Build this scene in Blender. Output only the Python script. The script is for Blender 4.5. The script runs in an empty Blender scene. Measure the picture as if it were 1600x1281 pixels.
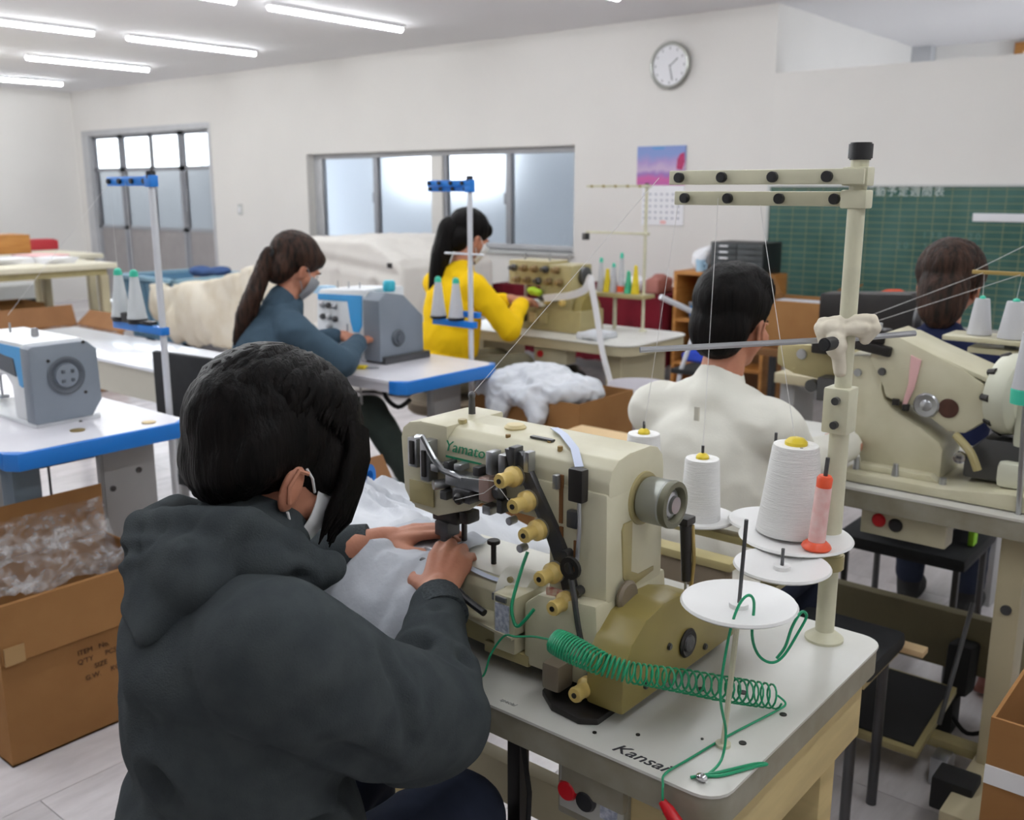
import bpy, bmesh, math, random
import numpy as np
from mathutils import Vector, Matrix, Euler, noise
random.seed(7)
S = bpy.context.scene
COL = S.collection
R = math.radians
# ------------------------------------------------------------ camera
cam_data = bpy.data.cameras.new('camera')
cam = bpy.data.objects.new('camera', cam_data)
COL.objects.link(cam)
S.camera = cam
cam.location = (0, 0, 1.46)
cam.rotation_euler = (R(90 - 12.7), 0, R(39.7))
cam_data.sensor_width = 36
cam_data.lens = 1530 / 1600 * 36
cam_data.clip_start = 0.05
cam_data.dof.use_dof = True
cam_data.dof.focus_distance = 1.32
cam_data.dof.aperture_fstop = 6.5
# ------------------------------------------------------------ world, exposure
W = bpy.data.worlds.new('sky')
S.world = W
W.use_nodes = True
W.node_tree.nodes['Background'].inputs[0].default_value = (0.86, 0.93, 1.0, 1)
W.node_tree.nodes['Background'].inputs[1].default_value = 4.2
S.view_settings.view_transform = 'Standard'
S.view_settings.look = 'None'
S.view_settings.gamma = 1
S.view_settings.use_curve_mapping = False
S.view_settings.exposure = 0.5
LAMP = 34.0
S.cycles.max_bounces = 7
S.cycles.diffuse_bounces = 4
S.cycles.glossy_bounces = 3
S.cycles.transmission_bounces = 5
S.cycles.caustics_reflective = False
S.cycles.caustics_refractive = False
S.cycles.use_denoising = True
S.cycles.sample_clamp_indirect = 6

# ------------------------------------------------------------ materials
def lin(c):
    c = c / 255
    return c / 12.92 if c <= 0.04045 else ((c + 0.055) / 1.055) ** 2.4
MATS = {}
def mat(name, rgb, rough=0.5, metal=0.0, var=0.06, scale=8.0, bump=0.0, bscale=60.0, spec=0.5, stretch=(1, 1, 1),
        emit=0.0, trans=0.0, rgb2=None, sheen=0.0, alpha=1.0):
    """principled material with a gentle noise in its colour and an optional fine bump"""
    if name in MATS:
        return MATS[name]
    m = bpy.data.materials.new(name)
    m.use_nodes = True
    nt = m.node_tree
    b = nt.nodes['Principled BSDF']
    col = [lin(v) for v in rgb]
    b.inputs['Roughness'].default_value = rough
    b.inputs['Metallic'].default_value = metal
    b.inputs['Specular IOR Level'].default_value = spec
    b.inputs['Transmission Weight'].default_value = trans
    b.inputs['Alpha'].default_value = alpha
    if sheen:
        b.inputs['Sheen Weight'].default_value = sheen
    tc = nt.nodes.new('ShaderNodeTexCoord')
    mp = nt.nodes.new('ShaderNodeMapping')
    mp.inputs['Scale'].default_value = stretch
    nt.links.new(tc.outputs['Object'], mp.inputs['Vector'])
    if var or rgb2:
        nz = nt.nodes.new('ShaderNodeTexNoise')
        nz.inputs['Scale'].default_value = scale
        nz.inputs['Detail'].default_value = 5
        nt.links.new(mp.outputs[0], nz.inputs['Vector'])
        rp = nt.nodes.new('ShaderNodeValToRGB')
        c2 = [lin(v) for v in rgb2] if rgb2 else [v * (1 + var) for v in col]
        c1 = col if rgb2 else [v * (1 - var) for v in col]
        rp.color_ramp.elements[0].position = 0.35
        rp.color_ramp.elements[1].position = 0.65
        rp.color_ramp.elements[0].color = (*c1, 1)
        rp.color_ramp.elements[1].color = (*[min(v, 1) for v in c2], 1)
        nt.links.new(nz.outputs['Fac'], rp.inputs[0])
        nt.links.new(rp.outputs[0], b.inputs['Base Color'])
    else:
        b.inputs['Base Color'].default_value = (*col, 1)
    if emit:
        b.inputs['Emission Color'].default_value = (*col, 1)
        b.inputs['Emission Strength'].default_value = emit
    if bump:
        n2 = nt.nodes.new('ShaderNodeTexNoise')
        n2.inputs['Scale'].default_value = bscale
        n2.inputs['Detail'].default_value = 4
        nt.links.new(mp.outputs[0], n2.inputs['Vector'])
        bp = nt.nodes.new('ShaderNodeBump')
        bp.inputs['Strength'].default_value = bump
        bp.inputs['Distance'].default_value = 0.01
        nt.links.new(n2.outputs['Fac'], bp.inputs['Height'])
        nt.links.new(bp.outputs[0], b.inputs['Normal'])
    MATS[name] = m
    return m

mat('wall_paint', (228, 225, 221), 0.8, var=0.015, scale=1.5, bump=0.05, bscale=120)
mat('ceiling_paint', (234, 233, 235), 0.85, var=0.01, scale=1)
mat('aluminium', (192, 193, 196), 0.45, 0.15, var=0.03)
mat('dark_aluminium', (158, 160, 166), 0.45, 0.2, var=0.03)
mat('cream', (208, 203, 178), 0.34, var=0.07, scale=9, rgb2=(196, 190, 162), spec=0.5)
mat('cream_dark', (168, 156, 112), 0.36, var=0.08, scale=9)
mat('olive_guard', (143, 128, 72), 0.38, var=0.08, scale=10)
mat('cream_pole', (204, 201, 176), 0.4, var=0.06, scale=20)
mat('beige_leg', (186, 176, 146), 0.5, var=0.05, scale=5)
mat('beige_wood', (196, 176, 128), 0.55, var=0.1, scale=5, stretch=(1, 1, 6))
mat('table_white', (214, 213, 208), 0.32, rgb2=(198, 196, 188), scale=4)
mat('table_edge', (150, 146, 132), 0.5, rgb2=(132, 126, 108), scale=14)
mat('white_top', (232, 230, 236), 0.25, var=0.02)
mat('blue_plastic', (28, 118, 205), 0.35, var=0.03)
mat('blue_light', (62, 160, 222), 0.35, var=0.03)
mat('steel', (176, 178, 182), 0.28, 0.85, var=0.05)
mat('steel_dark', (88, 88, 90), 0.35, 0.7, var=0.1)
mat('iron_black', (36, 33, 32), 0.45, 0.2, var=0.15, scale=20)
mat('black_plastic', (30, 30, 33), 0.45, var=0.1)
mat('black_rubber', (22, 22, 23), 0.8, var=0.15)
mat('machine_white', (226, 228, 230), 0.3, var=0.02)
mat('machine_grey', (126, 134, 144), 0.45, var=0.04)
mat('machine_grey_dark', (84, 90, 98), 0.5, var=0.06)
mat('leg_grey', (168, 168, 168), 0.45, 0.1, var=0.03)
mat('leg_steel_blue', (108, 122, 134), 0.4, 0.2, var=0.05)
mat('knob_yellow', (214, 186, 112), 0.4, var=0.08, scale=40)
mat('thread_white', (238, 237, 236), 0.75, var=0.02, bump=0.5, bscale=40, stretch=(1, 1, 30))
mat('thread_yellow', (226, 200, 40), 0.7, var=0.04, bump=0.3, bscale=300)
mat('thread_green', (60, 168, 130), 0.6, var=0.05)
mat('thread_grey', (190, 190, 194), 0.7, var=0.03)
mat('cap_yellow', (226, 200, 50), 0.4, var=0.03)
mat('cap_teal', (60, 190, 160), 0.4, var=0.03)
mat('cap_orange', (226, 84, 48), 0.4, var=0.03)
mat('tube_pink', (226, 176, 172), 0.5, rgb2=(232, 200, 196), scale=60)
mat('disc_white', (226, 225, 224), 0.35, var=0.015)
mat('coil_green', (24, 150, 104), 0.35, var=0.06)
mat('button_red', (190, 22, 32), 0.35, var=0.04)
mat('hoodie', (68, 73, 75), 0.97, rgb2=(60, 65, 68), scale=25, bump=0.25, bscale=500, spec=0.05)
mat('trousers_navy', (38, 44, 60), 0.9, var=0.08, scale=30, spec=0.2)
mat('trousers_khaki', (120, 116, 98), 0.9, var=0.05, scale=20, spec=0.2)
mat('trousers_dark', (52, 60, 56), 0.9, var=0.08, scale=20, spec=0.2)
mat('teal_jumper', (66, 84, 98), 0.95, var=0.05, scale=20, spec=0.15, bump=0.1, bscale=300)
mat('yellow_jumper', (240, 196, 24), 0.9, var=0.04, scale=12, spec=0.15)
mat('white_shirt', (226, 224, 214), 0.9, var=0.02, scale=12, spec=0.15, bump=0.08, bscale=300)
mat('navy_jumper', (28, 34, 62), 0.92, var=0.08, scale=20, spec=0.15)
mat('hi_vis', (150, 210, 50), 0.7, var=0.03)
mat('skin', (196, 138, 112), 0.55, rgb2=(178, 118, 94), scale=14, spec=0.35, bump=0.08, bscale=160)
mat('hair_black', (9, 8, 8), 0.48, rgb2=(20, 16, 15), scale=16, bump=0.3, bscale=30, stretch=(7, 7, 1), spec=0.10)
mat('hair_brown', (26, 20, 17), 0.5, rgb2=(66, 44, 34), scale=12, bump=0.5, bscale=30, stretch=(7, 7, 1), spec=0.18)
mat('mask_white', (222, 222, 224), 0.9, var=0.02)
mat('mask_grey', (150, 152, 156), 0.9, var=0.02)
mat('eye_white', (236, 234, 230), 0.2, var=0)
mat('iris_dark', (38, 26, 22), 0.2, var=0)
mat('lips', (160, 92, 84), 0.5, var=0.03)
mat('cardboard', (158, 116, 74), 0.85, rgb2=(148, 107, 67), scale=5, bump=0.05, spec=0.1)
mat('cardboard_inside', (146, 106, 74), 0.85, var=0.06, scale=8, spec=0.1)
mat('cardboard_tan', (214, 186, 146), 0.8, var=0.04, scale=6, spec=0.1)
mat('packing_tape', (172, 138, 92), 0.3, var=0.05)
mat('print_brown', (70, 46, 26), 0.8, var=0)
mat('fabric_white', (214, 216, 221), 0.9, rgb2=(202, 205, 211), scale=9, bump=0.25, bscale=35, spec=0.1)
mat('fabric_grey', (190, 193, 200), 0.9, rgb2=(180, 184, 192), scale=12, bump=0.15, bscale=60, spec=0.1)
mat('fabric_cream', (226, 219, 204), 0.9, rgb2=(216, 206, 186), scale=6, bump=0.2, bscale=20, spec=0.1)
mat('sheet_white', (216, 212, 206), 0.9, var=0.02, scale=4, bump=0.15, bscale=12, spec=0.1)
mat('ribbon_white', (232, 232, 236), 0.6, var=0.02)
mat('ribbon_blue', (196, 204, 226), 0.5, var=0.02)
mat('bin_blue', (96, 140, 172), 0.5, var=0.05, scale=3)
mat('bin_blue_rim', (140, 176, 196), 0.5, var=0.03)
mat('bin_white', (214, 210, 216), 0.5, var=0.03)
mat('maroon_cloth', (108, 24, 36), 0.85, rgb2=(84, 20, 30), scale=4, spec=0.15)
mat('wood_orange', (186, 130, 66), 0.55, rgb2=(170, 112, 52), scale=5, stretch=(1, 1, 8))
mat('wood_dark', (116, 78, 40), 0.6, var=0.1)
mat('board_frame', (196, 198, 196), 0.5, var=0.02)
mat('chair_black', (42, 43, 45), 0.75, var=0.08, scale=30, spec=0.3)
mat('chair_taupe', (128, 116, 100), 0.85, var=0.05, scale=20, spec=0.2)
mat('chrome', (210, 210, 214), 0.15, 1.0, var=0)
mat('paper_white', (238, 238, 242), 0.7, var=0.01)
mat('paper_pink', (240, 188, 188), 0.7, var=0.03)
mat('red_plastic', (176, 44, 54), 0.45, var=0.05)
mat('yellow_sticker', (214, 196, 60), 0.5, var=0.03)
mat('lime_cloth', (168, 204, 40), 0.7, var=0.05)
mat('brass', (176, 152, 96), 0.35, 0.7, var=0.05)
mat('slipper_red', (168, 110, 100), 0.8, var=0.08)
mat('pink_tape', (222, 176, 176), 0.6, var=0.04)
mat('label_print', (208, 212, 222), 0.6, rgb2=(150, 156, 178), scale=160)
mat('logo_green', (36, 140, 100), 0.5, var=0)
mat('ink_black', (46, 46, 52), 0.6, var=0)
mat('chalk', (206, 216, 214), 0.9, var=0, alpha=1)
mat('blue_cloth', (40, 72, 190), 0.8, var=0.08, scale=20)
mat('blue_box', (40, 116, 176), 0.6, var=0.08, scale=20)
mat('tube_light', (248, 252, 255), 0.5, var=0, emit=LAMP)
mat('lamp_body', (236, 236, 236), 0.5, var=0)
mat('kick_grey', (158, 154, 154), 0.5, 0.2, var=0.04)
mat('outside_concrete', (170, 170, 168), 0.9)
mat('added_wall', (214, 218, 224), 0.9)
mat('outside_post', (226, 190, 160), 0.8)
mat('clock_rim', (176, 178, 172), 0.3, 0.7, var=0.03)
mat('leaf_red', (176, 40, 96), 0.5, var=0.2, scale=60)
mat('sky_print', (96, 150, 206), 0.5, var=0.03)
mat('date_print', (176, 178, 190), 0.7, var=0)
mat('chalk_faint', (96, 128, 122), 0.9, var=0)
mat('ink_faint', (150, 150, 146), 0.6, var=0)
mat('cream_brown', (150, 122, 74), 0.6, var=0.15)
mat('switch_face', (176, 176, 170), 0.5, var=0.04)
mat('taupe_metal', (128, 116, 100), 0.45, 0.2, var=0.08)
mat('plate_white', (232, 230, 220), 0.35, var=0.03)
mat('wheel_grey', (150, 152, 146), 0.35, 0.45, var=0.06)
mat('olive_grey', (104, 102, 84), 0.45, 0.3, var=0.06)
mat('red_tag', (186, 92, 80), 0.5, rgb2=(200, 180, 160), scale=120)
mat('pink_metal', (168, 142, 134), 0.4, 0.4, var=0.06)
mat('cream_cap', (214, 198, 150), 0.4, var=0.04)
mat('slot_brown', (116, 76, 40), 0.6, var=0.05)
mat('table_under', (210, 208, 214), 0.5, var=0.03)
mat('plate_grey', (158, 158, 158), 0.45, 0.1, var=0.03)
mat('pole_white', (214, 216, 222), 0.35, 0.2, var=0.02)
mat('blue_pale', (164, 198, 222), 0.35, var=0.03)
mat('turquoise', (60, 184, 206), 0.4, var=0.03)
mat('knob_brown', (128, 104, 66), 0.45, var=0.15, scale=30)
mat('stretcher_olive', (112, 104, 78), 0.6, var=0.06)
mat('rust_dark', (74, 44, 34), 0.4, var=0.2, scale=40)
mat('wheel_cream', (206, 206, 188), 0.38, var=0.04)
mat('trim_grey', (120, 122, 126), 0.9, var=0.05)
mat('cream_light', (222, 216, 194), 0.5, var=0.03)
mat('navy_cloth', (58, 84, 132), 0.9, var=0.08)
mat('white_gloss', (240, 243, 250), 0.12, var=0.01)
mat('apron_beige', (196, 192, 178), 0.6, var=0.02)
mat('bag_green', (44, 52, 46), 0.85, var=0.1)
mat('drawer_grey', (66, 70, 72), 0.4, var=0.06)
mat('hoodie_rib', (72, 77, 80), 0.95, rgb2=(56, 61, 64), scale=220, spec=0.15, bump=0.4, bscale=300)
mat('pattern_bw', (226, 228, 232), 0.8, rgb2=(30, 34, 46), scale=38)
mat('cone_grey', (196, 200, 202), 0.5, var=0.03)

def frosted(name, rough, tint):
    m = bpy.data.materials.new(name); m.use_nodes = True
    b = m.node_tree.nodes['Principled BSDF']
    b.inputs['Base Color'].default_value = (*[lin(v) for v in tint], 1)
    b.inputs['Roughness'].default_value = rough
    b.inputs['Transmission Weight'].default_value = 1.0
    b.inputs['IOR'].default_value = 1.05
    MATS[name] = m
frosted('frosted_glass', 0.75, (236, 240, 244))
frosted('frosted_grey', 0.9, (122, 122, 122))
frosted('clear_glass', 0.0, (250, 252, 252))
def plastic_film():
    m = bpy.data.materials.new('plastic_film'); m.use_nodes = True
    nt = m.node_tree; b = nt.nodes['Principled BSDF']
    b.inputs['Base Color'].default_value = (0.9, 0.9, 0.92, 1)
    b.inputs['Roughness'].default_value = 0.18
    nz = nt.nodes.new('ShaderNodeTexNoise'); nz.inputs['Scale'].default_value = 26; nz.inputs['Detail'].default_value = 6
    tc = nt.nodes.new('ShaderNodeTexCoord'); nt.links.new(tc.outputs['Object'], nz.inputs['Vector'])
    mr = nt.nodes.new('ShaderNodeMapRange'); mr.inputs[1].default_value = 0.45; mr.inputs[2].default_value = 0.75
    mr.inputs[3].default_value = 0.08; mr.inputs[4].default_value = 0.5
    nt.links.new(nz.outputs['Fac'], mr.inputs[0]); nt.links.new(mr.outputs[0], b.inputs['Alpha'])
    bp = nt.nodes.new('ShaderNodeBump'); bp.inputs['Strength'].default_value = 0.8; bp.inputs['Distance'].default_value = 0.02
    nt.links.new(nz.outputs['Fac'], bp.inputs['Height']); nt.links.new(bp.outputs[0], b.inputs['Normal'])
    MATS['plastic_film'] = m
plastic_film()

def floor_mat():
    m = bpy.data.materials.new('floor_vinyl'); m.use_nodes = True
    nt = m.node_tree; b = nt.nodes['Principled BSDF']
    b.inputs['Roughness'].default_value = 0.22
    tc = nt.nodes.new('ShaderNodeTexCoord'); mp = nt.nodes.new('ShaderNodeMapping')
    mp.inputs['Scale'].default_value = (7, 1.4, 1)
    oi = nt.nodes.new('ShaderNodeObjectInfo')
    ad = nt.nodes.new('ShaderNodeVectorMath'); ad.operation = 'ADD'
    sc = nt.nodes.new('ShaderNodeVectorMath'); sc.operation = 'SCALE'; sc.inputs['Scale'].default_value = 9
    nt.links.new(oi.outputs['Location'], sc.inputs[0])
    nt.links.new(tc.outputs['Object'], ad.inputs[0]); nt.links.new(sc.outputs[0], ad.inputs[1])
    nt.links.new(ad.outputs[0], mp.inputs['Vector'])
    nz = nt.nodes.new('ShaderNodeTexNoise'); nz.inputs['Scale'].default_value = 2.2; nz.inputs['Detail'].default_value = 8
    nz.inputs['Roughness'].default_value = 0.65
    nt.links.new(mp.outputs[0], nz.inputs['Vector'])
    rp = nt.nodes.new('ShaderNodeValToRGB')
    rp.color_ramp.elements[0].position = 0.3; rp.color_ramp.elements[1].position = 0.7
    rp.color_ramp.elements[0].color = (lin(196), lin(191), lin(193), 1)
    rp.color_ramp.elements[1].color = (lin(226), lin(221), lin(223), 1)
    nt.links.new(nz.outputs['Fac'], rp.inputs[0])
    mx = nt.nodes.new('ShaderNodeMix'); mx.data_type = 'RGBA'; mx.blend_type = 'MULTIPLY'; mx.inputs[0].default_value = 1
    mr = nt.nodes.new('ShaderNodeMapRange'); mr.inputs[3].default_value = 0.86; mr.inputs[4].default_value = 1.08
    nt.links.new(oi.outputs['Random'], mr.inputs[0])
    nt.links.new(rp.outputs[0], mx.inputs[6]); nt.links.new(mr.outputs[0], mx.inputs[7])
    nt.links.new(mx.outputs[2], b.inputs['Base Color'])
    MATS['floor_vinyl'] = m
floor_mat()
mat('floor_joint', (110, 106, 106), 0.8, var=0.03)

def board_mat():
    m = bpy.data.materials.new('chalkboard'); m.use_nodes = True
    nt = m.node_tree; b = nt.nodes['Principled BSDF']
    b.inputs['Roughness'].default_value = 0.6
    tc = nt.nodes.new('ShaderNodeTexCoord')
    nz = nt.nodes.new('ShaderNodeTexNoise'); nz.inputs['Scale'].default_value = 3.0; nz.inputs['Detail'].default_value = 6
    nt.links.new(tc.outputs['Object'], nz.inputs['Vector'])
    rp = nt.nodes.new('ShaderNodeValToRGB')
    rp.color_ramp.elements[0].position = 0.35; rp.color_ramp.elements[1].position = 0.8
    rp.color_ramp.elements[0].color = (lin(38), lin(84), lin(76), 1)
    rp.color_ramp.elements[1].color = (lin(74), lin(112), lin(104), 1)
    nt.links.new(nz.outputs['Fac'], rp.inputs[0])
    sp = nt.nodes.new('ShaderNodeSeparateXYZ'); nt.links.new(tc.outputs['Object'], sp.inputs[0])
    def lines(sock, step):
        d = nt.nodes.new('ShaderNodeMath'); d.operation = 'PINGPONG'; d.inputs[1].default_value = step / 2
        nt.links.new(sock, d.inputs[0])
        l = nt.nodes.new('ShaderNodeMath'); l.operation = 'LESS_THAN'; l.inputs[1].default_value = 0.0022
        nt.links.new(d.outputs[0], l.inputs[0]); return l.outputs[0]
    a, c = lines(sp.outputs['X'], 0.105), lines(sp.outputs['Z'], 0.043)
    mxn = nt.nodes.new('ShaderNodeMath'); mxn.operation = 'MAXIMUM'; nt.links.new(a, mxn.inputs[0]); nt.links.new(c, mxn.inputs[1])
    ml = nt.nodes.new('ShaderNodeMath'); ml.operation = 'MULTIPLY'; ml.inputs[1].default_value = 0.45; nt.links.new(mxn.outputs[0], ml.inputs[0])
    mx = nt.nodes.new('ShaderNodeMix'); mx.data_type = 'RGBA'
    nt.links.new(ml.outputs[0], mx.inputs[0]); nt.links.new(rp.outputs[0], mx.inputs[6])
    mx.inputs[7].default_value = (lin(170), lin(160), lin(110), 1)
    nt.links.new(mx.outputs[2], b.inputs['Base Color'])
    MATS['chalkboard'] = m
board_mat()
def picture_mat():
    m = bpy.data.materials.new('sunset_print'); m.use_nodes = True
    nt = m.node_tree; b = nt.nodes['Principled BSDF']; b.inputs['Roughness'].default_value = 0.4
    tc = nt.nodes.new('ShaderNodeTexCoord'); sp = nt.nodes.new('ShaderNodeSeparateXYZ')
    nt.links.new(tc.outputs['Object'], sp.inputs[0])
    mr = nt.nodes.new('ShaderNodeMapRange'); mr.inputs[1].default_value = 0.0; mr.inputs[2].default_value = 0.29
    nz = nt.nodes.new('ShaderNodeTexNoise'); nz.inputs['Scale'].default_value = 9
    nt.links.new(tc.outputs['Object'], nz.inputs['Vector'])
    ad = nt.nodes.new('ShaderNodeMath'); ad.operation = 'MULTIPLY_ADD'; ad.inputs[1].default_value = 0.12
    nt.links.new(nz.outputs['Fac'], ad.inputs[0]); nt.links.new(sp.outputs['Z'], ad.inputs[2])
    nt.links.new(ad.outputs[0], mr.inputs[0])
    rp = nt.nodes.new('ShaderNodeValToRGB')
    e = rp.color_ramp.elements
    e[0].position = 0.1; e[0].color = (lin(176), lin(92), lin(168), 1)
    e[1].position = 1.0; e[1].color = (lin(130), lin(150), lin(206), 1)
    for p, c in ((0.36, (204, 96, 160)), (0.5, (148, 112, 184)), (0.62, (200, 176, 206)), (0.8, (172, 148, 200))):
        n = e.new(p); n.color = (*[lin(v) for v in c], 1)
    nt.links.new(mr.outputs[0], rp.inputs[0]); nt.links.new(rp.outputs[0], b.inputs['Base Color'])
    MATS['sunset_print'] = m
picture_mat()

# ------------------------------------------------------------ scene helpers
def V(*a):
    return Vector(a[0] if len(a) == 1 else a)
def thing(name, label, cat, loc=(0, 0, 0), group=None):
    o = bpy.data.objects.new(name, None)
    o.empty_display_size = 0.05
    COL.objects.link(o)
    o.location = loc
    o['label'] = label; o['category'] = cat
    if group: o['group'] = group
    return o
def origin_of(o):
    p = V(0, 0, 0)
    while o is not None:
        p = p + o.location; o = o.parent
    return p
def link(name, me, m, parent=None, loc=None):
    o = bpy.data.objects.new(name, me)
    COL.objects.link(o)
    if parent is not None: o.parent = parent
    if loc is not None: o.location = loc
    if m is not None:
        me.materials.clear(); me.materials.append(MATS[m] if isinstance(m, str) else m)
    return o
def sharp(bm, ang=35):
    lim = R(ang)
    for f in bm.faces: f.smooth = True
    for e in bm.edges:
        if len(e.link_faces) == 2:
            try:
                if e.calc_face_angle() > lim: e.smooth = False
            except Exception: pass
        else: e.smooth = False
class M:
    """collects shapes given in world coordinates, then builds ONE mesh object"""
    def __init__(s): s.bm = bmesh.new()
    def _faces(s, pts, faces):
        vs = [s.bm.verts.new(p) for p in pts]
        for f in faces:
            try: s.bm.faces.new([vs[i] for i in f])
            except ValueError: pass
        return vs
    def box(s, a, b, bev=0.0, rz=0, rot=None):
        a, b = V(a), V(b); c = (a + b) / 2; d = (b - a) / 2
        t = bmesh.new(); bmesh.ops.create_cube(t, size=2)
        for v in t.verts: v.co = Vector((v.co.x * abs(d.x), v.co.y * abs(d.y), v.co.z * abs(d.z)))
        if bev:
            bmesh.ops.bevel(t, geom=t.edges[:], offset=bev, segments=2, affect='EDGES', profile=0.6)
        mt = Matrix.Translation(c) @ (Euler(rot).to_matrix().to_4x4() if rot else Matrix.Rotation(rz, 4, 'Z'))
        return s._add(t, mt)
    def _add(s, t, mt=None):
        if mt is not None: bmesh.ops.transform(t, matrix=mt, verts=t.verts)
        me = bpy.data.meshes.new('t'); t.to_mesh(me); t.free(); s.bm.from_mesh(me); bpy.data.meshes.remove(me)
        return s
    def cyl(s, p0, p1, r0, r1=None, n=20, cap=True, bev=0):
        if r1 is None: r1 = r0
        p0, p1 = V(p0), V(p1); d = p1 - p0; L = d.length
        if L < 1e-7: return s
        t = bmesh.new()
        bmesh.ops.create_cone(t, cap_ends=cap, segments=n, radius1=max(r0, 1e-5), radius2=max(r1, 1e-5), depth=L)
        if bev:
            es = [e for e in t.edges if abs(e.verts[0].co.z - e.verts[1].co.z) < 1e-6]
            bmesh.ops.bevel(t, geom=es, offset=bev, segments=2, affect='EDGES')
        q = V(0, 0, 1).rotation_difference(d.normalized())
        return s._add(t, Matrix.Translation((p0 + p1) / 2) @ q.to_matrix().to_4x4())
    def lathe(s, base, prof, axis=(0, 0, 1), n=28):
        """prof: list of (radius, height) along axis from base"""
        t = bmesh.new(); rings = []
        for r, h in prof:
            if r < 1e-5: rings.append([t.verts.new((0, 0, h))])
            else: rings.append([t.verts.new((r * math.cos(2 * math.pi * i / n), r * math.sin(2 * math.pi * i / n), h)) for i in range(n)])
        for a, b in zip(rings, rings[1:]):
            for i in range(n):
                j = (i + 1) % n
                if len(a) == 1 and len(b) == 1: continue
                if len(a) == 1: t.faces.new([a[0], b[j], b[i]])
                elif len(b) == 1: t.faces.new([a[i], a[j], b[0]])
                else: t.faces.new([a[i], a[j], b[j], b[i]])
        q = V(0, 0, 1).rotation_difference(V(axis).normalized())
        return s._add(t, Matrix.Translation(V(base)) @ q.to_matrix().to_4x4())
    def sph(s, c, r, n=16, rot=None):
        r = (r, r, r) if not hasattr(r, '__len__') else r
        t = bmesh.new(); bmesh.ops.create_uvsphere(t, u_segments=n, v_segments=max(6, n * 2 // 3), radius=1)
        for v in t.verts: v.co = Vector((v.co.x * r[0], v.co.y * r[1], v.co.z * r[2]))
        return s._add(t, Matrix.Translation(V(c)) @ (Euler(rot).to_matrix().to_4x4() if rot else Matrix()))
    def tube(s, pts, r, n=8, cap=True, flat=None):
        """swept tube; r number or list; flat=(w,h,up) gives a ribbon section"""
        pts = [V(p) for p in pts]; k = len(pts)
        rs = r if hasattr(r, '__len__') else [r] * k
        up = None; rings = []
        for i, p in enumerate(pts):
            d = (pts[min(i + 1, k - 1)] - pts[max(i - 1, 0)]).normalized()
            if flat:
                u = V(flat[2]); a = d.cross(u).normalized(); b = a.cross(d).normalized()
                w, h = flat[0] / 2, flat[1] / 2
                ring = [p + a * w + b * h, p - a * w + b * h, p - a * w - b * h, p + a * w - b * h]
            else:
                if up is None:
                    up = V(0, 0, 1) if abs(d.z) < 0.9 else V(1, 0, 0)
                a = d.cross(up).normalized(); up = a.cross(d).normalized()
                ring = [p + (a * math.cos(2 * math.pi * j / n) + up * math.sin(2 * math.pi * j / n)) * rs[i] for j in range(n)]
            rings.append([s.bm.verts.new(q) for q in ring])
        m = len(rings[0])
        for a, b in zip(rings, rings[1:]):
            for j in range(m):
                s.bm.faces.new([a[j], b[j], b[(j + 1) % m], a[(j + 1) % m]])
        if cap:
            s.bm.faces.new(rings[0]); s.bm.faces.new(rings[-1][::-1])
        return s
    def prism(s, poly, vec, bev=0):
        """closed polygon (3d points, any plane) extruded by vec"""
        t = bmesh.new(); vs = [t.verts.new(p) for p in poly]; f = t.faces.new(vs)
        r = bmesh.ops.extrude_face_region(t, geom=[f])
        nv = [g for g in r['geom'] if isinstance(g, bmesh.types.BMVert)]
        bmesh.ops.translate(t, verts=nv, vec=V(vec))
        bmesh.ops.recalc_face_normals(t, faces=t.faces)
        if bev: bmesh.ops.bevel(t, geom=t.edges[:], offset=bev, segments=2, affect='EDGES', profile=0.6, clamp_overlap=True)
        return s._add(t)
    def grid(s, fn, nu, nv, thick=0):
        g = [[s.bm.verts.new(fn(i / (nu - 1), j / (nv - 1))) for j in range(nv)] for i in range(nu)]
        for i in range(nu - 1):
            for j in range(nv - 1):
                s.bm.faces.new([g[i][j], g[i + 1][j], g[i + 1][j + 1], g[i][j + 1]])
        if thick:
            s.bm.normal_update()
            bmesh.ops.solidify(s.bm, geom=s.bm.faces[:], thickness=thick)
        return s
    def build(s, name, m, parent=None, label=None, kind=None, ang=35, subd=0):
        bmesh.ops.recalc_face_normals(s.bm, faces=s.bm.faces)
        sharp(s.bm, ang)
        if parent is not None: off = origin_of(parent)
        else:
            bb = [v.co for v in s.bm.verts]
            off = V((min(c.x for c in bb) + max(c.x for c in bb)) / 2, (min(c.y for c in bb) + max(c.y for c in bb)) / 2, min(c.z for c in bb))
        bmesh.ops.translate(s.bm, verts=s.bm.verts, vec=-off)
        me = bpy.data.meshes.new(name); s.bm.to_mesh(me); s.bm.free()
        o = link(name, me, m, parent, None if parent is not None else off)
        if label: o['label'] = label
        if kind: o['kind'] = kind
        if subd:
            md = o.modifiers.new('s', 'SUBSURF'); md.levels = subd; md.render_levels = subd
        return o
def tag(o, label, cat, group=None):
    o['label'] = label; o['category'] = cat
    if group: o['group'] = group
    return o
def dup(root, delta, label=None, rz=0, group=None):
    """copy of a thing with copies of its parts and sub-parts"""
    r = root.copy(); COL.objects.link(r); r.location = root.location + V(delta)
    r.rotation_euler = (0, 0, root.rotation_euler.z + rz)
    if label: r['label'] = label
    if group: r['group'] = group
    def rec(a, b):
        for ch in list(a.children):
            c = ch.copy(); COL.objects.link(c); c.parent = b; rec(ch, c)
    rec(root, r)
    return r
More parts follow.
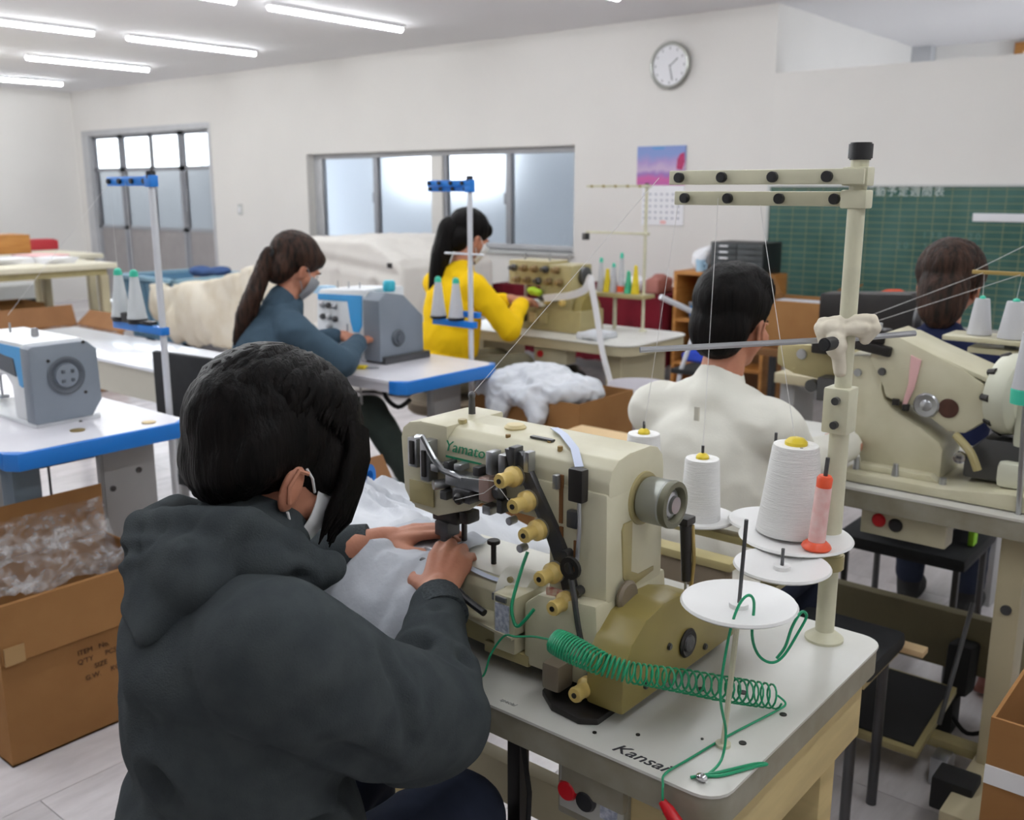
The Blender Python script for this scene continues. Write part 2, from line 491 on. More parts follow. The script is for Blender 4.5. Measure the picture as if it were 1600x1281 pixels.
def text(name, s, m, parent, loc, rot, size, label=None, extrude=0.0004, font_shear=0.0, sx=1.0):
    cu = bpy.data.curves.new(name, 'FONT'); cu.body = s; cu.size = size; cu.extrude = extrude; cu.shear = font_shear
    cu.align_x = 'CENTER'; cu.align_y = 'CENTER'; cu.resolution_u = 3
    t = bpy.data.objects.new(name, cu); COL.objects.link(t)
    me = bpy.data.meshes.new_from_object(t.evaluated_get(bpy.context.evaluated_depsgraph_get())); me.name = name
    bpy.data.objects.remove(t); bpy.data.curves.remove(cu)
    o = bpy.data.objects.new(name, me); COL.objects.link(o)
    me.materials.clear(); me.materials.append(MATS[m])
    o.parent = parent
    o.location = V(loc) - (origin_of(parent) if parent is not None else V(0, 0, 0)); o.rotation_euler = rot
    o.scale = (sx, 1, 1)
    if label: o['label'] = label
    return o
# ------------------------------------------------------------ organic surfaces
def capsule(bm, p0, r0, p1, r1, n=14, sq=(1, 1)):
    p0, p1 = V(p0), V(p1); d = p1 - p0; L = max(d.length, 1e-5)
    q = V(0, 0, 1).rotation_difference(d / L) if d.length > 1e-5 else Matrix.Identity(3).to_quaternion()
    prof = []
    for i in range(7):
        a = math.pi / 2 * i / 6; prof.append((r0 * math.sin(a), -r0 * math.cos(a)))
    for i in range(7):
        a = math.pi / 2 * i / 6; prof.append((r1 * math.cos(a), L + r1 * math.sin(a)))
    rings = []
    for r, h in prof:
        if r < 1e-6: rings.append([bm.verts.new(p0 + q @ V(0, 0, h))])
        else: rings.append([bm.verts.new(p0 + q @ V(r * math.cos(2 * math.pi * i / n) * sq[0], r * math.sin(2 * math.pi * i / n) * sq[1], h)) for i in range(n)])
    for a, b in zip(rings, rings[1:]):
        for i in range(n):
            j = (i + 1) % n
            if len(a) == 1: bm.faces.new([a[0], b[j], b[i]])
            elif len(b) == 1: bm.faces.new([a[i], a[j], b[0]])
            else: bm.faces.new([a[i], a[j], b[j], b[i]])
def blob(name, m, prims, voxel, parent=None, smooth=4, amp=0.0, nscale=6.0, stretch=(1, 1, 1), grooves=(), seed=0, label=None, fac=0.6, flat_z=None):
    """union of capsules ('c',p0,r0,p1,r1), ellipsoids ('e',c,radii,rot) and boxes ('b',a,b) as one continuous surface"""
    bm = bmesh.new()
    for p in prims:
        if p[0] == 'c': capsule(bm, p[1], p[2], p[3], p[4])
        elif p[0] == 'e':
            t = bmesh.new(); bmesh.ops.create_uvsphere(t, u_segments=20, v_segments=14, radius=1)
            rr = p[2]; rot = p[3] if len(p) > 3 else None
            mt = Matrix.Translation(V(p[1])) @ ((rot.to_4x4() if isinstance(rot, Matrix) else Euler(rot).to_matrix().to_4x4()) if rot is not None else Matrix())
            for v in t.verts: v.co = mt @ Vector((v.co.x * rr[0], v.co.y * rr[1], v.co.z * rr[2]))
            me = bpy.data.meshes.new('t'); t.to_mesh(me); t.free(); bm.from_mesh(me); bpy.data.meshes.remove(me)
        elif p[0] == 'b':
            t = bmesh.new(); bmesh.ops.create_cube(t, size=1); a, b = V(p[1]), V(p[2]); d = b - a; c = (a + b) / 2
            rot = Euler(p[3]).to_matrix() if len(p) > 3 else Matrix.Identity(3)
            for v in t.verts: v.co = c + rot @ Vector((v.co.x * d.x, v.co.y * d.y, v.co.z * d.z))
            me = bpy.data.meshes.new('t'); t.to_mesh(me); t.free(); bm.from_mesh(me); bpy.data.meshes.remove(me)
        elif p[0] == 'p':
            t = M(); t.prism(p[1], p[2]); me = bpy.data.meshes.new('t'); t.bm.to_mesh(me); t.bm.free(); bm.from_mesh(me); bpy.data.meshes.remove(me)
    bmesh.ops.recalc_face_normals(bm, faces=bm.faces)
    me = bpy.data.meshes.new('tmp'); bm.to_mesh(me); bm.free()
    o = bpy.data.objects.new('tmp', me); COL.objects.link(o)
    md = o.modifiers.new('r', 'REMESH'); md.mode = 'VOXEL'; md.voxel_size = voxel
    ms = o.modifiers.new('s', 'SMOOTH'); ms.iterations = smooth; ms.factor = fac
    dg = bpy.context.evaluated_depsgraph_get()
    me2 = bpy.data.meshes.new_from_object(o.evaluated_get(dg)); me2.name = name
    bpy.data.objects.remove(o); bpy.data.meshes.remove(me)
    n = len(me2.vertices); co = np.empty(n * 3, np.float32); me2.vertices.foreach_get('co', co); co = co.reshape(-1, 3)
    no = np.empty(n * 3, np.float32); me2.vertex_normals.foreach_get('vector', no); no = no.reshape(-1, 3)
    disp = np.zeros(n, np.float32)
    if amp:
        st = Vector(stretch); off = Vector((seed * 3.1, seed * 1.7, seed * 5.3))
        for i in range(n):
            q = Vector((co[i][0] * st.x, co[i][1] * st.y, co[i][2] * st.z)) * nscale + off
            w = noise.noise(q) * 0.7
            disp[i] = amp * (w + 0.8 * (0.5 - abs(noise.noise(q * 1.7 + off))))
    for (a, b, depth, width) in grooves:
        a, b = np.array(a), np.array(b); ab = b - a
        t = np.clip(((co - a) @ ab) / (ab @ ab), 0, 1)
        dist = np.linalg.norm(co - (a + t[:, None] * ab), axis=1)
        x = dist / width
        disp -= depth * (np.exp(-x * x) - 0.45 * np.exp(-(x - 1.9) ** 2))
    co = co + no * disp[:, None]
    if flat_z is not None: co[:, 2] = np.maximum(co[:, 2], flat_z)
    off = np.array(origin_of(parent)) if parent is not None else np.array([(co[:, 0].min() + co[:, 0].max()) / 2, (co[:, 1].min() + co[:, 1].max()) / 2, co[:, 2].min()])
    co = co - off
    me2.vertices.foreach_set('co', co.astype(np.float32).ravel())
    me2.polygons.foreach_set('use_smooth', [True] * len(me2.polygons))
    me2.update()
    ob = link(name, me2, m, parent, None if parent is not None else V(off))
    if label: ob['label'] = label
    return ob
# ================================================================ the room
H = 2.7; YB = 6.65; XL = -13.05; XR = 1.6; YF = -3.2
def struct(name, mm, m, parent=None, **k):
    o = mm.build(name, m, parent, **k); o['kind'] = 'structure'; return o
def struct_empty(name, loc):
    o = bpy.data.objects.new(name, None); COL.objects.link(o); o.location = loc; o['kind'] = 'structure'; return o
floor = struct('floor', M().box((XL, -3.2, -0.10), (XR, YB, -0.004)), 'floor_joint')
TW, TL = 0.45, 0.9
tile_me = None
for i in range(31):
    for j in range(8):
        x = XL + TW * i; y = 0.0 + TL * j - (0.45 if i % 2 else 0)
        y0, y1 = max(y, 0.0), min(y + TL, YB)
        if y1 - y0 < 0.1: continue
        if abs((y1 - y0) - TL) < 1e-6 and tile_me is not None:
            t = link('floor_tile', tile_me, None, floor)
        else:
            b = M().box((-TW / 2 + .001, -(y1 - y0) / 2 + .001, -.004), (TW / 2 - .001, (y1 - y0) / 2 - .001, 0))
            me = bpy.data.meshes.new('floor_tile'); b.bm.to_mesh(me); b.bm.free(); me.materials.append(MATS['floor_vinyl'])
            if abs((y1 - y0) - TL) < 1e-6: tile_me = me
            t = link('floor_tile', me, None, floor)
        t.location = V(x + TW / 2, (y0 + y1) / 2, 0) - floor.location
struct('floor_rear', M().box((XL, YF, -.004), (XR, 0.0, 0)), 'floor_vinyl')
struct('ceiling', M().box((XL - .1, YF - .1, H), (XR + .1, 10.0, H + .1)), 'ceiling_paint')
DX0, DX1, DZ = -12.86, -9.95, 2.2
WX0, WX1, WZ0, WZ1 = -8.27, -4.86, 0.94, 1.81
wb = M()
wb.box((XL, YB, 0), (DX0, YB + .16, H)).box((DX0, YB, DZ), (DX1, YB + .16, H)).box((DX1, YB, 0), (WX0, YB + .16, H))
wb.box((WX0, YB, 0), (WX1, YB + .16, WZ0)).box((WX0, YB, WZ1), (WX1, YB + .16, H)).box((WX1, YB, 0), (-3.15, YB + .16, H))
struct('wall_back', wb, 'wall_paint')
struct('wall_back_low', M().box((-3.15, YB, 0), (XR, YB + .16, 2.245)), 'wall_paint')
struct('wall_alcove_side', M().box((-3.30, YB + .16, 0), (-3.15, 9.5, H)), 'wall_paint')
struct('wall_alcove_far', M().box((-3.30, 9.5, 0), (-2.30, 9.65, H)).box((-2.3, 9.5, 0), (XR, 9.65, 1.9)).box((-2.3, 9.5, 2.66), (XR, 9.65, H)), 'wall_paint')
struct('floor_alcove', M().box((-3.15, YB + .16, -.1), (XR + 1, 9.5, 0)), 'floor_vinyl')
struct('trim_1', M().box((-3.15, 9.38, 0), (-2.98, 9.5, H)), 'aluminium')
w2 = struct_empty('window_2', (-1.0, 9.5, 1.9))
for nm, a, b in (('window_frame', (-2.32, 9.44, 1.9), (-2.25, 9.52, 2.67)), ('window_frame', (-2.25, 9.44, 2.60), (XR, 9.52, 2.67)), ('window_frame', (-2.25, 9.44, 1.9), (XR, 9.52, 1.96)), ('window_frame', (-1.0, 9.44, 1.96), (-.94, 9.52, 2.6))):
    M().box(a, b, .005).build(nm, 'wood_orange', w2)
M().box((-2.25, 9.475, 1.96), (XR, 9.481, 2.60)).build('glass_pane', 'clear_glass', w2)
struct('wall_left', M().box((XL - .15, YF, 0), (XL, YB + .16, H)), 'wall_paint')
struct('wall_right', M().box((XR, YF, 0), (XR + .15, YB + .16, H)), 'wall_paint')
struct('wall_front', M().box((XL, YF - .15, 0), (XR, YF, H)), 'wall_paint')
struct('trim_2', M().box((XL, 5.3, 0), (XL + .05, 5.42, H)), 'wall_paint')
struct('baseboard_back', M().box((DX1, YB - .012, 0), (XR, YB, .07)), 'aluminium')
# window_1 : four sliding frosted panes in a grey frame, set back in the wall
win = struct_empty('window_1', (-6.5, YB + .1, WZ0))
yf = YB + .09
def bar(name, a, b, m='aluminium', parent=win): return M().box(a, b, .004).build(name, m, parent)
bar('window_frame', (WX0, yf, WZ1 - .05), (WX1, yf + .06, WZ1)); bar('window_frame', (WX0, yf, WZ0), (WX1, yf + .06, WZ0 + .05))
bar('window_frame', (WX0, yf, WZ0 + .05), (WX0 + .13, yf + .06, WZ1 - .05)); bar('window_frame', (WX1 - .03, yf, WZ0 + .05), (WX1, yf + .06, WZ1 - .05))
bar('window_frame', (-6.55, yf - .03, WZ0 + .05), (-6.41, yf + .06, WZ1 - .05), 'wall_paint')
bar('sash_frame', (-7.36, yf - .01, WZ0 + .05), (-7.30, yf + .045, WZ1 - .05), 'dark_aluminium'); bar('sash_frame', (-5.66, yf - .01, WZ0 + .05), (-5.60, yf + .045, WZ1 - .05), 'dark_aluminium')
bar('sash_frame', (-6.41, yf - .01, WZ0 + .05), (-6.37, yf + .045, WZ1 - .05), 'dark_aluminium')
for a, b in ((WX0 + .13, -7.36), (-7.30, -6.55), (-6.37, -5.66), (-5.60, WX1 - .03)):
    M().box((a, yf + .02, WZ0 + .05), (b, yf + .026, WZ1 - .05)).build('glass_pane', 'frosted_glass', win)
    M().box((b - .04, yf + .012, 1.33), (b - .02, yf + .02, 1.43), .003).build('latch', 'dark_aluminium', win)
M().box((WX0 - .0, YB - .03, WZ0 - .03), (WX1, YB + .09, WZ0), .004).build('window_sill', 'board_frame', win)
# door_1 : four sliding leaves, clear glass on top, frosted in the middle, solid kick panels
door = struct_empty('door_1', (-11.4, YB + .08, 0))
yd = YB + .05
M().box((DX0, YB - .01, DZ - .07), (DX1, YB + .12, DZ), .004).build('door_frame', 'aluminium', door)
M().box((DX0, YB - .01, 0), (DX0 + .16, YB + .12, DZ - .07), .004).build('door_frame', 'aluminium', door)
M().box((DX1 - .05, YB - .01, 0), (DX1, YB + .12, DZ - .07), .004).build('door_frame', 'aluminium', door)
xs = [DX0 + .16, -12.02, -11.33, -10.66, DX1 - .05]
for k in range(4):
    x0, x1 = xs[k], xs[k + 1]; y0 = yd + (.02 if k % 2 else 0); 
    lf = M().box((x0, y0, 0.02), (x0 + .05, y0 + .03, DZ - .07)).box((x1 - .05, y0, .02), (x1, y0 + .03, DZ - .07)).box((x0, y0, DZ - .11), (x1, y0 + .03, DZ - .07)).box((x0, y0, .02), (x1, y0 + .03, .10)).box((x0, y0, 1.68), (x1, y0 + .03, 1.73)).box((x0, y0, .96), (x1, y0 + .03, 1.0))
    leaf = lf.build('door_leaf', 'dark_aluminium', door)
    M().box((x0 + .05, y0 + .012, 1.73), (x1 - .05, y0 + .018, DZ - .11)).build('glass_pane', 'clear_glass', leaf)
    M().box((x0 + .05, y0 + .012, 1.0), (x1 - .05, y0 + .018, 1.68)).build('glass_pane', 'frosted_grey', leaf)
    M().box((x0 + .05, y0 + .008, .10), (x1 - .05, y0 + .022, .96)).build('kick_panel', 'kick_grey', leaf)
    M().box((x0 + .015, y0 - .012, 1.02), (x0 + .035, y0, 1.2), .003).build('door_handle', 'steel', leaf)
# wood post seen through the top right pane, and the outside, with walls added to grade the panes
struct('ground_outside', M().box((-30, YB + .3, -.25), (20, 40, -.15)), 'outside_concrete')
struct('wall_added_outside', M().box((-15, 9.8, -.15), (-10.3, 10, 4.5)).box((-10.3, 9.8, -.15), (-8.3, 10, 1.5)).box((-8.3, 9.8, -.15), (-3.4, 10, 2.3)), 'added_wall')  # added wall, heights stepped to control how much sky each pane catches
struct('wall_added_far', M().box((-28, 12, -.15), (-15.3, 12.2, 1.85)), 'added_wall')  # added wall, cuts the sky behind the door's frosted panes
struct('pillar_outside', M().box((-10.28, 7.3, -.15), (-10.14, 7.42, 2.6)), 'outside_post')

# ================================================================ ceiling lights
def lamp(x, y0, y1, label, first=None):
    if first is not None:
        return dup(first, (x - first.location.x, (y0 + y1) / 2 - first.location.y, 0), label, group='linear ceiling lights')
    t = thing('ceiling_light', label, 'light', (x, (y0 + y1) / 2, H), 'linear ceiling lights')
    L = (y1 - y0) / 2; c = (y0 + y1) / 2
    M().box((x - .04, c - L, H - .025), (x + .04, c + L, H), .003).build('lamp_body', 'lamp_body', t)
    M().lathe((x, c - L + .01, H - .030), [(0, 0), (.021, .0), (.021, 2 * L - .02), (0, 2 * L - .02)], (0, 1, 0), 12).build('light_tube', 'tube_light', t)
    return t
vis = [(-5.81, 4.40, 'slim white ceiling light nearest the clock wall at the top of the picture'),
       (-5.81, 2.88, 'slim white ceiling light cut by the top edge of the picture'),
       (-7.84, 4.51, 'slim white ceiling light above the window, second row from the clock'),
       (-7.84, 2.97, 'slim white ceiling light at the top left edge of the picture'),
       (-9.72, 4.55, 'slim white ceiling light above the glass door, third row from the clock'),
       (-9.72, 3.02, 'slim white ceiling light cut by the left edge, third row from the clock'),
       (-11.8, 4.66, 'slim white ceiling light farthest away, in front of the sliding door')]
l0 = None
for x, y, lb in vis:
    o = lamp(x, y, y + 1.26, lb, l0); l0 = l0 or o
k = 0
for x in (-11.8, -9.72, -7.84, -5.81, -3.8, -1.8, 0.2):  # rows carried on out of view, added to brighten the near room
    for y in (4.4, 2.9, 1.4, -.1, -1.6):
        if x > -3 and y < -1 or x > 0 and y > 4: continue
       
        if any(abs(x - v[0]) < .1 and abs(y - v[1]) < .5 for v in vis): continue
        lamp(x, y, y + 1.26, 'slim white ceiling light added unseen beyond the edges of the picture', l0)

# ================================================================ things on the back wall
c = thing('wall_clock', 'round silver-rimmed wall clock high on the back wall', 'clock', (-3.98, YB, 2.355))
M().lathe((-3.98, YB, 2.355), [(0, 0), (.165, 0), (.168, .03), (.160, .04), (.148, .036), (.142, .026)], (0, -1, 0), 40).build('rim', 'clock_rim', c)
M().lathe((-3.98, YB - .02, 2.355), [(0, .0), (.146, .0), (.146, .006), (0, .006)], (0, -1, 0), 40).build('dial', 'paper_white', c)
d = M()
for i in range(12):
    a = i * math.pi / 6; d.box((-3.98 + math.sin(a) * .122 - .003, YB - .028, 2.355 + math.cos(a) * .122 - .008), (-3.98 + math.sin(a) * .122 + .003, YB - .0265, 2.355 + math.cos(a) * .122 + .008))
d.build('hour_marks', 'steel_dark', c, kind='stuff')
M().prism([(-3.984, YB - .030, 2.35), (-3.976, YB - .030, 2.35), (-3.91, YB - .030, 2.40), (-3.914, YB - .030, 2.406)], (0, .002, 0)).build('hour_hand', 'steel_dark', c)
M().prism([(-3.983, YB - .032, 2.36), (-3.977, YB - .032, 2.36), (-3.95, YB - .032, 2.25), (-3.956, YB - .032, 2.248)], (0, .002, 0)).build('minute_hand', 'steel_dark', c)
c = thing('wall_calendar', 'wall calendar with a purple sunset picture over a white date sheet', 'calendar', (-4.03, YB, 1.19))
o = M().box((-4.25, YB - .012, 1.49), (-3.825, YB - .004, 1.78)).build('picture_page', None, c)
for v in o.data.vertices: v.co.z -= .30
o.location.z = .30; o.data.materials.append(MATS['sunset_print'])
M().prism([(-3.90, YB - .0135, 1.61), (-3.85, YB - .0135, 1.60), (-3.83, YB - .0135, 1.66), (-3.835, YB - .0135, 1.73), (-3.87, YB - .0135, 1.72), (-3.895, YB - .0135, 1.68)], (0, .001, 0)).build('red_foliage_print', 'leaf_red', c)
M().prism([(-4.10 , YB - .0135, 1.755), (-4.02, YB - .0135, 1.755), (-4.0, YB - .0135, 1.775), (-4.13, YB - .0135, 1.775)], (0, .001, 0)).build('sky_patch_print', 'sky_print', c)
M().box((-4.20, YB - .008, 1.19), (-3.83, YB - .002, 1.49)).build('date_sheet', 'paper_white', c)
dg_ = M()
for i in range(7):
    for j in range(5): dg_.box((-4.185 + i * .05, YB - .0088, 1.235 + j * .045), (-4.165 + i * .05, YB - .0082, 1.25 + j * .045))
dg_.build('date_numbers', 'date_print', c, kind='stuff')
M().box((-4.03, YB - .009, 1.20), (-3.98, YB - .0082, 1.225)).build('red_mark', 'paper_pink', c)
# small switch by the door
c = thing('wall_switch', 'small white switch plate between the door and the window', 'switch', (-9.45, YB, 1.2))
M().box((-9.50, YB - .012, 1.18), (-9.42, YB, 1.30), .004).build('plate', 'board_frame', c)
M().box((-9.475, YB - .018, 1.21), (-9.445, YB - .012, 1.27), .003).build('rocker', 'paper_white', c)
# chalkboard
bd = thing('chalkboard', 'green ruled chalkboard with white lettering along its top edge', 'chalkboard', (-2.0, YB, .60))
BX0, BX1, BZ0, BZ1 = -3.12, -.35, .60, 1.475
M().box((BX0, YB - .035, BZ0), (BX1, YB - .002, BZ1)).build('writing_surface', 'chalkboard', bd)
for a, b in (((BX0 - .02, YB - .045, BZ0), (BX0, YB, BZ1 + .015)), ((BX0, YB - .045, BZ1), (BX1, YB, BZ1 + .015)), ((BX1, YB - .045, BZ0), (BX1 + .02, YB, BZ1 + .015)), ((BX0 - .02, YB - .05, BZ0 - .025), (BX1 + .02, YB, BZ0))):
    M().box(a, b, .002).build('frame_strip', 'board_frame', bd)
M().box((BX0, YB - .10, BZ0 - .10), (BX1, YB, BZ0 - .025), .004).build('chalk_tray', 'wood_orange', bd)
hx = -2.42
for ch in '行動予定週間表':
    text('header_character', ch, 'chalk', bd, (hx, YB - .0365, 1.442), (R(90), 0, 0), .066); hx += .074
for (x, z, s, n) in ((-2.0, 1.30, .05, '···· ─── ··'), (-1.88, 1.17, .06, '1 3 8 ── 2 0'), (-2.0, 1.10, .06, '2 0 ─ 5 ── 7 5'), (-1.80, 1.02, .055, '1 0 ── 4 6')):
    text('chalk_writing', n, 'chalk_faint', bd, (x, YB - .0365, z), (R(90), 0, 0), s)
M().box((-1.76, YB - .045, 1.265), (-1.25, YB - .036, 1.315), .003).build('magnet_strip', 'ribbon_white', bd)
# ================================================================ builders
def rrect(x0, y0, x1, y1, r, z, seg=5, corners=(1, 1, 1, 1)):
    """rounded rectangle polygon, counter clockwise from (x0,y0)"""
    out = []
    for k, (cx, cy, a0) in enumerate(((x0 + r, y0 + r, 180), (x1 - r, y0 + r, 270), (x1 - r, y1 - r, 0), (x0 + r, y1 - r, 90))):
        if corners[k]:
            for i in range(seg + 1):
                a = R(a0 + 90 * i / seg); out.append((cx + r * math.cos(a), cy + r * math.sin(a), z))
        else:
            out.append(((x0, x1, x1, x0)[k], (y0, y0, y1, y1)[k], z))
    return out
def threads(name, parent, lines, m='thread_white', r=.0006):
    for pts in lines:
        M().tube(pts, r, 4).build(name, m, parent)
def cone(label, base, h, r0, r1, m='thread_white', cap='cap_yellow', group=None, dome=True, tilt=(0, 0, 1), capr=None):
    t = thing('thread_cone', label, 'thread cone', base, group)
    b = V(base); ax = V(tilt).normalized()
    M().lathe(b, [(r0 * .6, 0), (r0, .002), (r0 * 1.0, h * .04), (r1, h * .97), (r1 * .96, h), (r1 * .4, h)], ax).build('thread_winding', m, t)
    cr = capr or r1 * .42
    M().lathe(b + ax * h * .985, [(0, 0), (cr, 0), (cr, h * .05), (cr * .7, h * .085), (cr * .3, h * .1), (0, h * .1)] if dome else [(0, 0), (cr, 0), (cr * .7, h * .12), (0, h * .12)], ax, 16).build('cone_tip', cap, t)
    return t
def thread_stand(label, x, y, z0, z1, arms, m_pole, m_arm, rp=.011, cap='black_plastic', foot=True, arm_h=.022, knobs=True, group=None):
    """arms: list of (z, length toward -x, y offset)"""
    t = thing('thread_stand', label, 'thread stand', (x, y, z0), group)
    pl = M().cyl((x, y, z0), (x, y, z1 - .02), rp, rp, 16).build('pole', m_pole, t)
    M().cyl((x, y, z1 - .024), (x, y, z1), rp * 1.35, rp * 1.35, 16, bev=.002).build('pole_cap', cap, t)
    if foot: M().lathe((x, y, z0), [(0, 0), (rp * 2.4, 0), (rp * 2.4, .004), (rp * 1.6, .012), (rp * 1.15, .016), (0, .016)]).build('foot_collar', m_pole, t)
    for (z, L, dy) in arms:
        a = M().box((x - L, y + dy - .003, z - arm_h / 2), (x + .016, y + dy + .003, z + arm_h / 2), .002)
        a.box((x - .02, y - .014, z - arm_h * .6), (x + .018, y + .014, z + arm_h * .6), .003)
        ar = a.build('guide_arm', m_arm, t)
        if knobs:
            for f in (.12, .4, .68, .93):
                M().cyl((x - L * f, y + dy - .003, z), (x - L * f, y + dy - .012, z), .008, .008, 14, bev=.001).build('thread_eyelet', 'black_plastic', ar)
    return t

# ================================================================ the near sewing table
t1 = thing('sewing_table', 'white-topped sewing table in front, with green coiled wire lying on it', 'table', (-1.0, 1.2, 0))
T1X0, T1X1, T1Y0, T1Y1, TZ = -1.62, -.462, .935, 1.485, .76
M().prism(rrect(T1X0, T1Y0, T1X1, T1Y1, .035, TZ - .004), (0, 0, .004)).build('table_surface', 'table_white', t1)
M().prism(rrect(T1X0 + .002, T1Y0 + .002, T1X1 - .002, T1Y1 - .002, .034, TZ - .045), (0, 0, .0405)).build('table_edge', 'table_edge', t1)
M().box((-.70, .945, .675), (-.60, 1.01, .714), .004).build('apron_block', 'table_edge', t1)
for yy in (.99, 1.40):
    M().box((-.60, yy - .03, .06), (-.505, yy + .03, .715), .006).build('leg', 'beige_wood', t1)
    M().box((-1.56, yy - .03, .06), (-1.48, yy + .03, .715), .006).build('leg', 'beige_wood', t1)
for xx in (-.555, -1.52):
    M().box((xx - .04, .82, .055), (xx + .04, 1.56, .115), .008).build('foot_bar', 'beige_leg', t1)
    for yy in (.86, 1.52):
        w = M(); w.cyl((xx - .012, yy, .0265), (xx + .012, yy, .0265), .026, .026, 18, bev=.004); w.box((xx - .02, yy - .012, .03), (xx + .02, yy + .012, .056), .003)
        w.build('caster', 'black_rubber', t1)
M().box((-.50, .98, .61), (-.476, 1.44, .714), .003).build('side_apron', 'beige_wood', t1)
M().box((-1.48, 1.18, .395), (-.60, 1.215, .475), .004).build('stretcher', 'beige_leg', t1)
text('table_lettering', 'Kansai', 'ink_black', t1, (-.585, .957, TZ + .0003), (0, 0, 0), .026, font_shear=.35, sx=1.15)
text('table_lettering', 'special', 'ink_faint', t1, (-.80, .955, TZ + .0003), (0, 0, 0), .010, font_shear=.3)
for (x, y, r) in ((-.662, .968, .003), (-.615, 1.0, .003), (-.50, 1.07, .005), (-.56, 1.19, .006), (-.61, 1.16, .006), (-.49, 1.17, .005), (-.545, 1.045, .002), (-.96, .985, .002)):
    M().cyl((x, y, TZ - .001), (x, y, TZ + .0012), r, r, 10).build('screw_hole', 'iron_black', t1)
M().lathe((-.757, 1.018, TZ), [(0, 0), (.015, 0), (.0165, .002), (.0165, .003), (0, .004)], n=24).build('grommet', 'chrome', t1)
M().box((-1.05, .9345, .722), (-.90, .9365, .742)).build('worn_wood_patch', 'cream_brown', t1)
# switch box under the front edge, red and black buttons
sw = thing('switch_box', 'grey switch box with red and black buttons under the front table edge', 'switch box', (-.66, .99, .62))
M().box((-.712, .955, .628), (-.598, 1.03, .714), .004).build('housing', 'table_edge', sw)
M().box((-.706, .951, .642), (-.604, .956, .706), .002).build('face_plate', 'switch_face', sw)
M().lathe((-.690, .952, .674), [(0, 0), (.0145, 0), (.0155, .004), (.013, .009), (0, .010)], (0, -1, 0), 20).build('red_button', 'button_red', sw)
M().lathe((-.660, .952, .670), [(0, 0), (.0145, 0), (.0155, .004), (.013, .009), (0, .010)], (0, -1, 0), 20).build('black_button', 'black_plastic', sw)
M().box((-.638, .949, .655), (-.612, .952, .69)).build('printed_label', 'label_print', sw)
# black lifter post and pulley under the table
po = thing('lifter_post', 'black steel post with a pulley under the sewing table', 'post', (-.87, 1.06, .06))
M().box((-.882, 1.05, .06), (-.856, 1.074, .716), .003).build('post', 'iron_black', po)
M().lathe((-.862, 1.02, .44), [(.035, 0), (.06, 0), (.064, .008), (.06, .016), (.035, .016), (.035, 0)], (0, -1, 0), 28).build('pulley_rim', 'black_rubber', po)
M().lathe((-.862, 1.02, .44), [(0, 0), (.03, 0), (.03, .02), (0, .02)], (0, -1, 0), 20).cyl((-.862, 1.05, .44), (-.862, 1.0, .44), .01).build('pulley_hub', 'iron_black', po)
cb = thing('power_cable', 'black cable looping down beside the post under the front table', 'cable', (-.8, 1.0, .5))
M().tube([(-.82, 1.0, .714), (-.80, .99, .67), (-.785, .985, .61), (-.787, .985, .56), (-.80, .99, .50), (-.82, 1.0, .42), (-.83, 1.0, .3), (-.83, 1.0, .07)], .004, 8).build('cable', 'black_rubber', cb)
# red handled tool hanging at the front edge
tl = thing('screwdriver', 'red-handled screwdriver hanging from the front corner of the table', 'screwdriver', (-.50, .925, .72))
M().tube([(-.532, .925, .738), (-.522, .923, .732), (-.508, .918, .724), (-.492, .914, .714), (-.480, .912, .706)], [.005, .0075, .0085, .008, .007], 12).build('handle', 'button_red', tl)
M().tube([(-.480, .912, .706), (-.45, .905, .688)], .0025, 8).build('shaft', 'steel_dark', tl)

# ---------------------------------------------------------------- thread stand of the near table
st = thread_stand('tall cream thread stand with a black cap on the near table corner', -.54, 1.43, TZ, 1.525, [(1.478, .30, -.02), (1.446, .31, .016)], 'cream_pole', 'cream_pole', rp=.0125)
M().cyl((-.54, 1.43, .762), (-.54, 1.43, 1.13), .0148, .0148, 18, bev=.001).build('lower_pole_sleeve', 'cream_pole', st)
M().box((-.562, 1.41, 1.10), (-.522, 1.45, 1.17), .004).build('height_clamp', 'cream_pole', st)
for z in (1.115, 1.152): M().cyl((-.54, 1.41, z), (-.54, 1.402, z), .006, .006, 12).build('clamp_screw', 'steel_dark', st)
M().box((-.88, 1.42, .884), (-.53, 1.445, .898), .003).build('cone_rail', 'cream_dark', st)
M().cyl((-.54, 1.43, .88), (-.54, 1.43, .905), .022, .022, 18, bev=.002).build('rail_clamp', 'cream_dark', st)
M().box((-.556, 1.10, .912), (-.53, 1.43, .922), .003).build('cone_rail', 'cream_dark', st)
M().tube([(-.77, 1.224, 1.228), (-.66, 1.343, 1.233), (-.54, 1.47, 1.239), (-.476, 1.54, 1.245)], .0045, 8).build('cross_rod', 'steel', st)
M().cyl((-.545, 1.405, 1.24), (-.55, 1.37, 1.24), .010, .010, 16, bev=.002).build('rod_knob', 'black_plastic', st)
def disc(x, y, z, r, pin, tilt=(0, 0, 1), lean=0):
    d = M().lathe((x, y, z), [(0, 0), (r * .35, .0), (r * .95, .006), (r, .009), (r * .97, .012), (r * .4, .006), (.012, .004), (.012, .010), (0, .010)], tilt, 40).build('cone_disc', 'disc_white', st)
    M().cyl((x, y, z), (x + lean, y, z + pin), .0026, .0026, 8).build('spindle', 'steel_dark', st)
    return d
disc(-.575, 1.375, .930, .086, .15)
disc(-.545, 1.262, .925, .069, .035)
disc(-.512, 1.062, .945, .073, .12, lean=.004)
M().tube([(-.512, 1.062, .945), (-.514, 1.055, .85), (-.517, 1.049, .762)], .0038, 8).build('disc_rod', 'cream_pole', st)
M().cyl((-.517, 1.049, .76), (-.517, 1.049, .764), .010, .010, 14).build('disc_rod_foot', 'cream_pole', st)
disc(-.77, 1.43, .905, .062, .135)
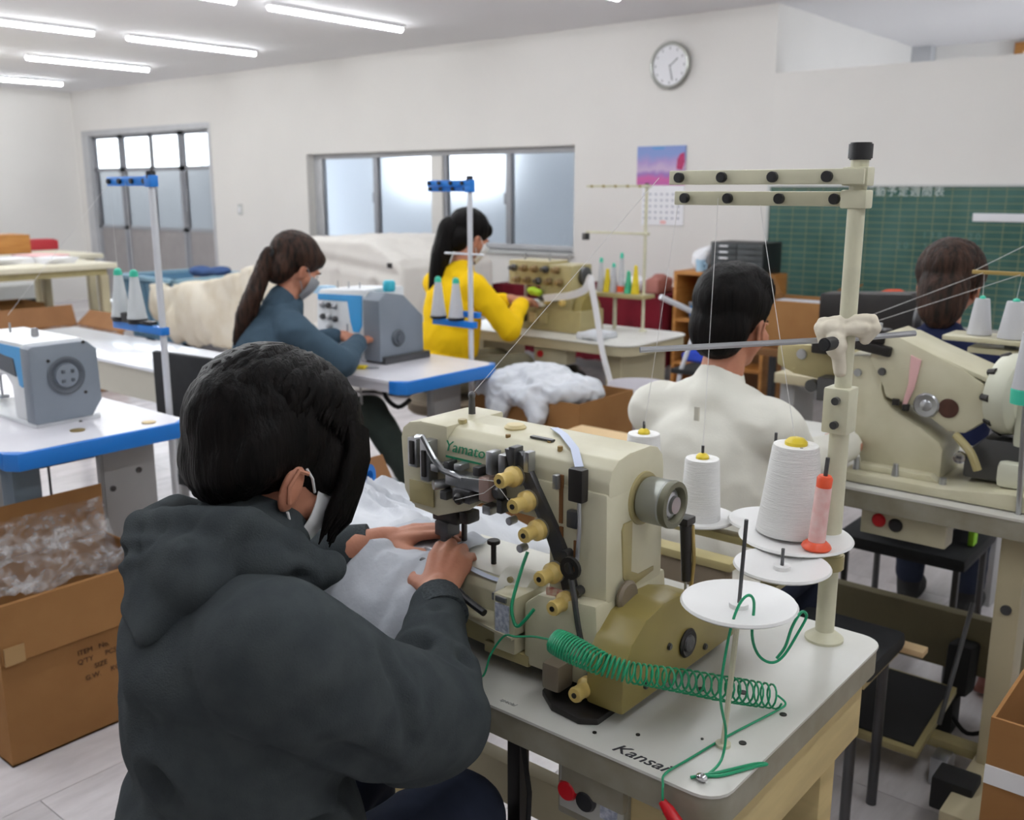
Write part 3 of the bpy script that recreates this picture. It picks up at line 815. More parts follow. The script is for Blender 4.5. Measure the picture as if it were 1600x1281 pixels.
disc(-.93, 1.50, .905, .062, .14)
M().box((-1.0, 1.44, .886), (-.86, 1.49, .896), .003).build('cone_rail', 'cream_dark', st)
disc(-.655, 1.46, .915, .07, .16)
cone('white thread cone with yellow tip, behind the handwheel of the near machine', (-.77, 1.43, .910), .108, .0345, .029, capr=.011)
cone('white thread cone with yellow tip, mostly hidden by the top of the near machine', (-.93, 1.50, .910), .112, .036, .030, capr=.011)
cone('big white thread cone with yellow dome tip, beside the cream pole', (-.592, 1.390, .940), .140, .051, .035, capr=.017, tilt=(.012, 0, 1))
tt = thing('thread_tube', 'slim pale pink thread tube with orange ends, beside the big white cone', 'thread tube', (-.545, 1.32, .938))
M().lathe((-.528, 1.34, .942), [(0, 0), (.020, 0), (.022, .003), (.020, .007), (.014, .012), (0, .012)], (.04, 0, 1), 24).build('flange', 'cap_orange', tt)
M().lathe((-.528, 1.34, .953), [(.010, 0), (.0125, 0), (.0115, .085), (0, .085)], (.06, 0, 1), 20).build('thread_winding', 'tube_pink', tt)
M().lathe((-.523, 1.34, 1.037), [(0, 0), (.011, 0), (.0115, .014), (.009, .018), (0, .018)], (.06, 0, 1), 20).build('top_cap', 'cap_orange', tt)
M().cyl((-.522, 1.34, 1.05), (-.520, 1.34, 1.082), .0032, .0032, 8).build('spindle', 'steel_dark', tt)
# cream cloth tied round the pole
cw = blob('tied_cloth', 'fabric_cream', [('e', (-.556, 1.42, 1.258), (.024, .022, .014)), ('e', (-.522, 1.435, 1.262), (.024, .024, .014)), ('c', (-.575, 1.42, 1.266), .008, (-.505, 1.43, 1.274), .009), ('c', (-.57, 1.41, 1.252), .008, (-.51, 1.42, 1.262), .008), ('e', (-.546, 1.408, 1.236), (.015, .018, .022)), ('c', (-.545, 1.41, 1.225), .012, (-.542, 1.42, 1.195), .009), ('c', (-.575, 1.415, 1.258), .010, (-.568, 1.41, 1.238), .007), ('c', (-.50, 1.43, 1.262), .010, (-.512, 1.43, 1.245), .007)], .0026, None, 2, amp=.003, nscale=40, seed=3)
tag(cw, 'cream cloth tied around the pole of the tall thread stand', 'cloth')

# ---------------------------------------------------------------- green wire
gw = thing('coiled_wire', 'green coiled wire stretched over the near table and looped around the steel spindle', 'wire', (-.62, 1.1, TZ))
def interp(ps, t):
    t = max(0, min(1, t)) * (len(ps) - 1); i = min(int(t), len(ps) - 2); f = t - i
    return V(ps[i]) * (1 - f) + V(ps[i + 1]) * f
axis_pts = [(-.728, .966, .872), (-.691, .968, .866), (-.652, .968, .862), (-.619, .983, .855), (-.594, 1.013, .845), (-.572, 1.059, .826), (-.55, 1.11, .803), (-.53, 1.15, .787), (-.505, 1.178, .778)]
pts = []; turns = 46; n = turns * 14
for i in range(n + 1):
    t = i / n; tt_ = t ** 1.5
    c0 = interp(axis_pts, tt_); d = (interp(axis_pts, min(1, tt_ + .02)) - interp(axis_pts, max(0, tt_ - .02))).normalized()
    a = 2 * math.pi * turns * t; side = d.cross(V(0, 0, 1)).normalized(); up = side.cross(d).normalized()
    rr = .0155 + .002 * math.sin(t * 9)
    pts.append(c0 + side * math.cos(a) * rr * 1.1 + up * math.sin(a) * rr * .95)
M().tube(pts, .0015, 6).build('coil', 'coil_green', gw)
def smooth_path(ps, k=6):
    ps = [V(p) for p in ps]; out = []
    for i in range(len(ps) - 1):
        p0, p1, p2, p3 = ps[max(i - 1, 0)], ps[i], ps[i + 1], ps[min(i + 2, len(ps) - 1)]
        for j in range(k):
            t = j / k
            out.append(.5 * ((2 * p1) + (p2 - p0) * t + (2 * p0 - 5 * p1 + 4 * p2 - p3) * t * t + (3 * p1 - p0 - 3 * p2 + p3) * t ** 3))
    out.append(ps[-1]); return out
def wire(ps, r=.0016): M().tube(smooth_path(ps), r, 6).build('wire_strand', 'coil_green', gw)
wire([(-.505, 1.183, .778), (-.496, 1.19, .766), (-.50, 1.17, .7625), (-.521, 1.073, .762), (-.534, .99, .762), (-.54, .944, .7625), (-.533, .927, .758), (-.530, .923, .742), (-.529, .925, .722)])
wire([(-.505, .972, .762), (-.500, .97, .762), (-.497, 1.005, .768), (-.500, 1.02, .80), (-.500, 1.0, .86), (-.498, 1.01, .93), (-.493, 1.02, .968), (-.488, 1.035, .980), (-.484, 1.045, .968), (-.484, 1.045, .925), (-.474, 1.045, .902), (-.459, 1.05, .895), (-.449, 1.062, .903), (-.440, 1.08, .930), (-.434, 1.087, .950), (-.438, 1.08, .957), (-.444, 1.07, .94), (-.448, 1.062, .915), (-.455, 1.055, .900)], .0019)
wire([(-.500, .972, .762), (-.485, .985, .7625), (-.462, 1.028, .7625), (-.452, 1.04, .764), (-.465, 1.033, .7625), (-.49, .99, .7625), (-.512, .957, .7625)], .002)
M().sph((-.500, .962, .765), (.008, .006, .005), 12).build('metal_clip', 'chrome', gw)
wire([(-.728, .966, .872), (-.76, .985, .858), (-.792, .999, .846), (-.815, .99, .842), (-.845, 1.0, .83), (-.862, .99, .80), (-.872, .985, .765), (-.885, .975, .7635), (-.91, .97, .7625), (-.935, .96, .7625), (-.942, .938, .7625), (-.944, .930, .74)])
wire([(-.826, 1.03, .955), (-.828, 1.018, .93), (-.830, 1.0, .885), (-.826, .998, .862), (-.818, .998, .854), (-.805, 1.0, .868), (-.795, 1.006, .884)], .0026)
# ================================================================ the near machine (flatbed interlock)
m1 = thing('sewing_machine', 'cream cylinder-arm sewing machine with yellow tension knobs on the near table', 'sewing machine', (-.88, 1.15, TZ))
M().prism([(-.668, .985, TZ), (-.668, 1.31, TZ), (-1.17, 1.31, TZ), (-1.17, 1.075, TZ), (-.815, 1.075, TZ), (-.80, 1.05, TZ), (-.785, 1.045, TZ), (-.775, 1.0, TZ), (-.74, .975, TZ), (-.69, .97, TZ)], (0, 0, .010), bev=.003).build('oil_pan', 'iron_black', m1)
def yz(poly, x0, x1, bev=.004): return M().prism([(x0, y, z) for y, z in poly], (x1 - x0, 0, 0), bev=bev)
def xz(poly, y0, y1, bev=.004): return M().prism([(x, y0, z) for x, z in poly], (0, y1 - y0, 0), bev=bev)
arm = [(1.05, 1.0), (1.05, 1.075), (1.057, 1.092), (1.072, 1.103), (1.10, 1.108), (1.15, 1.108), (1.172, 1.102), (1.186, 1.088), (1.19, 1.07), (1.19, 1.0)]
yz(arm, -1.005, -.702, .003).build('arm', 'cream', m1)
# head at the needle end, a little lower and rounder
xz([(-1.105, 1.075), (-1.10, 1.092), (-1.085, 1.103), (-1.06, 1.108), (-1.003, 1.108), (-1.003, .985), (-1.015, .968), (-1.06, .962), (-1.085, .968), (-1.10, .99)], 1.052, 1.188, .006).build('head', 'cream', m1)
xz([(-1.078, 1.0), (-1.07, .966), (-1.02, .962), (-.955, .985), (-.93, 1.002), (-.93, 1.01), (-1.078, 1.01)], 1.046, 1.052, .002).build('head_cover', 'cream', m1)
xz([(-.80, .79), (-.80, 1.005), (-.812, 1.02), (-.83, 1.03), (-.83, 1.06), (-.702, 1.06), (-.698, .79)], 1.045, 1.19, .006).build('column', 'cream', m1)
xz([(-.825, .785), (-.825, .88), (-.80, .90), (-.70, .91), (-.69, .80), (-.69, .785)], 1.02, 1.20, .006).build('column_base', 'cream', m1)
M().box((-.90, 1.018, .782), (-.815, 1.10, .80), .003).build('base_step', 'cream_dark', m1)
# raised panel lines and inspection disc on the right end
yz([(1.085, .93), (1.08, 1.0), (1.085, 1.01), (1.105, 1.01), (1.105, .935), (1.125, .925), (1.165, .925), (1.165, .918), (1.115, .912), (1.095, .918)], -.702, -.6985, .001).build('raised_rib', 'cream_dark', m1)
M().lathe((-.695, 1.085, .905), [(0, 0), (.023, 0), (.024, .004), (.020, .008), (0, .008)], (1, 0, 0), 24).build('inspection_cover', 'taupe_metal', m1)
# bed
yz([(1.055, .79), (1.055, .862), (1.06, .874), (1.072, .879), (1.19, .879), (1.20, .87), (1.20, .79)], -1.12, -.80, .002).build('bed', 'cream', m1)
M().box((-1.06, 1.075, .879), (-.845, 1.195, .8815), .001).build('bed_cover_plate', 'plate_white', m1)
M().lathe((-.845, 1.075, .868), [(0, 0), (.030, .0), (.034, .006), (.034, .052), (0, .052)], (-1, 0, 0), 26).build('cylinder_cover', 'plate_white', m1)
for z, y in ((.893, 1.052), (.880, 1.044)): M().cyl((-.875, y, z), (-.875, y - .004, z), .005, .005, 10).build('cover_screw', 'cream_dark', m1)
M().box((-.895, 1.030, .862), (-.862, 1.044, .874), .002).build('hinge_block', 'steel', m1)
M().prism([(-1.075, 1.04, .826), (-.832, 1.0, .826), (-.832, 1.055, .826), (-1.10, 1.055, .826), (-1.11, 1.05, .826)], (0, 0, .004)).build('front_tongue_plate', 'cream', m1)
M().prism([(-1.06, 1.035, .79), (-.845, 1.02, .79), (-.845, 1.055, .79), (-1.06, 1.055, .79)], (0, 0, .034)).build('lower_front_cover', 'cream_dark', m1)
lp = M().box((-.872, 1.008, .80), (-.832, 1.056, .888), .003).build('front_plate', 'cream', m1)
M().box((-.868, 1.0065, .826), (-.842, 1.0082, .874)).build('printed_label', 'label_print', lp)
M().box((-.866, 1.004, .878), (-.846, 1.008, .886), .001).build('latch', 'steel', lp)
M().tube(smooth_path([(-1.045, 1.035, .885), (-1.0, 1.03, .887), (-.972, 1.022, .880), (-.955, 1.018, .868), (-.93, 1.014, .858), (-.89, 1.008, .850)], 4), .0055, 10).build('fabric_guide_bar', 'black_plastic', m1)
M().cyl((-.955, 1.105, .880), (-.955, 1.105, .915), .0045, .0045, 12).cyl((-.955, 1.105, .915), (-.955, 1.105, .921), .0105, .0105, 16, bev=.001).build('guide_bolt', 'iron_black', m1)
# under-bed mechanism seen below the tongue plate
for a, b in (((-1.06, 1.01, .80), (-1.0, 1.06, .815)), ((-1.12, 1.02, .79), (-1.06, 1.06, .85)), ((-.99, 1.01, .786), (-.97, 1.05, .82))): M().box(a, b, .004).build('looper_block', 'steel_dark', m1)
M().cyl((-1.08, 1.0, .84), (-1.08, 1.04, .84), .014, .014, 16, bev=.002).build('looper_shaft', 'steel', m1)
M().cyl((-1.02, 1.0, .805), (-.96, 1.0, .800), .006).build('looper_rod', 'steel', m1)
# belt guard and hand wheel
yz([(1.0, .777), (1.0, .845), (1.02, .872), (1.055, .895), (1.10, .905), (1.15, .902), (1.20, .885), (1.25, .855), (1.30, .815), (1.318, .795), (1.318, .777)], -.70, -.640, .006).build('belt_guard', 'olive_guard', m1)
M().lathe((-.640, 1.165, .822), [(0, 0), (.020, 0), (.022, .003), (.019, .006), (.014, .004), (0, .004)], (1, 0, 0), 26).build('guard_vent', 'iron_black', m1)
M().lathe((-.636, 1.165, .822), [(0, 0), (.013, 0), (.012, .003), (.006, .005), (0, .003)], (1, 0, 0), 20).build('vent_grille', 'steel_dark', m1)
M().box((-.6402, 1.155, .868), (-.6388, 1.195, .876), rot=(R(-32), 0, 0)).build('guard_sticker', 'label_print', m1)
for y, z in ((1.115, .835), (1.22, .795), (1.055, .80)): M().cyl((-.641, y, z), (-.636, y, z), .005, .005, 12, bev=.001).build('guard_screw', 'steel_dark', m1)
M().box((-.70, 1.315, .777), (-.655, 1.335, .783)).build('guard_foot', 'iron_black', m1)
hw = M().lathe((-.702, 1.135, 1.035), [(0, 0), (.026, 0), (.026, .004), (.031, .006), (.033, .010), (.033, .040), (.030, .044), (.0, .044)], (1, 0, 0), 36).build('handwheel', 'wheel_grey', m1)
M().lathe((-.659, 1.135, 1.035), [(.024, 0), (.033, 0), (.034, .004), (.033, .010), (.026, .011), (.022, .004), (.022, 0)], (1, 0, 0), 36).build('handwheel_rim', 'olive_grey', hw)
M().lathe((-.659, 1.135, 1.035), [(0, 0), (.020, 0), (.018, .004), (.013, .006), (.012, .011), (0, .011)], (1, 0, 0), 28).build('handwheel_hub', 'steel', hw)
M().cyl((-.705, 1.135, 1.035), (-.699, 1.135, 1.035), .040, .038, 32).build('wheel_boss', 'cream_dark', m1)
# tension knobs
tk = [(-.852, 1.062), (-.828, 1.030), (-.808, .992), (-.780, .935), (-.757, .898)]
xz([(-.875, 1.098), (-.845, 1.098), (-.782, 1.0), (-.758, .955), (-.735, .875), (-.735, .855), (-.752, .855), (-.775, .93), (-.80, .985), (-.84, 1.05), (-.868, 1.075)], 1.036, 1.047, .002).build('tension_bracket', 'steel_dark', m1)
def knob(x, z, y=1.035):
    k = M().lathe((x, y, z), [(0, 0), (.0135, 0), (.0152, .002), (.0152, .010), (.0118, .014), (.0102, .016), (.0102, .030), (.0112, .033), (.010, .037), (0, .037)], (0, -1, 0), 22).build('tension_knob', 'knob_yellow', m1)
    M().cyl((x, y - .0365, z), (x, y - .0385, z), .0038, .0038, 10).build('knob_hole', 'iron_black', k)
    M().lathe((x, y, z), [(0, 0), (.016, -.004), (.016, -.001), (.008, .001), (0, .001)], (0, -1, 0), 20).build('tension_disc', 'steel', k)
for x, z in tk: knob(x, z)
knob(-.703, .795, 1.015)
M().box((-.765, .985, .782), (-.735, 1.02, .822), .005).build('knob_mount', 'taupe_metal', m1)
for x, z in ((-.79, .965), (-.77, .915), (-.745, .87)): M().cyl((x + .028, 1.03, z), (x + .028, 1.046, z), .007, .007, 12).build('thread_guide', 'steel_dark', m1)
M().lathe((-.742, 1.022, .955), [(.009, 0), (.016, 0), (.016, .006), (.009, .006), (.009, 0)], (0, -1, 0), 18).build('take_up_ring', 'iron_black', m1)
M().tube([(-.742, 1.02, .94), (-.735, 1.02, .91), (-.728, 1.02, .875), (-.722, 1.02, .85)], .0045, 8).build('take_up_rod', 'steel_dark', m1)
M().box((-.79, 1.026, .885), (-.762, 1.034, .912), .002).build('red_label', 'red_tag', m1)
# needle side linkages on the front face of the arm
def blk(nm, a, b, m='steel', bev=.002): return M().box(a, b, bev).build(nm, m, m1)
blk('needle_guide_plate', (-1.075, 1.038, 1.035), (-1.055, 1.052, 1.082)); blk('needle_guide_slot', (-1.069, 1.035, 1.04), (-1.060, 1.039, 1.078), 'iron_black', .001)
blk('take_up_lever', (-1.040, 1.030, 1.02), (-1.022, 1.052, 1.085), 'steel'); blk('take_up_slot', (-1.034, 1.026, 1.028), (-1.026, 1.031, 1.07), 'iron_black', .001)
M().tube([(-1.045, 1.03, 1.088), (-1.03, 1.026, 1.092), (-1.01, 1.03, 1.06), (-.99, 1.03, 1.045), (-.95, 1.03, 1.04)], .005, 8).build('take_up_link', 'steel', m1)
blk('tension_block', (-.985, 1.028, 1.025), (-.915, 1.052, 1.045), 'steel'); blk('thread_clamp', (-.965, 1.022, 1.005), (-.93, 1.05, 1.025), 'steel_dark'); blk('thread_clamp', (-.915, 1.025, 1.015), (-.895, 1.05, 1.05), 'pink_metal')
M().lathe((-.948, 1.022, 1.012), [(0, 0), (.009, 0), (.009, .006), (.005, .010), (0, .010)], (0, -1, 0), 16).build('clamp_knob', 'iron_black', m1)
M().lathe((-.885, 1.04, 1.03), [(0, 0), (.012, 0), (.012, .006), (.006, .012), (0, .012)], (0, -1, 0), 18).build('clamp_knob', 'steel_dark', m1)
blk('thread_post', (-.905, 1.03, 1.055), (-.893, 1.052, 1.09), 'steel'); blk('thread_post', (-.885, 1.034, 1.05), (-.872, 1.052, 1.088), 'steel')
blk('thread_post', (-.862, 1.03, 1.072), (-.850, 1.05, 1.104), 'steel_dark'); blk('thread_post', (-.838, 1.034, 1.07), (-.828, 1.05, 1.10), 'steel')
M().cyl((-1.012, 1.03, 1.018), (-1.0, 1.052, 1.018), .008, .008, 12).build('clamp_screw', 'steel', m1)
M().box((-1.052, 1.0445, .993), (-1.038, 1.0455, 1.003)).build('warning_sticker', 'yellow_sticker', m1)
M().box((-1.078, 1.043, .975), (-1.025, 1.0455, 1.012), .001).build('face_plate', 'cream_dark', m1)
text('machine_logo', 'Yamato', 'logo_green', m1, (-.965, 1.049, 1.078), (R(90), 0, 0), .024, font_shear=.3, sx=1.1)
M().box((-1.003, 1.0492, 1.06), (-.93, 1.0498, 1.063)).build('logo_underline', 'logo_green', m1)
for i, (x, z, w, h, mm) in enumerate(((-1.010, 1.045, .016, .012, 'steel'), (-.985, 1.052, .010, .016, 'steel_dark'), (-.962, 1.055, .014, .010, 'steel'), (-.925, 1.055, .012, .014, 'steel_dark'), (-.905, 1.0, .016, .014, 'steel'), (-.88, 1.01, .010, .020, 'steel_dark'), (-.992, 1.005, .014, .014, 'steel_dark'))):
    M().box((x - w / 2, 1.030, z - h / 2), (x + w / 2, 1.052, z + h / 2), .002).build('thread_guide_block', mm, m1)
for x, z in ((-.862, .992), (-.842, .955), (-.802, .925)): M().cyl((x, 1.03, z), (x, 1.046, z), .006, .006, 12, bev=.001).build('guide_stud', 'steel', m1)
# needle bar, clamp and presser foot
nb = M().cyl((-1.062, 1.118, .885), (-1.062, 1.118, .965), .004, .004, 12).cyl((-1.045, 1.135, .89), (-1.045, 1.135, .965), .005, .005, 12).build('needle_bar', 'steel_dark', m1)
M().box((-1.085, 1.10, .928), (-1.03, 1.14, .950), .004).build('needle_clamp', 'iron_black', m1)
M().box((-1.025, 1.10, .935), (-1.005, 1.13, .955), .004).build('presser_bracket', 'iron_black', m1)
M().box((-1.075, 1.095, .905), (-1.045, 1.125, .930), .003).build('presser_bar_clamp', 'steel_dark', m1)
M().prism([(-1.075, 1.07, .884), (-1.045, 1.07, .884), (-1.04, 1.14, .884), (-1.08, 1.14, .884), ], (0, 0, .007), bev=.001).build('presser_foot', 'steel', m1)
M().box((-1.066, 1.098, .888), (-1.052, 1.112, .91), .002).build('presser_shank', 'steel_dark', m1)
for i in range(3): M().cyl((-1.070 + i * .008, 1.118, .882), (-1.070 + i * .008, 1.118, .93), .0008, .0008, 6).build('needle', 'chrome', m1)
# top of the arm
M().lathe((-.915, 1.11, 1.107), [(0, 0), (.016, 0), (.017, .003), (.013, .007), (0, .008)], n=24).build('oil_sight_cap', 'cream_cap', m1)
M().cyl((-1.03, 1.14, 1.107), (-1.03, 1.14, 1.135), .006, .005, 12).sph((-1.03, 1.14, 1.138), .0065, 10).build('top_thread_guide', 'steel_dark', m1)
M().cyl((-1.005, 1.09, 1.105), (-1.005, 1.09, 1.112), .008, .007, 14).build('top_screw_boss', 'cream_dark', m1)
for x, y in ((-.90, 1.075), (-.80, 1.07), (-.83, 1.085)): M().cyl((x, y, 1.10), (x, y, 1.107), .004, .004, 10).build('top_screw', 'cream_brown', m1)
M().box((-.865, 1.083, 1.106), (-.825, 1.091, 1.109)).build('name_stamp', 'steel_dark', m1)
M().tube([(-.86, 1.135, 1.112), (-.82, 1.105, 1.114), (-.775, 1.07, 1.108), (-.748, 1.044, 1.092)], .001, flat=(.012, .0012, (0, 0, 1))).build('ribbon_tape', 'ribbon_blue', m1)
M().box((-.757, 1.030, 1.045), (-.733, 1.046, 1.092), .003).build('tape_clip', 'iron_black', m1)
M().box((-.762, 1.034, 1.005), (-.744, 1.046, 1.03), .003).build('clip_block', 'steel_dark', m1)
M().tube([(-.743, 1.038, 1.06), (-.742, 1.038, 1.0), (-.745, 1.038, .96)], .003, 8).build('clip_rod', 'steel', m1)
for x, z0, z1 in ((-.778, 1.005, 1.075), (-.777, .955, 1.0), (-.752, .93, .985)): M().box((x - .003, 1.043, z0), (x + .003, 1.0462, z1)).build('side_slot', 'slot_brown', m1)
M().box((-.788, 1.036, 1.055), (-.779, 1.047, 1.075), .001).build('slot_guide', 'steel', m1)
# lever and springs behind the column on the right
M().box((-.70, 1.19, .985), (-.66, 1.215, .997), .003).build('rear_lever', 'iron_black', m1)
M().cyl((-.668, 1.20, .985), (-.664, 1.20, .90), .009, .007, 12).build('rear_damper', 'iron_black', m1)
M().tube([(-.66, 1.205, .985), (-.655, 1.205, .93), (-.66, 1.205, .87)], .003, 8).build('rear_rod', 'brass', m1)
M().cyl((-.665, 1.20, .90), (-.663, 1.20, .80), .002, .002, 8).build('rear_cable', 'steel', m1)
threads('needle_thread', m1, [[(-.852, 1.0, 1.062), (-.90, 1.02, 1.03), (-.948, 1.01, 1.012)], [(-.828, 1.0, 1.03), (-.88, 1.02, 1.052), (-.95, 1.02, 1.045)], [(-1.03, 1.14, 1.14), (-.86, 1.41, 1.478)], [(-.77, 1.43, 1.03), (-.768, 1.44, 1.446)], [(-.93, 1.50, 1.03), (-.845, 1.45, 1.446)], [(-.592, 1.39, 1.085), (-.70, 1.445, 1.446)]], r=.0005)

# ================================================================ blue and white lockstitch machines
def blue_table(label, x0, x1, y0, y1, legs):
    t = thing('sewing_table', label, 'table', ((x0 + x1) / 2, (y0 + y1) / 2, 0))
    M().prism(rrect(x0, y0, x1, y1, .06, TZ - .012), (0, 0, .012)).build('table_surface', 'white_top', t)
    M().prism(rrect(x0 + .004, y0 + .004, x1 - .004, y1 - .004, .058, TZ - .045), (0, 0, .033)).build('table_core', 'table_under', t)
    M().prism([(x1 - .03, y0 - .004, TZ - .048), (x1 + .006, y0 + .02, TZ - .048), (x1 + .008, y1 - .03, TZ - .048), (x1 - .02, y1 + .004, TZ - .048), (x1 - .05, y1 + .002, TZ - .048), (x1 - .008, y1 - .05, TZ - .048), (x1 - .012, y0 + .05, TZ - .048), (x1 - .07, y0 - .002, TZ - .048)], (0, 0, .05), bev=.004).build('blue_edge', 'blue_plastic', t)
    return t
# --- left table
t5 = blue_table('white sewing table with a blue end, at the left edge of the picture', -4.0, -2.66, 1.09, 1.64, None)
M().box((-2.86, 1.14, .06), (-2.78, 1.22, .715), .004).build('leg', 'leg_steel_blue', t5)
M().box((-2.83, 1.41, .05), (-2.80, 1.59, .715), .004).build('leg', 'leg_grey', t5)
M().box((-2.80, 1.415, .36), (-2.795, 1.585, .71), .002).build('leg_cover_plate', 'plate_grey', t5)
for y, z in ((1.44, .56), (1.53, .60), (1.46, .30)): M().cyl((-2.795, y, z), (-2.791, y, z), .009, .009, 12).build('leg_bolt', 'steel_dark', t5)
M().box((-2.88, 1.10, .02), (-2.78, 1.75, .065), .004).build('foot_bar', 'leg_steel_blue', t5)
M().box((-3.9, 1.40, .05), (-3.87, 1.58, .715), .004).build('leg', 'leg_grey', t5)
M().box((-3.92, 1.10, .02), (-3.84, 1.75, .065), .004).build('foot_bar', 'leg_steel_blue', t5)
M().box((-3.87, 1.47, .18), (-2.84, 1.50, .24), .003).build('stretcher', 'leg_steel_blue', t5)
M().prism([(-2.95, 1.13, .715), (-2.95, 1.50, .715), (-2.95, 1.46, .66), (-2.95, 1.17, .66)], (.12, 0, 0)).build('oil_tray', 'black_plastic', t5)
for p in ((-2.73, 1.54), (-2.80, 1.35)): M().lathe((p[0], p[1], TZ), [(0, 0), (.02, 0), (.022, .003), (0, .004)], n=20).build('grommet', 'brass', t5)
M().tube([(-2.86, 1.28, .715), (-2.86, 1.28, .2)], .004, 8).build('pedal_chain', 'steel_dark', t5)

def lockstitch(label, xr, y0, y1, scale=1.0, grey_big=True):
    """machine with its arm along x, right end at xr"""
    t = thing('sewing_machine', label, 'sewing machine', (xr - .25, (y0 + y1) / 2, TZ))
    L, hgt = .50, .25 * scale; xl = xr - L; yc = (y0 + y1) / 2; zt = TZ + hgt
    M().box((xl + .02, y0 - .01, TZ), (xr - .01, y1 + .01, TZ + .012), .003).build('bed', 'machine_white', t)
    M().prism([(xr - .06, y0, TZ + .012), (xr - .06, y0, zt), (xl + .05, y0, zt), (xl + .01, y0, zt - .02), (xl, y0, zt - .06), (xl, y0, zt - .15), (xl + .07, y0, zt - .15), (xl + .09, y0, zt - .12), (xr - .20, y0, zt - .11), (xr - .165, y0, zt - .14), (xr - .16, y0, TZ + .012)], (0, y1 - y0, 0), bev=.008).build('arm', 'machine_white', t)
    # grey motor housing at the right end
    M().prism([(xr - .06, y0 - .012, TZ + .012), (xr - .06, y0 - .012, zt - .01), (xr - .06, y0 + .0, zt - .002), (xr - .06, y1 - .02, zt - .002), (xr - .06, y1 + .012, zt - .03), (xr - .06, y1 + .014, TZ + .06), (xr - .06, y1 - .02, TZ + .012)], (.06, 0, 0), bev=.006).build('motor_housing', 'machine_grey', t)
    w = M().lathe((xr, yc, TZ + hgt * .60), [(.040, 0), (.056, 0), (.058, .004), (.052, .006), (.040, .002), (.040, 0)], (1, 0, 0), 32).build('handwheel_ring', 'machine_grey_dark', t)
    M().lathe((xr, yc, TZ + hgt * .60), [(0, 0), (.037, 0), (.035, .010), (.020, .014), (0, .014)], (1, 0, 0), 28).build('handwheel', 'machine_grey', t)
    for k in range(4):
        a = R(45 + 90 * k); M().box((xr + .012, yc + math.cos(a) * .02 - .005, TZ + hgt * .6 + math.sin(a) * .02 - .005), (xr + .017, yc + math.cos(a) * .02 + .005, TZ + hgt * .6 + math.sin(a) * .02 + .005), .001).build('wheel_recess', 'machine_grey_dark', t)
    for dy, dz in ((.062, .095), (.055, -.06), (-.05, .05), (.03, -.15)):
        M().cyl((xr, yc + dy, TZ + hgt * .6 + dz * scale), (xr + .003, yc + dy, TZ + hgt * .6 + dz * scale), .005, .005, 10).build('housing_screw', 'iron_black', t)
    # blue stripe and panel on the front
    M().prism([(xl + .06, y0 - .003, zt - .012), (xr - .07, y0 - .003, zt - .012), (xr - .07, y0 - .003, zt - .11), (xr - .085, y0 - .003, zt - .135), (xr - .105, y0 - .003, zt - .13), (xr - .125, y0 - .003, zt - .05), (xl + .07, y0 - .003, zt - .03)], (0, .006, 0)).build('blue_stripe', 'blue_light', t)
    M().prism([(xr - .28, y0 - .004, zt - .036), (xr - .13, y0 - .004, zt - .052), (xr - .12, y0 - .004, zt - .105), (xr - .26, y0 - .004, zt - .09)], (0, .004, 0)).build('control_panel', 'machine_grey_dark', t)
    M().cyl((xl + .035, yc, TZ + .015), (xl + .035, yc, zt - .14), .004, .004, 10).build('needle_bar', 'steel', t)
    M().box((xl + .02, yc - .015, TZ + .018), (xl + .055, yc + .015, TZ + .03), .003).build('presser_foot', 'steel', t)
    M().lathe((xl + .07, y0 - .002, zt - .09), [(0, 0), (.014, 0), (.014, .012), (.009, .02), (0, .02)], (0, -1, 0), 18).build('tension_dial', 'steel', t)
    M().cyl((xl + .15, yc, zt), (xl + .15, yc, zt + .03), .004, .003, 10).build('thread_pin', 'steel', t)
    M().cyl((xl + .30, yc + .01, zt), (xl + .30, yc + .01, zt + .025), .012, .010, 14, bev=.002).build('bobbin_winder', 'steel', t)
    return t
m5 = lockstitch('white and blue sewing machine with grey motor end, at the left edge', -2.905, 1.29, 1.475)
s5 = thread_stand('white thread stand with two blue arms and a black cap, on the left table', -2.845, 1.68, .46, 1.515, [(1.485, .265, 0)], 'pole_white', 'blue_plastic', rp=.011, foot=False, arm_h=.03)
M().box((-3.13, 1.665, 1.005), (-2.83, 1.695, 1.03), .003).build('cone_rail', 'blue_plastic', s5)
M().box((-2.87, 1.60, .70), (-2.82, 1.70, .715), .003).build('table_bracket', 'steel_dark', s5)
for x in (-3.095, -2.995):
    M().lathe((x, 1.68, 1.03), [(0, 0), (.03, 0), (.034, .012), (.02, .016), (0, .016)], n=20).build('cone_holder', 'black_plastic', s5)
M().box((-3.065, 1.66, 1.03), (-3.025, 1.70, 1.062), .004).build('spool_block', 'black_plastic', s5)
M().box((-3.14, 1.665, 1.033), (-2.90, 1.695, 1.043), .002).build('holder_bar', 'black_plastic', s5)
def tall_cone(label, x, y, z, h=.155, r=.026, m='cone_grey', cap='cap_teal', group=None):
    t = thing('thread_cone', label, 'thread cone', (x, y, z), group)
    M().lathe((x, y, z), [(0, 0), (r, 0), (r, .006), (r * .95, .01), (r * .42, h * .85), (r * .40, h * .86)], n=22).build('thread_winding', m, t)
    M().lathe((x, y, z + h * .855), [(0, 0), (r * .46, 0), (r * .40, h * .10), (r * .2, h * .14), (0, h * .14)], n=16).build('cone_tip', cap, t)
    return t
tall_cone('grey thread cone with teal tip, left one on the blue rail at the left table', -3.095, 1.68, 1.046, .16, .032)
tall_cone('grey thread cone with teal tip, next to the white pole at the left table', -2.995, 1.68, 1.046, .16, .032)
threads('thread_line', s5, [[(-3.095, 1.68, 1.2), (-3.09, 1.675, 1.48), (-3.3, 1.4, 1.06)], [(-2.995, 1.68, 1.2), (-2.99, 1.675, 1.48)]])

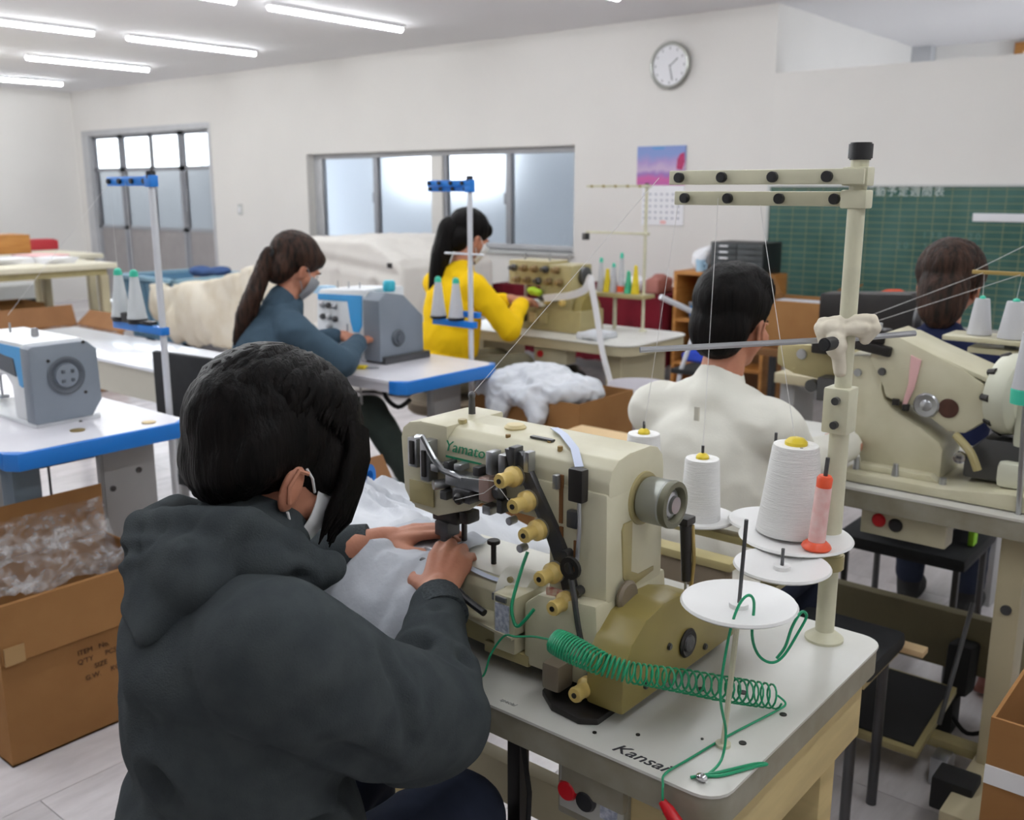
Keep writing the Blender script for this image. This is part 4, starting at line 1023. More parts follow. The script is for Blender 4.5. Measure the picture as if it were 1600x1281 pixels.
# --- middle table with the woman in the teal jumper
t4 = blue_table('white sewing table with a blue end, in front of the woman in the teal jumper', -3.60, -2.58, 2.47, 3.02, None)
M().box((-2.74, 2.76, .05), (-2.71, 2.93, .715), .004).build('leg', 'leg_grey', t4)
M().box((-2.71, 2.765, .34), (-2.705, 2.925, .71), .002).build('leg_cover_plate', 'plate_grey', t4)
M().box((-2.80, 2.45, .02), (-2.68, 3.1, .065), .004).build('foot_bar', 'leg_steel_blue', t4)
M().box((-3.55, 2.76, .05), (-3.52, 2.93, .715), .004).build('leg', 'leg_grey', t4)
M().box((-3.58, 2.5, .02), (-3.50, 3.1, .065), .004).build('foot_bar', 'leg_steel_blue', t4)
M().box((-3.52, 2.83, .16), (-2.76, 2.86, .22), .003).build('stretcher', 'leg_steel_blue', t4)
M().tube(smooth_path([(-2.83, 2.62, .715), (-2.81, 2.60, .66), (-2.76, 2.62, .62), (-2.73, 2.66, .65)], 4), .009, 8).build('cable_loop', 'black_rubber', t4)
M().tube([(-2.90, 2.55, .715), (-2.88, 2.54, .5), (-2.86, 2.52, .1)], .005, 8).build('cable', 'leg_grey', t4)
m4 = thing('sewing_machine', 'white and blue overlock machine in front of the woman in the teal jumper', 'sewing machine', (-3.1, 2.85, TZ))
x0, x1, y0, y1 = -3.34, -2.93, 2.70, 2.93
M().prism([(x0 + .06, y0, TZ), (x0, y0, TZ + .10), (x0 + .01, y0, TZ + .26), (x0 + .03, y0, TZ + .285), (x1 - .10, y0, TZ + .30), (x1 - .10, y0, TZ)], (0, y1 - y0, 0), bev=.010).build('body', 'machine_white', m4)
M().prism([(x1 - .10, y0 - .01, TZ + .01), (x1 - .10, y0 - .01, TZ + .26), (x1 - .10, y0 + .03, TZ + .292), (x1 - .10, y0 + .13, TZ + .275), (x1 - .10, y1 + .01, TZ + .18), (x1 - .10, y1 + .012, TZ + .01)], (.10, 0, 0), bev=.008).build('motor_housing', 'machine_grey', m4)
M().prism([(x1 - .10, y0 + .0, TZ + .0), (x1 - .10, y1 + .03, TZ), (x1 - .10, y1 + .03, TZ + .03), (x1 - .10, y0, TZ + .03)], (.12, 0, 0), bev=.004).build('base_plinth', 'steel_dark', m4)
M().lathe((x1, y0 + .09, TZ + .10), [(0, 0), (.034, 0), (.036, .004), (.030, .012), (.020, .012), (.018, .020), (0, .020)], (1, 0, 0), 26).build('handwheel', 'machine_grey_dark', m4)
M().prism([(x0 + .02, y0 - .003, TZ + .265), (x1 - .11, y0 - .003, TZ + .275), (x1 - .115, y0 - .003, TZ + .15), (x1 - .135, y0 - .003, TZ + .12), (x1 - .17, y0 - .003, TZ + .12), (x1 - .185, y0 - .003, TZ + .16), (x1 - .20, y0 - .003, TZ + .245), (x0 + .02, y0 - .003, TZ + .24)], (0, .006, 0)).build('blue_panel', 'blue_light', m4)
for i, (dx, dz) in enumerate(((.05, .22), (.09, .22), (.13, .22), (.05, .17), (.09, .17), (.13, .165), (.09, .13))):
    M().lathe((x0 + dx, y0, TZ + dz), [(0, 0), (.013, 0), (.013, .010), (.007, .018), (0, .018)], (0, -1, 0), 14).build('tension_dial', 'steel_dark' if i % 2 else 'steel', m4)
M().box((x0 + .05, y0 - .003, TZ + .065), (x0 + .10, y0, TZ + .105)).build('yellow_sticker', 'yellow_sticker', m4)
M().box((x0 + .20, y0 - .003, TZ + .02), (x0 + .205, y0, TZ + .15)).build('panel_seam', 'machine_grey', m4)
M().box((x0 - .05, y0 + .02, TZ + .08), (x0 + .02, y0 + .12, TZ + .10), .004).build('cloth_plate', 'steel', m4)
M().prism([(x0 - .07, y0 + .05, TZ + .275), (x0 - .08, y0 + .05, TZ + .255), (x0 - .02, y0 + .05, TZ + .255), (x0 + .03, y0 + .05, TZ + .28), (x0 + .02, y0 + .05, TZ + .292), (x0 - .04, y0 + .05, TZ + .292)], (0, .05, 0), bev=.006).build('blue_hood', 'blue_pale', m4)
for x in (x0 + .08, x0 + .15, x0 + .22): M().cyl((x, y0 + .06, TZ + .285), (x, y0 + .06, TZ + .32), .003, .003, 8).build('thread_pin', 'steel', m4)
bt = thing('bottle_cap_knob', 'turquoise round knob standing on top of the white overlock machine', 'knob', (-3.0, 2.80, TZ + .293))
M().lathe((-2.985, 2.80, TZ + .288), [(0, 0), (.022, 0), (.026, .01), (.026, .036), (.020, .045), (0, .046)], n=22).build('knob_top', 'turquoise', bt)
yb = thing('yellow_snippers', 'small yellow thread snips lying on the table by the overlock machine', 'snips', (-2.93, 2.56, TZ))
M().prism([(-2.98, 2.56, TZ + .001), (-2.95, 2.545, TZ + .001), (-2.90, 2.575, TZ + .001), (-2.905, 2.60, TZ + .001), (-2.93, 2.595, TZ + .001), (-2.955, 2.57, TZ + .001)], (0, 0, .014), bev=.004).build('handle', 'cap_yellow', yb)
M().prism([(-2.905, 2.58, TZ + .005), (-2.86, 2.615, TZ + .005), (-2.87, 2.625, TZ + .005), (-2.91, 2.60, TZ + .005)], (0, 0, .004)).build('blade', 'steel', yb)
s4 = thread_stand('white thread stand with blue arms, between the two women', -2.775, 3.07, .46, 1.515, [(1.485, .235, -.01), (1.462, .25, .01)], 'pole_white', 'blue_plastic', rp=.011, foot=False, arm_h=.024)
M().box((-2.99, 3.055, .885), (-2.75, 3.085, .912), .003).build('cone_rail', 'blue_plastic', s4)
M().box((-2.90, 3.085, .925), (-2.75, 3.11, .95), .003).build('cone_rail', 'blue_plastic', s4)
M().cyl((-2.92, 3.07, 1.195), (-2.70, 3.07, 1.195), .0045).build('cross_rod', 'pole_white', s4)
M().box((-2.80, 3.0, .70), (-2.75, 3.09, .715), .003).build('table_bracket', 'steel_dark', s4)
for x in (-2.965, -2.86): M().lathe((x, 3.07, .912), [(0, 0), (.034, 0), (.038, .008), (.02, .012), (0, .012)], n=20).build('cone_holder', 'black_plastic', s4)
tall_cone('pale grey thread cone with green tip, left one between the two women', -2.965, 3.07, .924, .17, .034, 'thread_grey')
tall_cone('grey thread cone with green tip, beside the white pole between the two women', -2.86, 3.07, .924, .17, .034, 'thread_grey')

# ================================================================ cream machine of the woman in yellow
t3 = thing('sewing_table', 'rounded cream sewing table beside the woman in the yellow jumper', 'table', (-2.9, 4.0, 0))
M().prism(rrect(-3.55, 3.72, -2.40, 4.30, .10, TZ - .006), (0, 0, .006)).build('table_surface', 'table_white', t3)
M().prism(rrect(-3.545, 3.725, -2.405, 4.295, .098, TZ - .05), (0, 0, .044)).build('table_edge', 'beige_leg', t3)
M().box((-2.58, 3.80, .10), (-2.49, 4.2, .71), .01).build('leg', 'beige_leg', t3)
M().box((-3.45, 3.85, .10), (-3.39, 4.2, .71), .01).build('leg', 'beige_leg', t3)
M().box((-2.62, 3.70, .02), (-2.46, 4.4, .10), .01).build('foot_bar', 'beige_leg', t3)
M().box((-3.48, 3.70, .02), (-3.36, 4.4, .10), .01).build('foot_bar', 'beige_leg', t3)
M().box((-3.39, 4.0, .3), (-2.58, 4.04, .37), .004).build('stretcher', 'beige_leg', t3)
M().box((-2.98, 3.76, .63), (-2.78, 3.84, .71), .006).build('switch_box', 'cream', t3)
M().cyl((-2.94, 3.76, .67), (-2.94, 3.752, .67), .018, .016, 14).build('red_button', 'button_red', t3)
M().lathe((-3.1, 3.98, .48), [(0, 0), (.10, 0), (.11, .02), (.11, .2), (.08, .24), (0, .24)], (1, 0, 0), 22).build('motor', 'iron_black', t3)
m3 = thing('sewing_machine', 'cream machine crowded with brown knobs, in front of the woman in yellow', 'sewing machine', (-2.95, 3.98, TZ))
x0, x1, y0, y1 = -3.26, -2.86, 3.90, 4.08
M().box((x0, y0, TZ + .225), (x1 - .14, y1, TZ + .348), .008).box((x1 - .20, y0 + .003, TZ + .02), (x1, y1 - .003, TZ + .335), .010).build('arm', 'cream_dark', m3)
M().box((x0 + .04, y0, TZ), (x1 + .06, y1 + .02, TZ + .115), .008).build('bed', 'cream_dark', m3)
M().lathe((x1, 4.0, TZ + .10), [(0, 0), (.09, 0), (.10, .02), (.09, .05), (0, .05)], (1, 0, 0), 26).build('belt_guard', 'olive_guard', m3)
M().lathe((x1, 4.0, TZ + .28), [(0, 0), (.04, 0), (.045, .006), (.045, .022), (.02, .03), (0, .03)], (1, 0, 0), 24).build('handwheel', 'steel_dark', m3)
rnd = random.Random(5)
for i in range(5):
    for j, z in enumerate((.31, .25)):
        x = x0 + .04 + i * .068 + j * .022
        k = M().lathe((x, y0, TZ + z), [(0, 0), (.018, 0), (.018, .016), (.010, .022), (.012, .040), (0, .042)], (0, -1, 0), 14).build('tension_knob', 'knob_brown' if (i + j) % 3 else 'steel_dark', m3)
for i in range(4):
    x = x1 - .18 + i * .045; M().lathe((x, y0, TZ + .17 - .02 * (i % 2)), [(0, 0), (.016, 0), (.016, .014), (.010, .03), (0, .03)], (0, -1, 0), 14).build('tension_knob', 'knob_yellow' if i % 2 else 'steel_dark', m3)
for i in range(3): M().box((x0 + .08 + i * .07, y0 - .02, TZ + .04), (x0 + .12 + i * .07, y0, TZ + .09), .004).build('looper_block', ('steel_dark', 'beige_wood', 'cream_dark')[i], m3)
M().cyl((x0 + .05, y0 + .08, TZ + .12), (x0 + .05, y0 + .08, TZ + .24), .008).build('needle_bar', 'steel', m3)
M().box((x0 + .02, y0 + .04, TZ + .12), (x0 + .09, y0 + .11, TZ + .145), .004).build('presser_foot', 'steel_dark', m3)
for x in (x0 + .06, x0 + .22, x0 + .34): M().cyl((x, y0 + .06, TZ + .345), (x, y0 + .06, TZ + .385), .005).build('thread_pin', 'steel', m3)
M().box((x0 + .10, y0 - .02, TZ + .125), (x0 + .24, y0 + .1, TZ + .145), .004).build('folder_attachment', 'plate_white', m3)
lc = blob('tape_ball', 'lime_cloth', [('e', (-3.08, 3.875, TZ + .20), (.035, .02, .022)), ('e', (-3.05, 3.872, TZ + .195), (.03, .018, .02))], .005, None, 3, amp=.004, nscale=30)
tag(lc, 'small lime green ball of tape hanging on the cream machine of the woman in yellow', 'tape')
wc = thing('white_tape_strip', 'long white tape hanging in a bend from the cream machine down towards the box', 'tape', (-2.5, 3.6, .5))
M().tube(smooth_path([(-3.0, 3.86, .93), (-2.90, 3.82, .945), (-2.78, 3.78, .965), (-2.68, 3.76, 1.0), (-2.64, 3.75, 1.06), (-2.625, 3.74, 1.02), (-2.60, 3.74, .92), (-2.56, 3.72, .80), (-2.52, 3.69, .72), (-2.44, 3.64, .60), (-2.38, 3.60, .50)], 5), .001, flat=(.035, .003, (0, 1, .3))).build('tape', 'ribbon_white', wc)
s3 = thread_stand('thin cream thread stand with two arms, standing behind the cream machine', -2.63, 4.20, TZ, 1.49, [(1.475, .36, 0), (1.245, .36, 0)], 'cream_pole', 'cream_pole', rp=.008, arm_h=.012, knobs=False)
for f in (.1, .3, .5, .7, .9): M().cyl((-2.63 - .36 * f, 4.20, 1.475), (-2.63 - .36 * f, 4.19, 1.475), .008, .008, 10).build('thread_eyelet', 'cream_dark', s3)
M().box((-3.0, 4.18, 1.205), (-2.98, 4.22, 1.24), .002).build('arm_hook', 'steel_dark', s3)
M().box((-2.96, 4.14, .925), (-2.60, 4.26, .945), .004).build('cone_tray', 'cream_dark', s3)
M().cyl((-2.80, 4.2, .76), (-2.80, 4.2, .93), .010).build('tray_post', 'cream_pole', s3)
cg = 'thread cones on the tray behind the cream machine'
for x, h, m, cp, lb in ((-2.890, .175, 'thread_grey', 'cap_teal', 'tall pale cone with teal tip, nearest the cream machine on the tray'), (-2.850, .12, 'thread_yellow', 'cap_yellow', 'yellow thread cone on the left of the tray behind the cream machine'), (-2.812, .15, 'thread_grey', 'cap_teal', 'grey thread cone between the left yellow cone and the tallest cone'),
                        (-2.765, .205, 'thread_grey', 'cap_teal', 'tallest grey thread cone with teal tip and an orange label on the tray'), (-2.722, .115, 'thread_green', 'thread_green', 'short green thread cone on the tray behind the cream machine'), (-2.680, .145, 'thread_yellow', 'cap_yellow', 'yellow thread cone at the right end of the tray')):
    c = tall_cone(lb, x, 4.20, .945, h, .0225, m, cp, cg)
    if h > .2: M().lathe((x, 4.20, .951), [(.0232, 0), (.0222, .03), (.0202, .03), (.0212, 0), (.0232, 0)], n=22).build('paper_label', 'cap_orange', c)
sp = thing('wooden_spool', 'small wooden spool standing on the white end of the rounded table', 'spool', (-2.62, 3.80, TZ))
M().lathe((-2.62, 3.80, TZ), [(0, 0), (.014, 0), (.014, .006), (.007, .010), (.007, .045), (.004, .06), (0, .06)], n=16).build('spool_body', 'beige_wood', sp)
wr = blob('folded_white_cloth', 'fabric_white', [('b', (-2.74, 3.78, TZ), (-2.62, 3.95, TZ + .03)), ('e', (-2.66, 3.82, TZ + .02), (.06, .06, .03))], .01, None, 4, amp=.01, nscale=12, flat_z=TZ)
tag(wr, 'white cloth lying on the rounded table next to the cream machine', 'cloth')

# ================================================================ right-hand machine and table
t2 = thing('sewing_table', 'long worn white sewing table on the right, under the curved cream machine', 'table', (-.6, 2.55, 0))
M().prism(rrect(-1.38, 2.26, .25, 2.86, .03, TZ - .006), (0, 0, .006)).build('table_surface', 'table_white', t2)
M().prism(rrect(-1.378, 2.262, .248, 2.858, .03, TZ - .05), (0, 0, .044)).build('table_edge', 'table_edge', t2)
for x in (-.49, -1.33):
    M().box((x - .0, 2.33, .115), (x + .055, 2.42, .71), .005).build('leg', 'beige_leg', t2)
    M().box((x - .0, 2.72, .115), (x + .055, 2.80, .71), .005).build('leg', 'beige_leg', t2)
    M().box((x - .01, 2.08 if x > -1 else 2.24, .065), (x + .065, 2.98, .12), .006).build('foot_bar', 'beige_leg', t2)
    for yy in (2.12 if x > -1 else 2.28, 2.94):
        w = M(); w.cyl((x + .01, yy, .032), (x + .045, yy, .032), .031, .031, 20, bev=.005); w.box((x + .005, yy - .015, .04), (x + .05, yy + .015, .068), .003)
        w.build('caster', 'black_rubber', t2)
M().box((-1.33, 2.76, .13), (-.44, 2.80, .30), .006).build('stretcher', 'stretcher_olive', t2)
M().cyl((-.4625, 2.33, .52), (-.4625, 2.325, .52), .012).build('leg_bolt', 'steel_dark', t2)
M().box((-.80, 2.30, .64), (-.60, 2.36, .711), .005).build('switch_box', 'cream', t2)
M().lathe((-.755, 2.30, .68), [(0, 0), (.016, 0), (.017, .004), (.013, .010), (0, .010)], (0, -1, 0), 18).build('red_button', 'button_red', t2)
M().lathe((-.715, 2.30, .676), [(0, 0), (.016, 0), (.017, .004), (.013, .010), (0, .010)], (0, -1, 0), 18).build('black_button', 'black_plastic', t2)
text('table_lettering', 'Kansai special', 'ink_faint', t2, (-.47, 2.40, TZ + .0003), (0, 0, 0), .018, font_shear=.3)
td = thing('foot_treadle', 'wide black foot treadle in a cream frame under the right table', 'pedal', (-.75, 2.45, 0))
rx = R(8)
M().box((-.90, 2.32, .10), (-.62, 2.64, .12), .003, rot=(rx, 0, 0)).build('tread_frame', 'cream_dark', td)
M().box((-.885, 2.335, .118), (-.635, 2.625, .126), .002, rot=(rx, 0, 0)).build('rubber_tread', 'black_rubber', td)
M().box((-.94, 2.42, .07), (-.50, 2.47, .095), .004).build('pivot_bar', 'cream_dark', td)
M().box((-.60, 2.36, .0), (-.56, 2.44, .075), .004).build('pedal_bracket', 'steel', td)
M().cyl((-.61, 2.45, .12), (-.60, 2.62, .40), .006).build('pull_rod', 'steel_dark', td)
pb = thing('lifter_pedal', 'black knee-shaped lifter pedal standing beside the treadle', 'pedal', (-.64, 2.72, 0))
M().box((-.665, 2.66, .10), (-.60, 2.76, .24), .012, rot=(R(-10), 0, 0)).build('pedal_pad', 'black_rubber', pb)
M().box((-.68, 2.62, .0), (-.62, 2.70, .10), .012).build('pedal_foot', 'black_rubber', pb)
M().tube(smooth_path([(-.63, 2.64, .06), (-.57, 2.58, .05), (-.50, 2.58, .09), (-.44, 2.55, .13)], 5), .006, 8).build('cable', 'black_rubber', pb)
M().box((-.545, 2.17, .06), (-.455, 2.25, .14), .006).build('rubber_block', 'black_rubber', t2)

m2 = thing('sewing_machine', 'cream feed-off-the-arm machine with a curved column and pale handwheel, on the right table', 'sewing machine', (-.7, 2.5, TZ))
YM = 2.40
def pz(poly, y0, y1, bev=.006): return M().prism([(x, y0, z) for x, z in poly], (0, y1 - y0, 0), bev=bev)
pz([(-.86, .762), (-.86, .785), (-.62, .785), (-.48, .80), (-.30, .80), (-.30, .762)], YM - .10, YM + .16, .005).build('base_plate', 'cream', m2)
pz([(-.905, 1.04), (-.895, 1.06), (-.84, 1.065), (-.80, 1.05), (-.80, .99), (-.79, .96), (-.76, .935), (-.70, .905), (-.655, .875), (-.645, .86), (-.645, .785), (-.835, .785), (-.845, .82), (-.875, .93)], YM - .03, YM + .12, .012).build('curved_column', 'cream', m2)
pz([(-.845, .785), (-.83, .80), (-.66, .80), (-.638, .785)], YM - .06, YM - .02, .003).build('column_foot', 'cream', m2)
pz([(-.84, 1.065), (-.80, 1.115), (-.77, 1.12), (-.62, 1.06), (-.565, 1.025), (-.552, .99), (-.56, .94), (-.60, .905), (-.64, .905), (-.72, .955), (-.79, .965), (-.80, 1.0)], YM - .035, YM + .13, .014).build('arm_housing', 'cream', m2)
M().prism([(-.84, YM - .03, 1.07), (-.80, YM - .03, 1.125), (-.56, YM - .03, 1.04), (-.56, YM - .03, 1.03), (-.80, YM - .03, 1.11)], (0, .16, 0), bev=.003).build('housing_lid', 'cream', m2)
M().lathe((-.690, YM - .035, .962), [(0, .0), (.028, 0), (.030, .003), (.026, .008), (.014, .006), (.008, .010), (0, .010)], (0, -1, 0), 26).build('round_cap', 'steel', m2)
M().lathe((-.640, YM - .035, .962), [(0, 0), (.022, 0), (.023, .003), (.016, .004), (0, .002)], (0, -1, 0), 22).build('oil_sight', 'rust_dark', m2)
M().lathe((-.552, YM + .04, 1.0), [(0, 0), (.075, 0), (.090, .008), (.096, .03), (.090, .055), (.070, .07), (0, .07)], (1, -.25, 0), 34).build('handwheel', 'wheel_cream', m2)
ax = V(1, -.25, 0).normalized(); wu = V(0, 0, 1); wv = ax.cross(wu)
for k in range(9):
    a = R(40 * k + 10); rd = wu * math.cos(a) + wv * math.sin(a)
    p = V(-.552, YM + .04, 1.0) + ax * .012 + rd * .088
    M().cyl(p - rd * .004 - ax * .008, p + rd * .004 + ax * .012, .0085, .0085, 10).build('wheel_slot', 'iron_black', m2)
M().lathe((-.484, YM + .023, 1.0), [(0, 0), (.03, 0), (.028, .015), (0, .018)], (1, -.25, 0), 24).build('wheel_hub', 'cream', m2)
M().box((-.50, YM - .03, .89), (-.38, YM + .10, 1.03), .012).build('motor_cover', 'wheel_cream', m2)
pz([(-.60, .80), (-.60, .86), (-.56, .90), (-.50, .90), (-.42, .87), (-.36, .80)], YM - .02, YM + .1, .008).build('lower_gear_case', 'steel_dark', m2)
M().lathe((-.60, YM - .05, .855), [(0, 0), (.014, 0), (.014, .012), (0, .014)], (0, -1, 0), 16).build('chrome_knob', 'chrome', m2)
M().box((-.52, YM - .06, .80), (-.36, YM - .02, .86), .015).build('curved_guard', 'wheel_cream', m2)
M().tube(smooth_path([(-.62, YM - .03, .90), (-.58, YM - .05, .87), (-.56, YM - .05, .83)], 4), .01, 10).build('oil_pipe', 'cream_dark', m2)
pz([(-.735, 1.078), (-.71, 1.068), (-.72, 1.0), (-.735, .955), (-.745, .955), (-.735, 1.01)], YM - .040, YM - .036, .001).build('pink_tape', 'pink_tape', m2)
for p in ((-.735, .955), (-.76, .965)): M().box((p[0] - .008, YM - .045, p[1] - .012), (p[0] + .008, YM - .035, p[1] + .004), .002).build('tape_weight', 'iron_black', m2)
pz([(-1.09, 1.065), (-1.02, 1.07), (-.93, 1.075), (-.90, 1.055), (-.90, .98), (-.98, .985), (-1.04, .99), (-1.09, 1.01)], YM + .0, YM + .12, .012).build('needle_arm', 'cream_dark', m2)
M().lathe((-1.02, YM, 1.045), [(0, 0), (.014, 0), (.013, .004), (0, .005)], (0, -1, 0), 16).build('arm_screw', 'steel', m2)
M().lathe((-.86, YM - .03, 1.02), [(0, 0), (.010, 0), (.009, .006), (0, .007)], (0, -1, 0), 14).build('arm_screw', 'steel', m2)
M().lathe((-.80, YM - .035, 1.03), [(0, 0), (.010, 0), (.009, .006), (0, .007)], (0, -1, 0), 14).build('arm_screw', 'steel_dark', m2)
M().box((-.985, YM - .03, 1.055), (-.91, YM + .04, 1.09), .006).build('black_linkage', 'iron_black', m2)
M().box((-.90, YM - .05, 1.075), (-.78, YM + .0, 1.10), .006, rot=(0, R(8), 0)).build('black_linkage', 'iron_black', m2)
M().box((-.87, YM - .04, 1.095), (-.80, YM + .02, 1.13), .006).build('black_linkage', 'iron_black', m2)
M().box((-.84, YM - .03, 1.125), (-.815, YM - .01, 1.145), .003).build('guide_block', 'steel', m2)
M().lathe((-.97, YM - .03, .975), [(0, 0), (.016, 0), (.016, .02), (0, .022)], (0, -1, 0), 16).build('feed_roller', 'steel_dark', m2)
M().box((-.955, YM - .05, .94), (-.905, YM + .04, 1.0), .005).build('feed_block', 'steel_dark', m2)
M().cyl((-.63, YM - .06, .785), (-.63, YM - .06, .80), .008).cyl((-.74, YM - .06, .785), (-.74, YM - .06, .815), .009, .006).cyl((-.835, YM - .06, .785), (-.835, YM - .06, .815), .009, .006).build('base_bolts', 'steel', m2)
s2 = thread_stand('cream thread stand beyond the right machine, in front of the chalkboard', -.42, 2.75, TZ, 1.30, [(1.25, .30, 0)], 'cream_pole', 'brass', rp=.009, arm_h=.010, knobs=False)
M().box((-.76, 2.68, 1.075), (-.40, 2.80, 1.088), .003).build('cone_tray', 'cream', s2)
M().box((-.70, 2.70, 1.045), (-.45, 2.78, 1.06), .003).build('lower_tray', 'cream', s2)
M().box((-.62, 2.73, TZ), (-.59, 2.76, 1.08), .004).build('tray_post', 'steel_dark', s2)
cone('white thread cone with teal tip, left one behind the right machine', (-.685, 2.74, 1.088), .095, .030, .018, 'thread_grey', 'cap_teal')
cone('white thread cone with teal tip, second one behind the right machine', (-.60, 2.72, 1.088), .095, .036, .022, 'thread_grey', 'cap_teal')
cr = thing('thread_cone', 'white thread cone on a teal base, cut by the right edge of the picture', 'thread cone', (-.44, 2.17, .99))
M().lathe((-.455, 2.24, 1.02), [(0, 0), (.030, 0), (.031, .03), (.026, .034), (0, .034)], n=22).build('teal_base', 'cap_teal', cr)
M().lathe((-.455, 2.24, 1.05), [(.020, 0), (.030, .002), (.020, .12), (0, .12)], n=22).build('thread_winding', 'thread_grey', cr)
M().cyl((-.455, 2.24, 1.02), (-.455, 2.30, TZ), .006).build('spindle', 'steel', cr)
threads('thread_line', s2, [[(-.685, 2.74, 1.19), (-.69, 2.75, 1.25), (-1.0, 2.45, 1.09)], [(-.60, 2.72, 1.19), (-.60, 2.75, 1.25), (-.97, 2.45, 1.09)], [(-.44, 2.75, 1.25), (.2, 3.4, 1.65)], [(-.72, 2.75, 1.25), (-.2, 3.2, 1.6)]])
# ================================================================ props around the room
def carton(label, x0, x1, y0, y1, z0, z1, flaps=(1, 1, 1, 1), m='cardboard', ang=(35, 30, 40, 30), fl=.16, tape=True, film=False, rz=0):
    """open cardboard carton; flaps in order front(-y), right(+x), back(+y), left(-x)"""
    t = thing('cardboard_box', label, 'box', ((x0 + x1) / 2, (y0 + y1) / 2, z0))
    th = .006
    M().box((x0, y0, z0), (x1, y1, z0 + th)).build('bottom_panel', m, t)
    for a, b in (((x0, y0, z0), (x1, y0 + th, z1)), ((x1 - th, y0 + th, z0), (x1, y1 - th, z1)), ((x0, y1 - th, z0), (x1, y1, z1)), ((x0, y0 + th, z0), (x0 + th, y1 - th, z1))):
        M().box(a, b).build('side_panel', m, t)
    for k in range(4):
        if not flaps[k]: continue
        a = R(ang[k]); c, s = math.cos(a) * fl, math.sin(a) * fl
        if k == 0: p = [(x0, y0, z1), (x1, y0, z1), (x1, y0 - c, z1 + s), (x0, y0 - c, z1 + s)]; n = (0, th * .7, th * .7)
        if k == 1: p = [(x1, y0, z1), (x1, y1, z1), (x1 + c, y1, z1 + s), (x1 + c, y0, z1 + s)]; n = (-th * .7, 0, th * .7)
        if k == 2: p = [(x1, y1, z1), (x0, y1, z1), (x0, y1 + c, z1 + s), (x1, y1 + c, z1 + s)]; n = (0, -th * .7, th * .7)
        if k == 3: p = [(x0, y1, z1), (x0, y0, z1), (x0 - c, y0, z1 + s), (x0 - c, y1, z1 + s)]; n = (th * .7, 0, th * .7)
        M().prism(p, n).build('flap', m, t)
    return t
# big carton in front at the left, with film over its mouth
b1 = carton('large open cardboard box with clear film inside, left of the man in the dark hoodie', -2.77, -2.44, 0.92, 1.39, 0, .44, flaps=(0, 1, 0, 1), ang=(30, -84, 30, 89), fl=.15)
def film1(u, v):
    x = -2.755 + .30 * u; y = .94 + .44 * v
    return (x, y, .40 + .07 * abs(u - .5) ** 1.5 * 4 + .045 * noise.noise(Vector((u * 6, v * 7, 1))) + .02 * noise.noise(Vector((u * 17, v * 19, 4))))
M().grid(film1, 40, 40).build('plastic_film', 'plastic_film', b1)
def film2(u, v):
    return (-2.745 + .015 * noise.noise(Vector((u * 9, v * 9, 7))), .93 + .45 * u, .43 + .13 * v + .012 * noise.noise(Vector((u * 15, v * 6, 2))))
M().grid(film2, 40, 14).build('plastic_film', 'plastic_film', b1)
M().box((-2.425, .925, .288), (-2.420, .975, .335)).build('tape_strip', 'packing_tape', b1)
for i in range(4):
    text('printed_line', ('ITEM   No.', 'Q\'TY      PCS', 'SIZE', 'G.W.     KGS')[i], 'print_brown', b1, (-2.4385, 1.16 + .008 * i, .245 - i * .026), (R(90), 0, R(90)), .020)
# carton with brown film behind the fabric pile
b2 = carton('crumpled brown carton with film, standing on the floor behind the white fabric pile', -2.05, -1.72, 1.62, 1.92, 0, .60, flaps=(0, 1, 0, 1), ang=(0, 20, 0, 60), fl=.10, m='cardboard_inside')
def film3(u, v): return (-2.06 + .36 * u, 1.60 + .34 * v, .60 + .03 * noise.noise(Vector((u * 5, v * 6, 8))) - .02 * math.sin(u * 3))
M().grid(film3, 24, 24).build('plastic_film', 'plastic_film', b2)
# carton with fabric, centre
b3 = carton('open cardboard box heaped with white fabric, below the rounded table', -2.68, -2.14, 2.98, 3.36, 0, .655, flaps=(0, 0, 0, 1), ang=(-12, 0, 0, -80), fl=.14)
fb = blob('white_fabric_heap', 'fabric_white', [('e', (-2.48, 3.15, .66), (.20, .16, .085)), ('e', (-2.30, 3.12, .665), (.14, .15, .06)), ('e', (-2.60, 3.08, .66), (.10, .12, .05)), ('c', (-2.36, 3.0, .66), .05, (-2.30, 2.93, .58), .028), ('c', (-2.55, 3.0, .665), .06, (-2.52, 2.95, .60), .04), ('e', (-2.42, 2.99, .65), (.14, .06, .04))], .008, None, 2, amp=.030, nscale=13, seed=2)
tag(fb, 'heap of white fabric spilling over the rim of the box in the centre', 'fabric')
b6 = carton('closed pale tan cardboard box, behind the top of the near machine', -2.10, -1.72, 2.66, 2.95, 0, .585, flaps=(1, 0, 1, 0), ang=(180, 0, 180, 0), fl=.144, m='cardboard_tan')
# white waste bin beside the carton
wb_ = thing('waste_bin', 'small translucent white waste bin next to the centre cardboard box', 'bin', (-2.1, 3.55, 0))
M().lathe((-2.28, 3.62, .0), [(0, 0), (.10, 0), (.135, .60), (.141, .61), (.135, .625), (.128, .61), (.095, .01), (0, .01)], n=28).build('bin_body', 'bin_white', wb_)
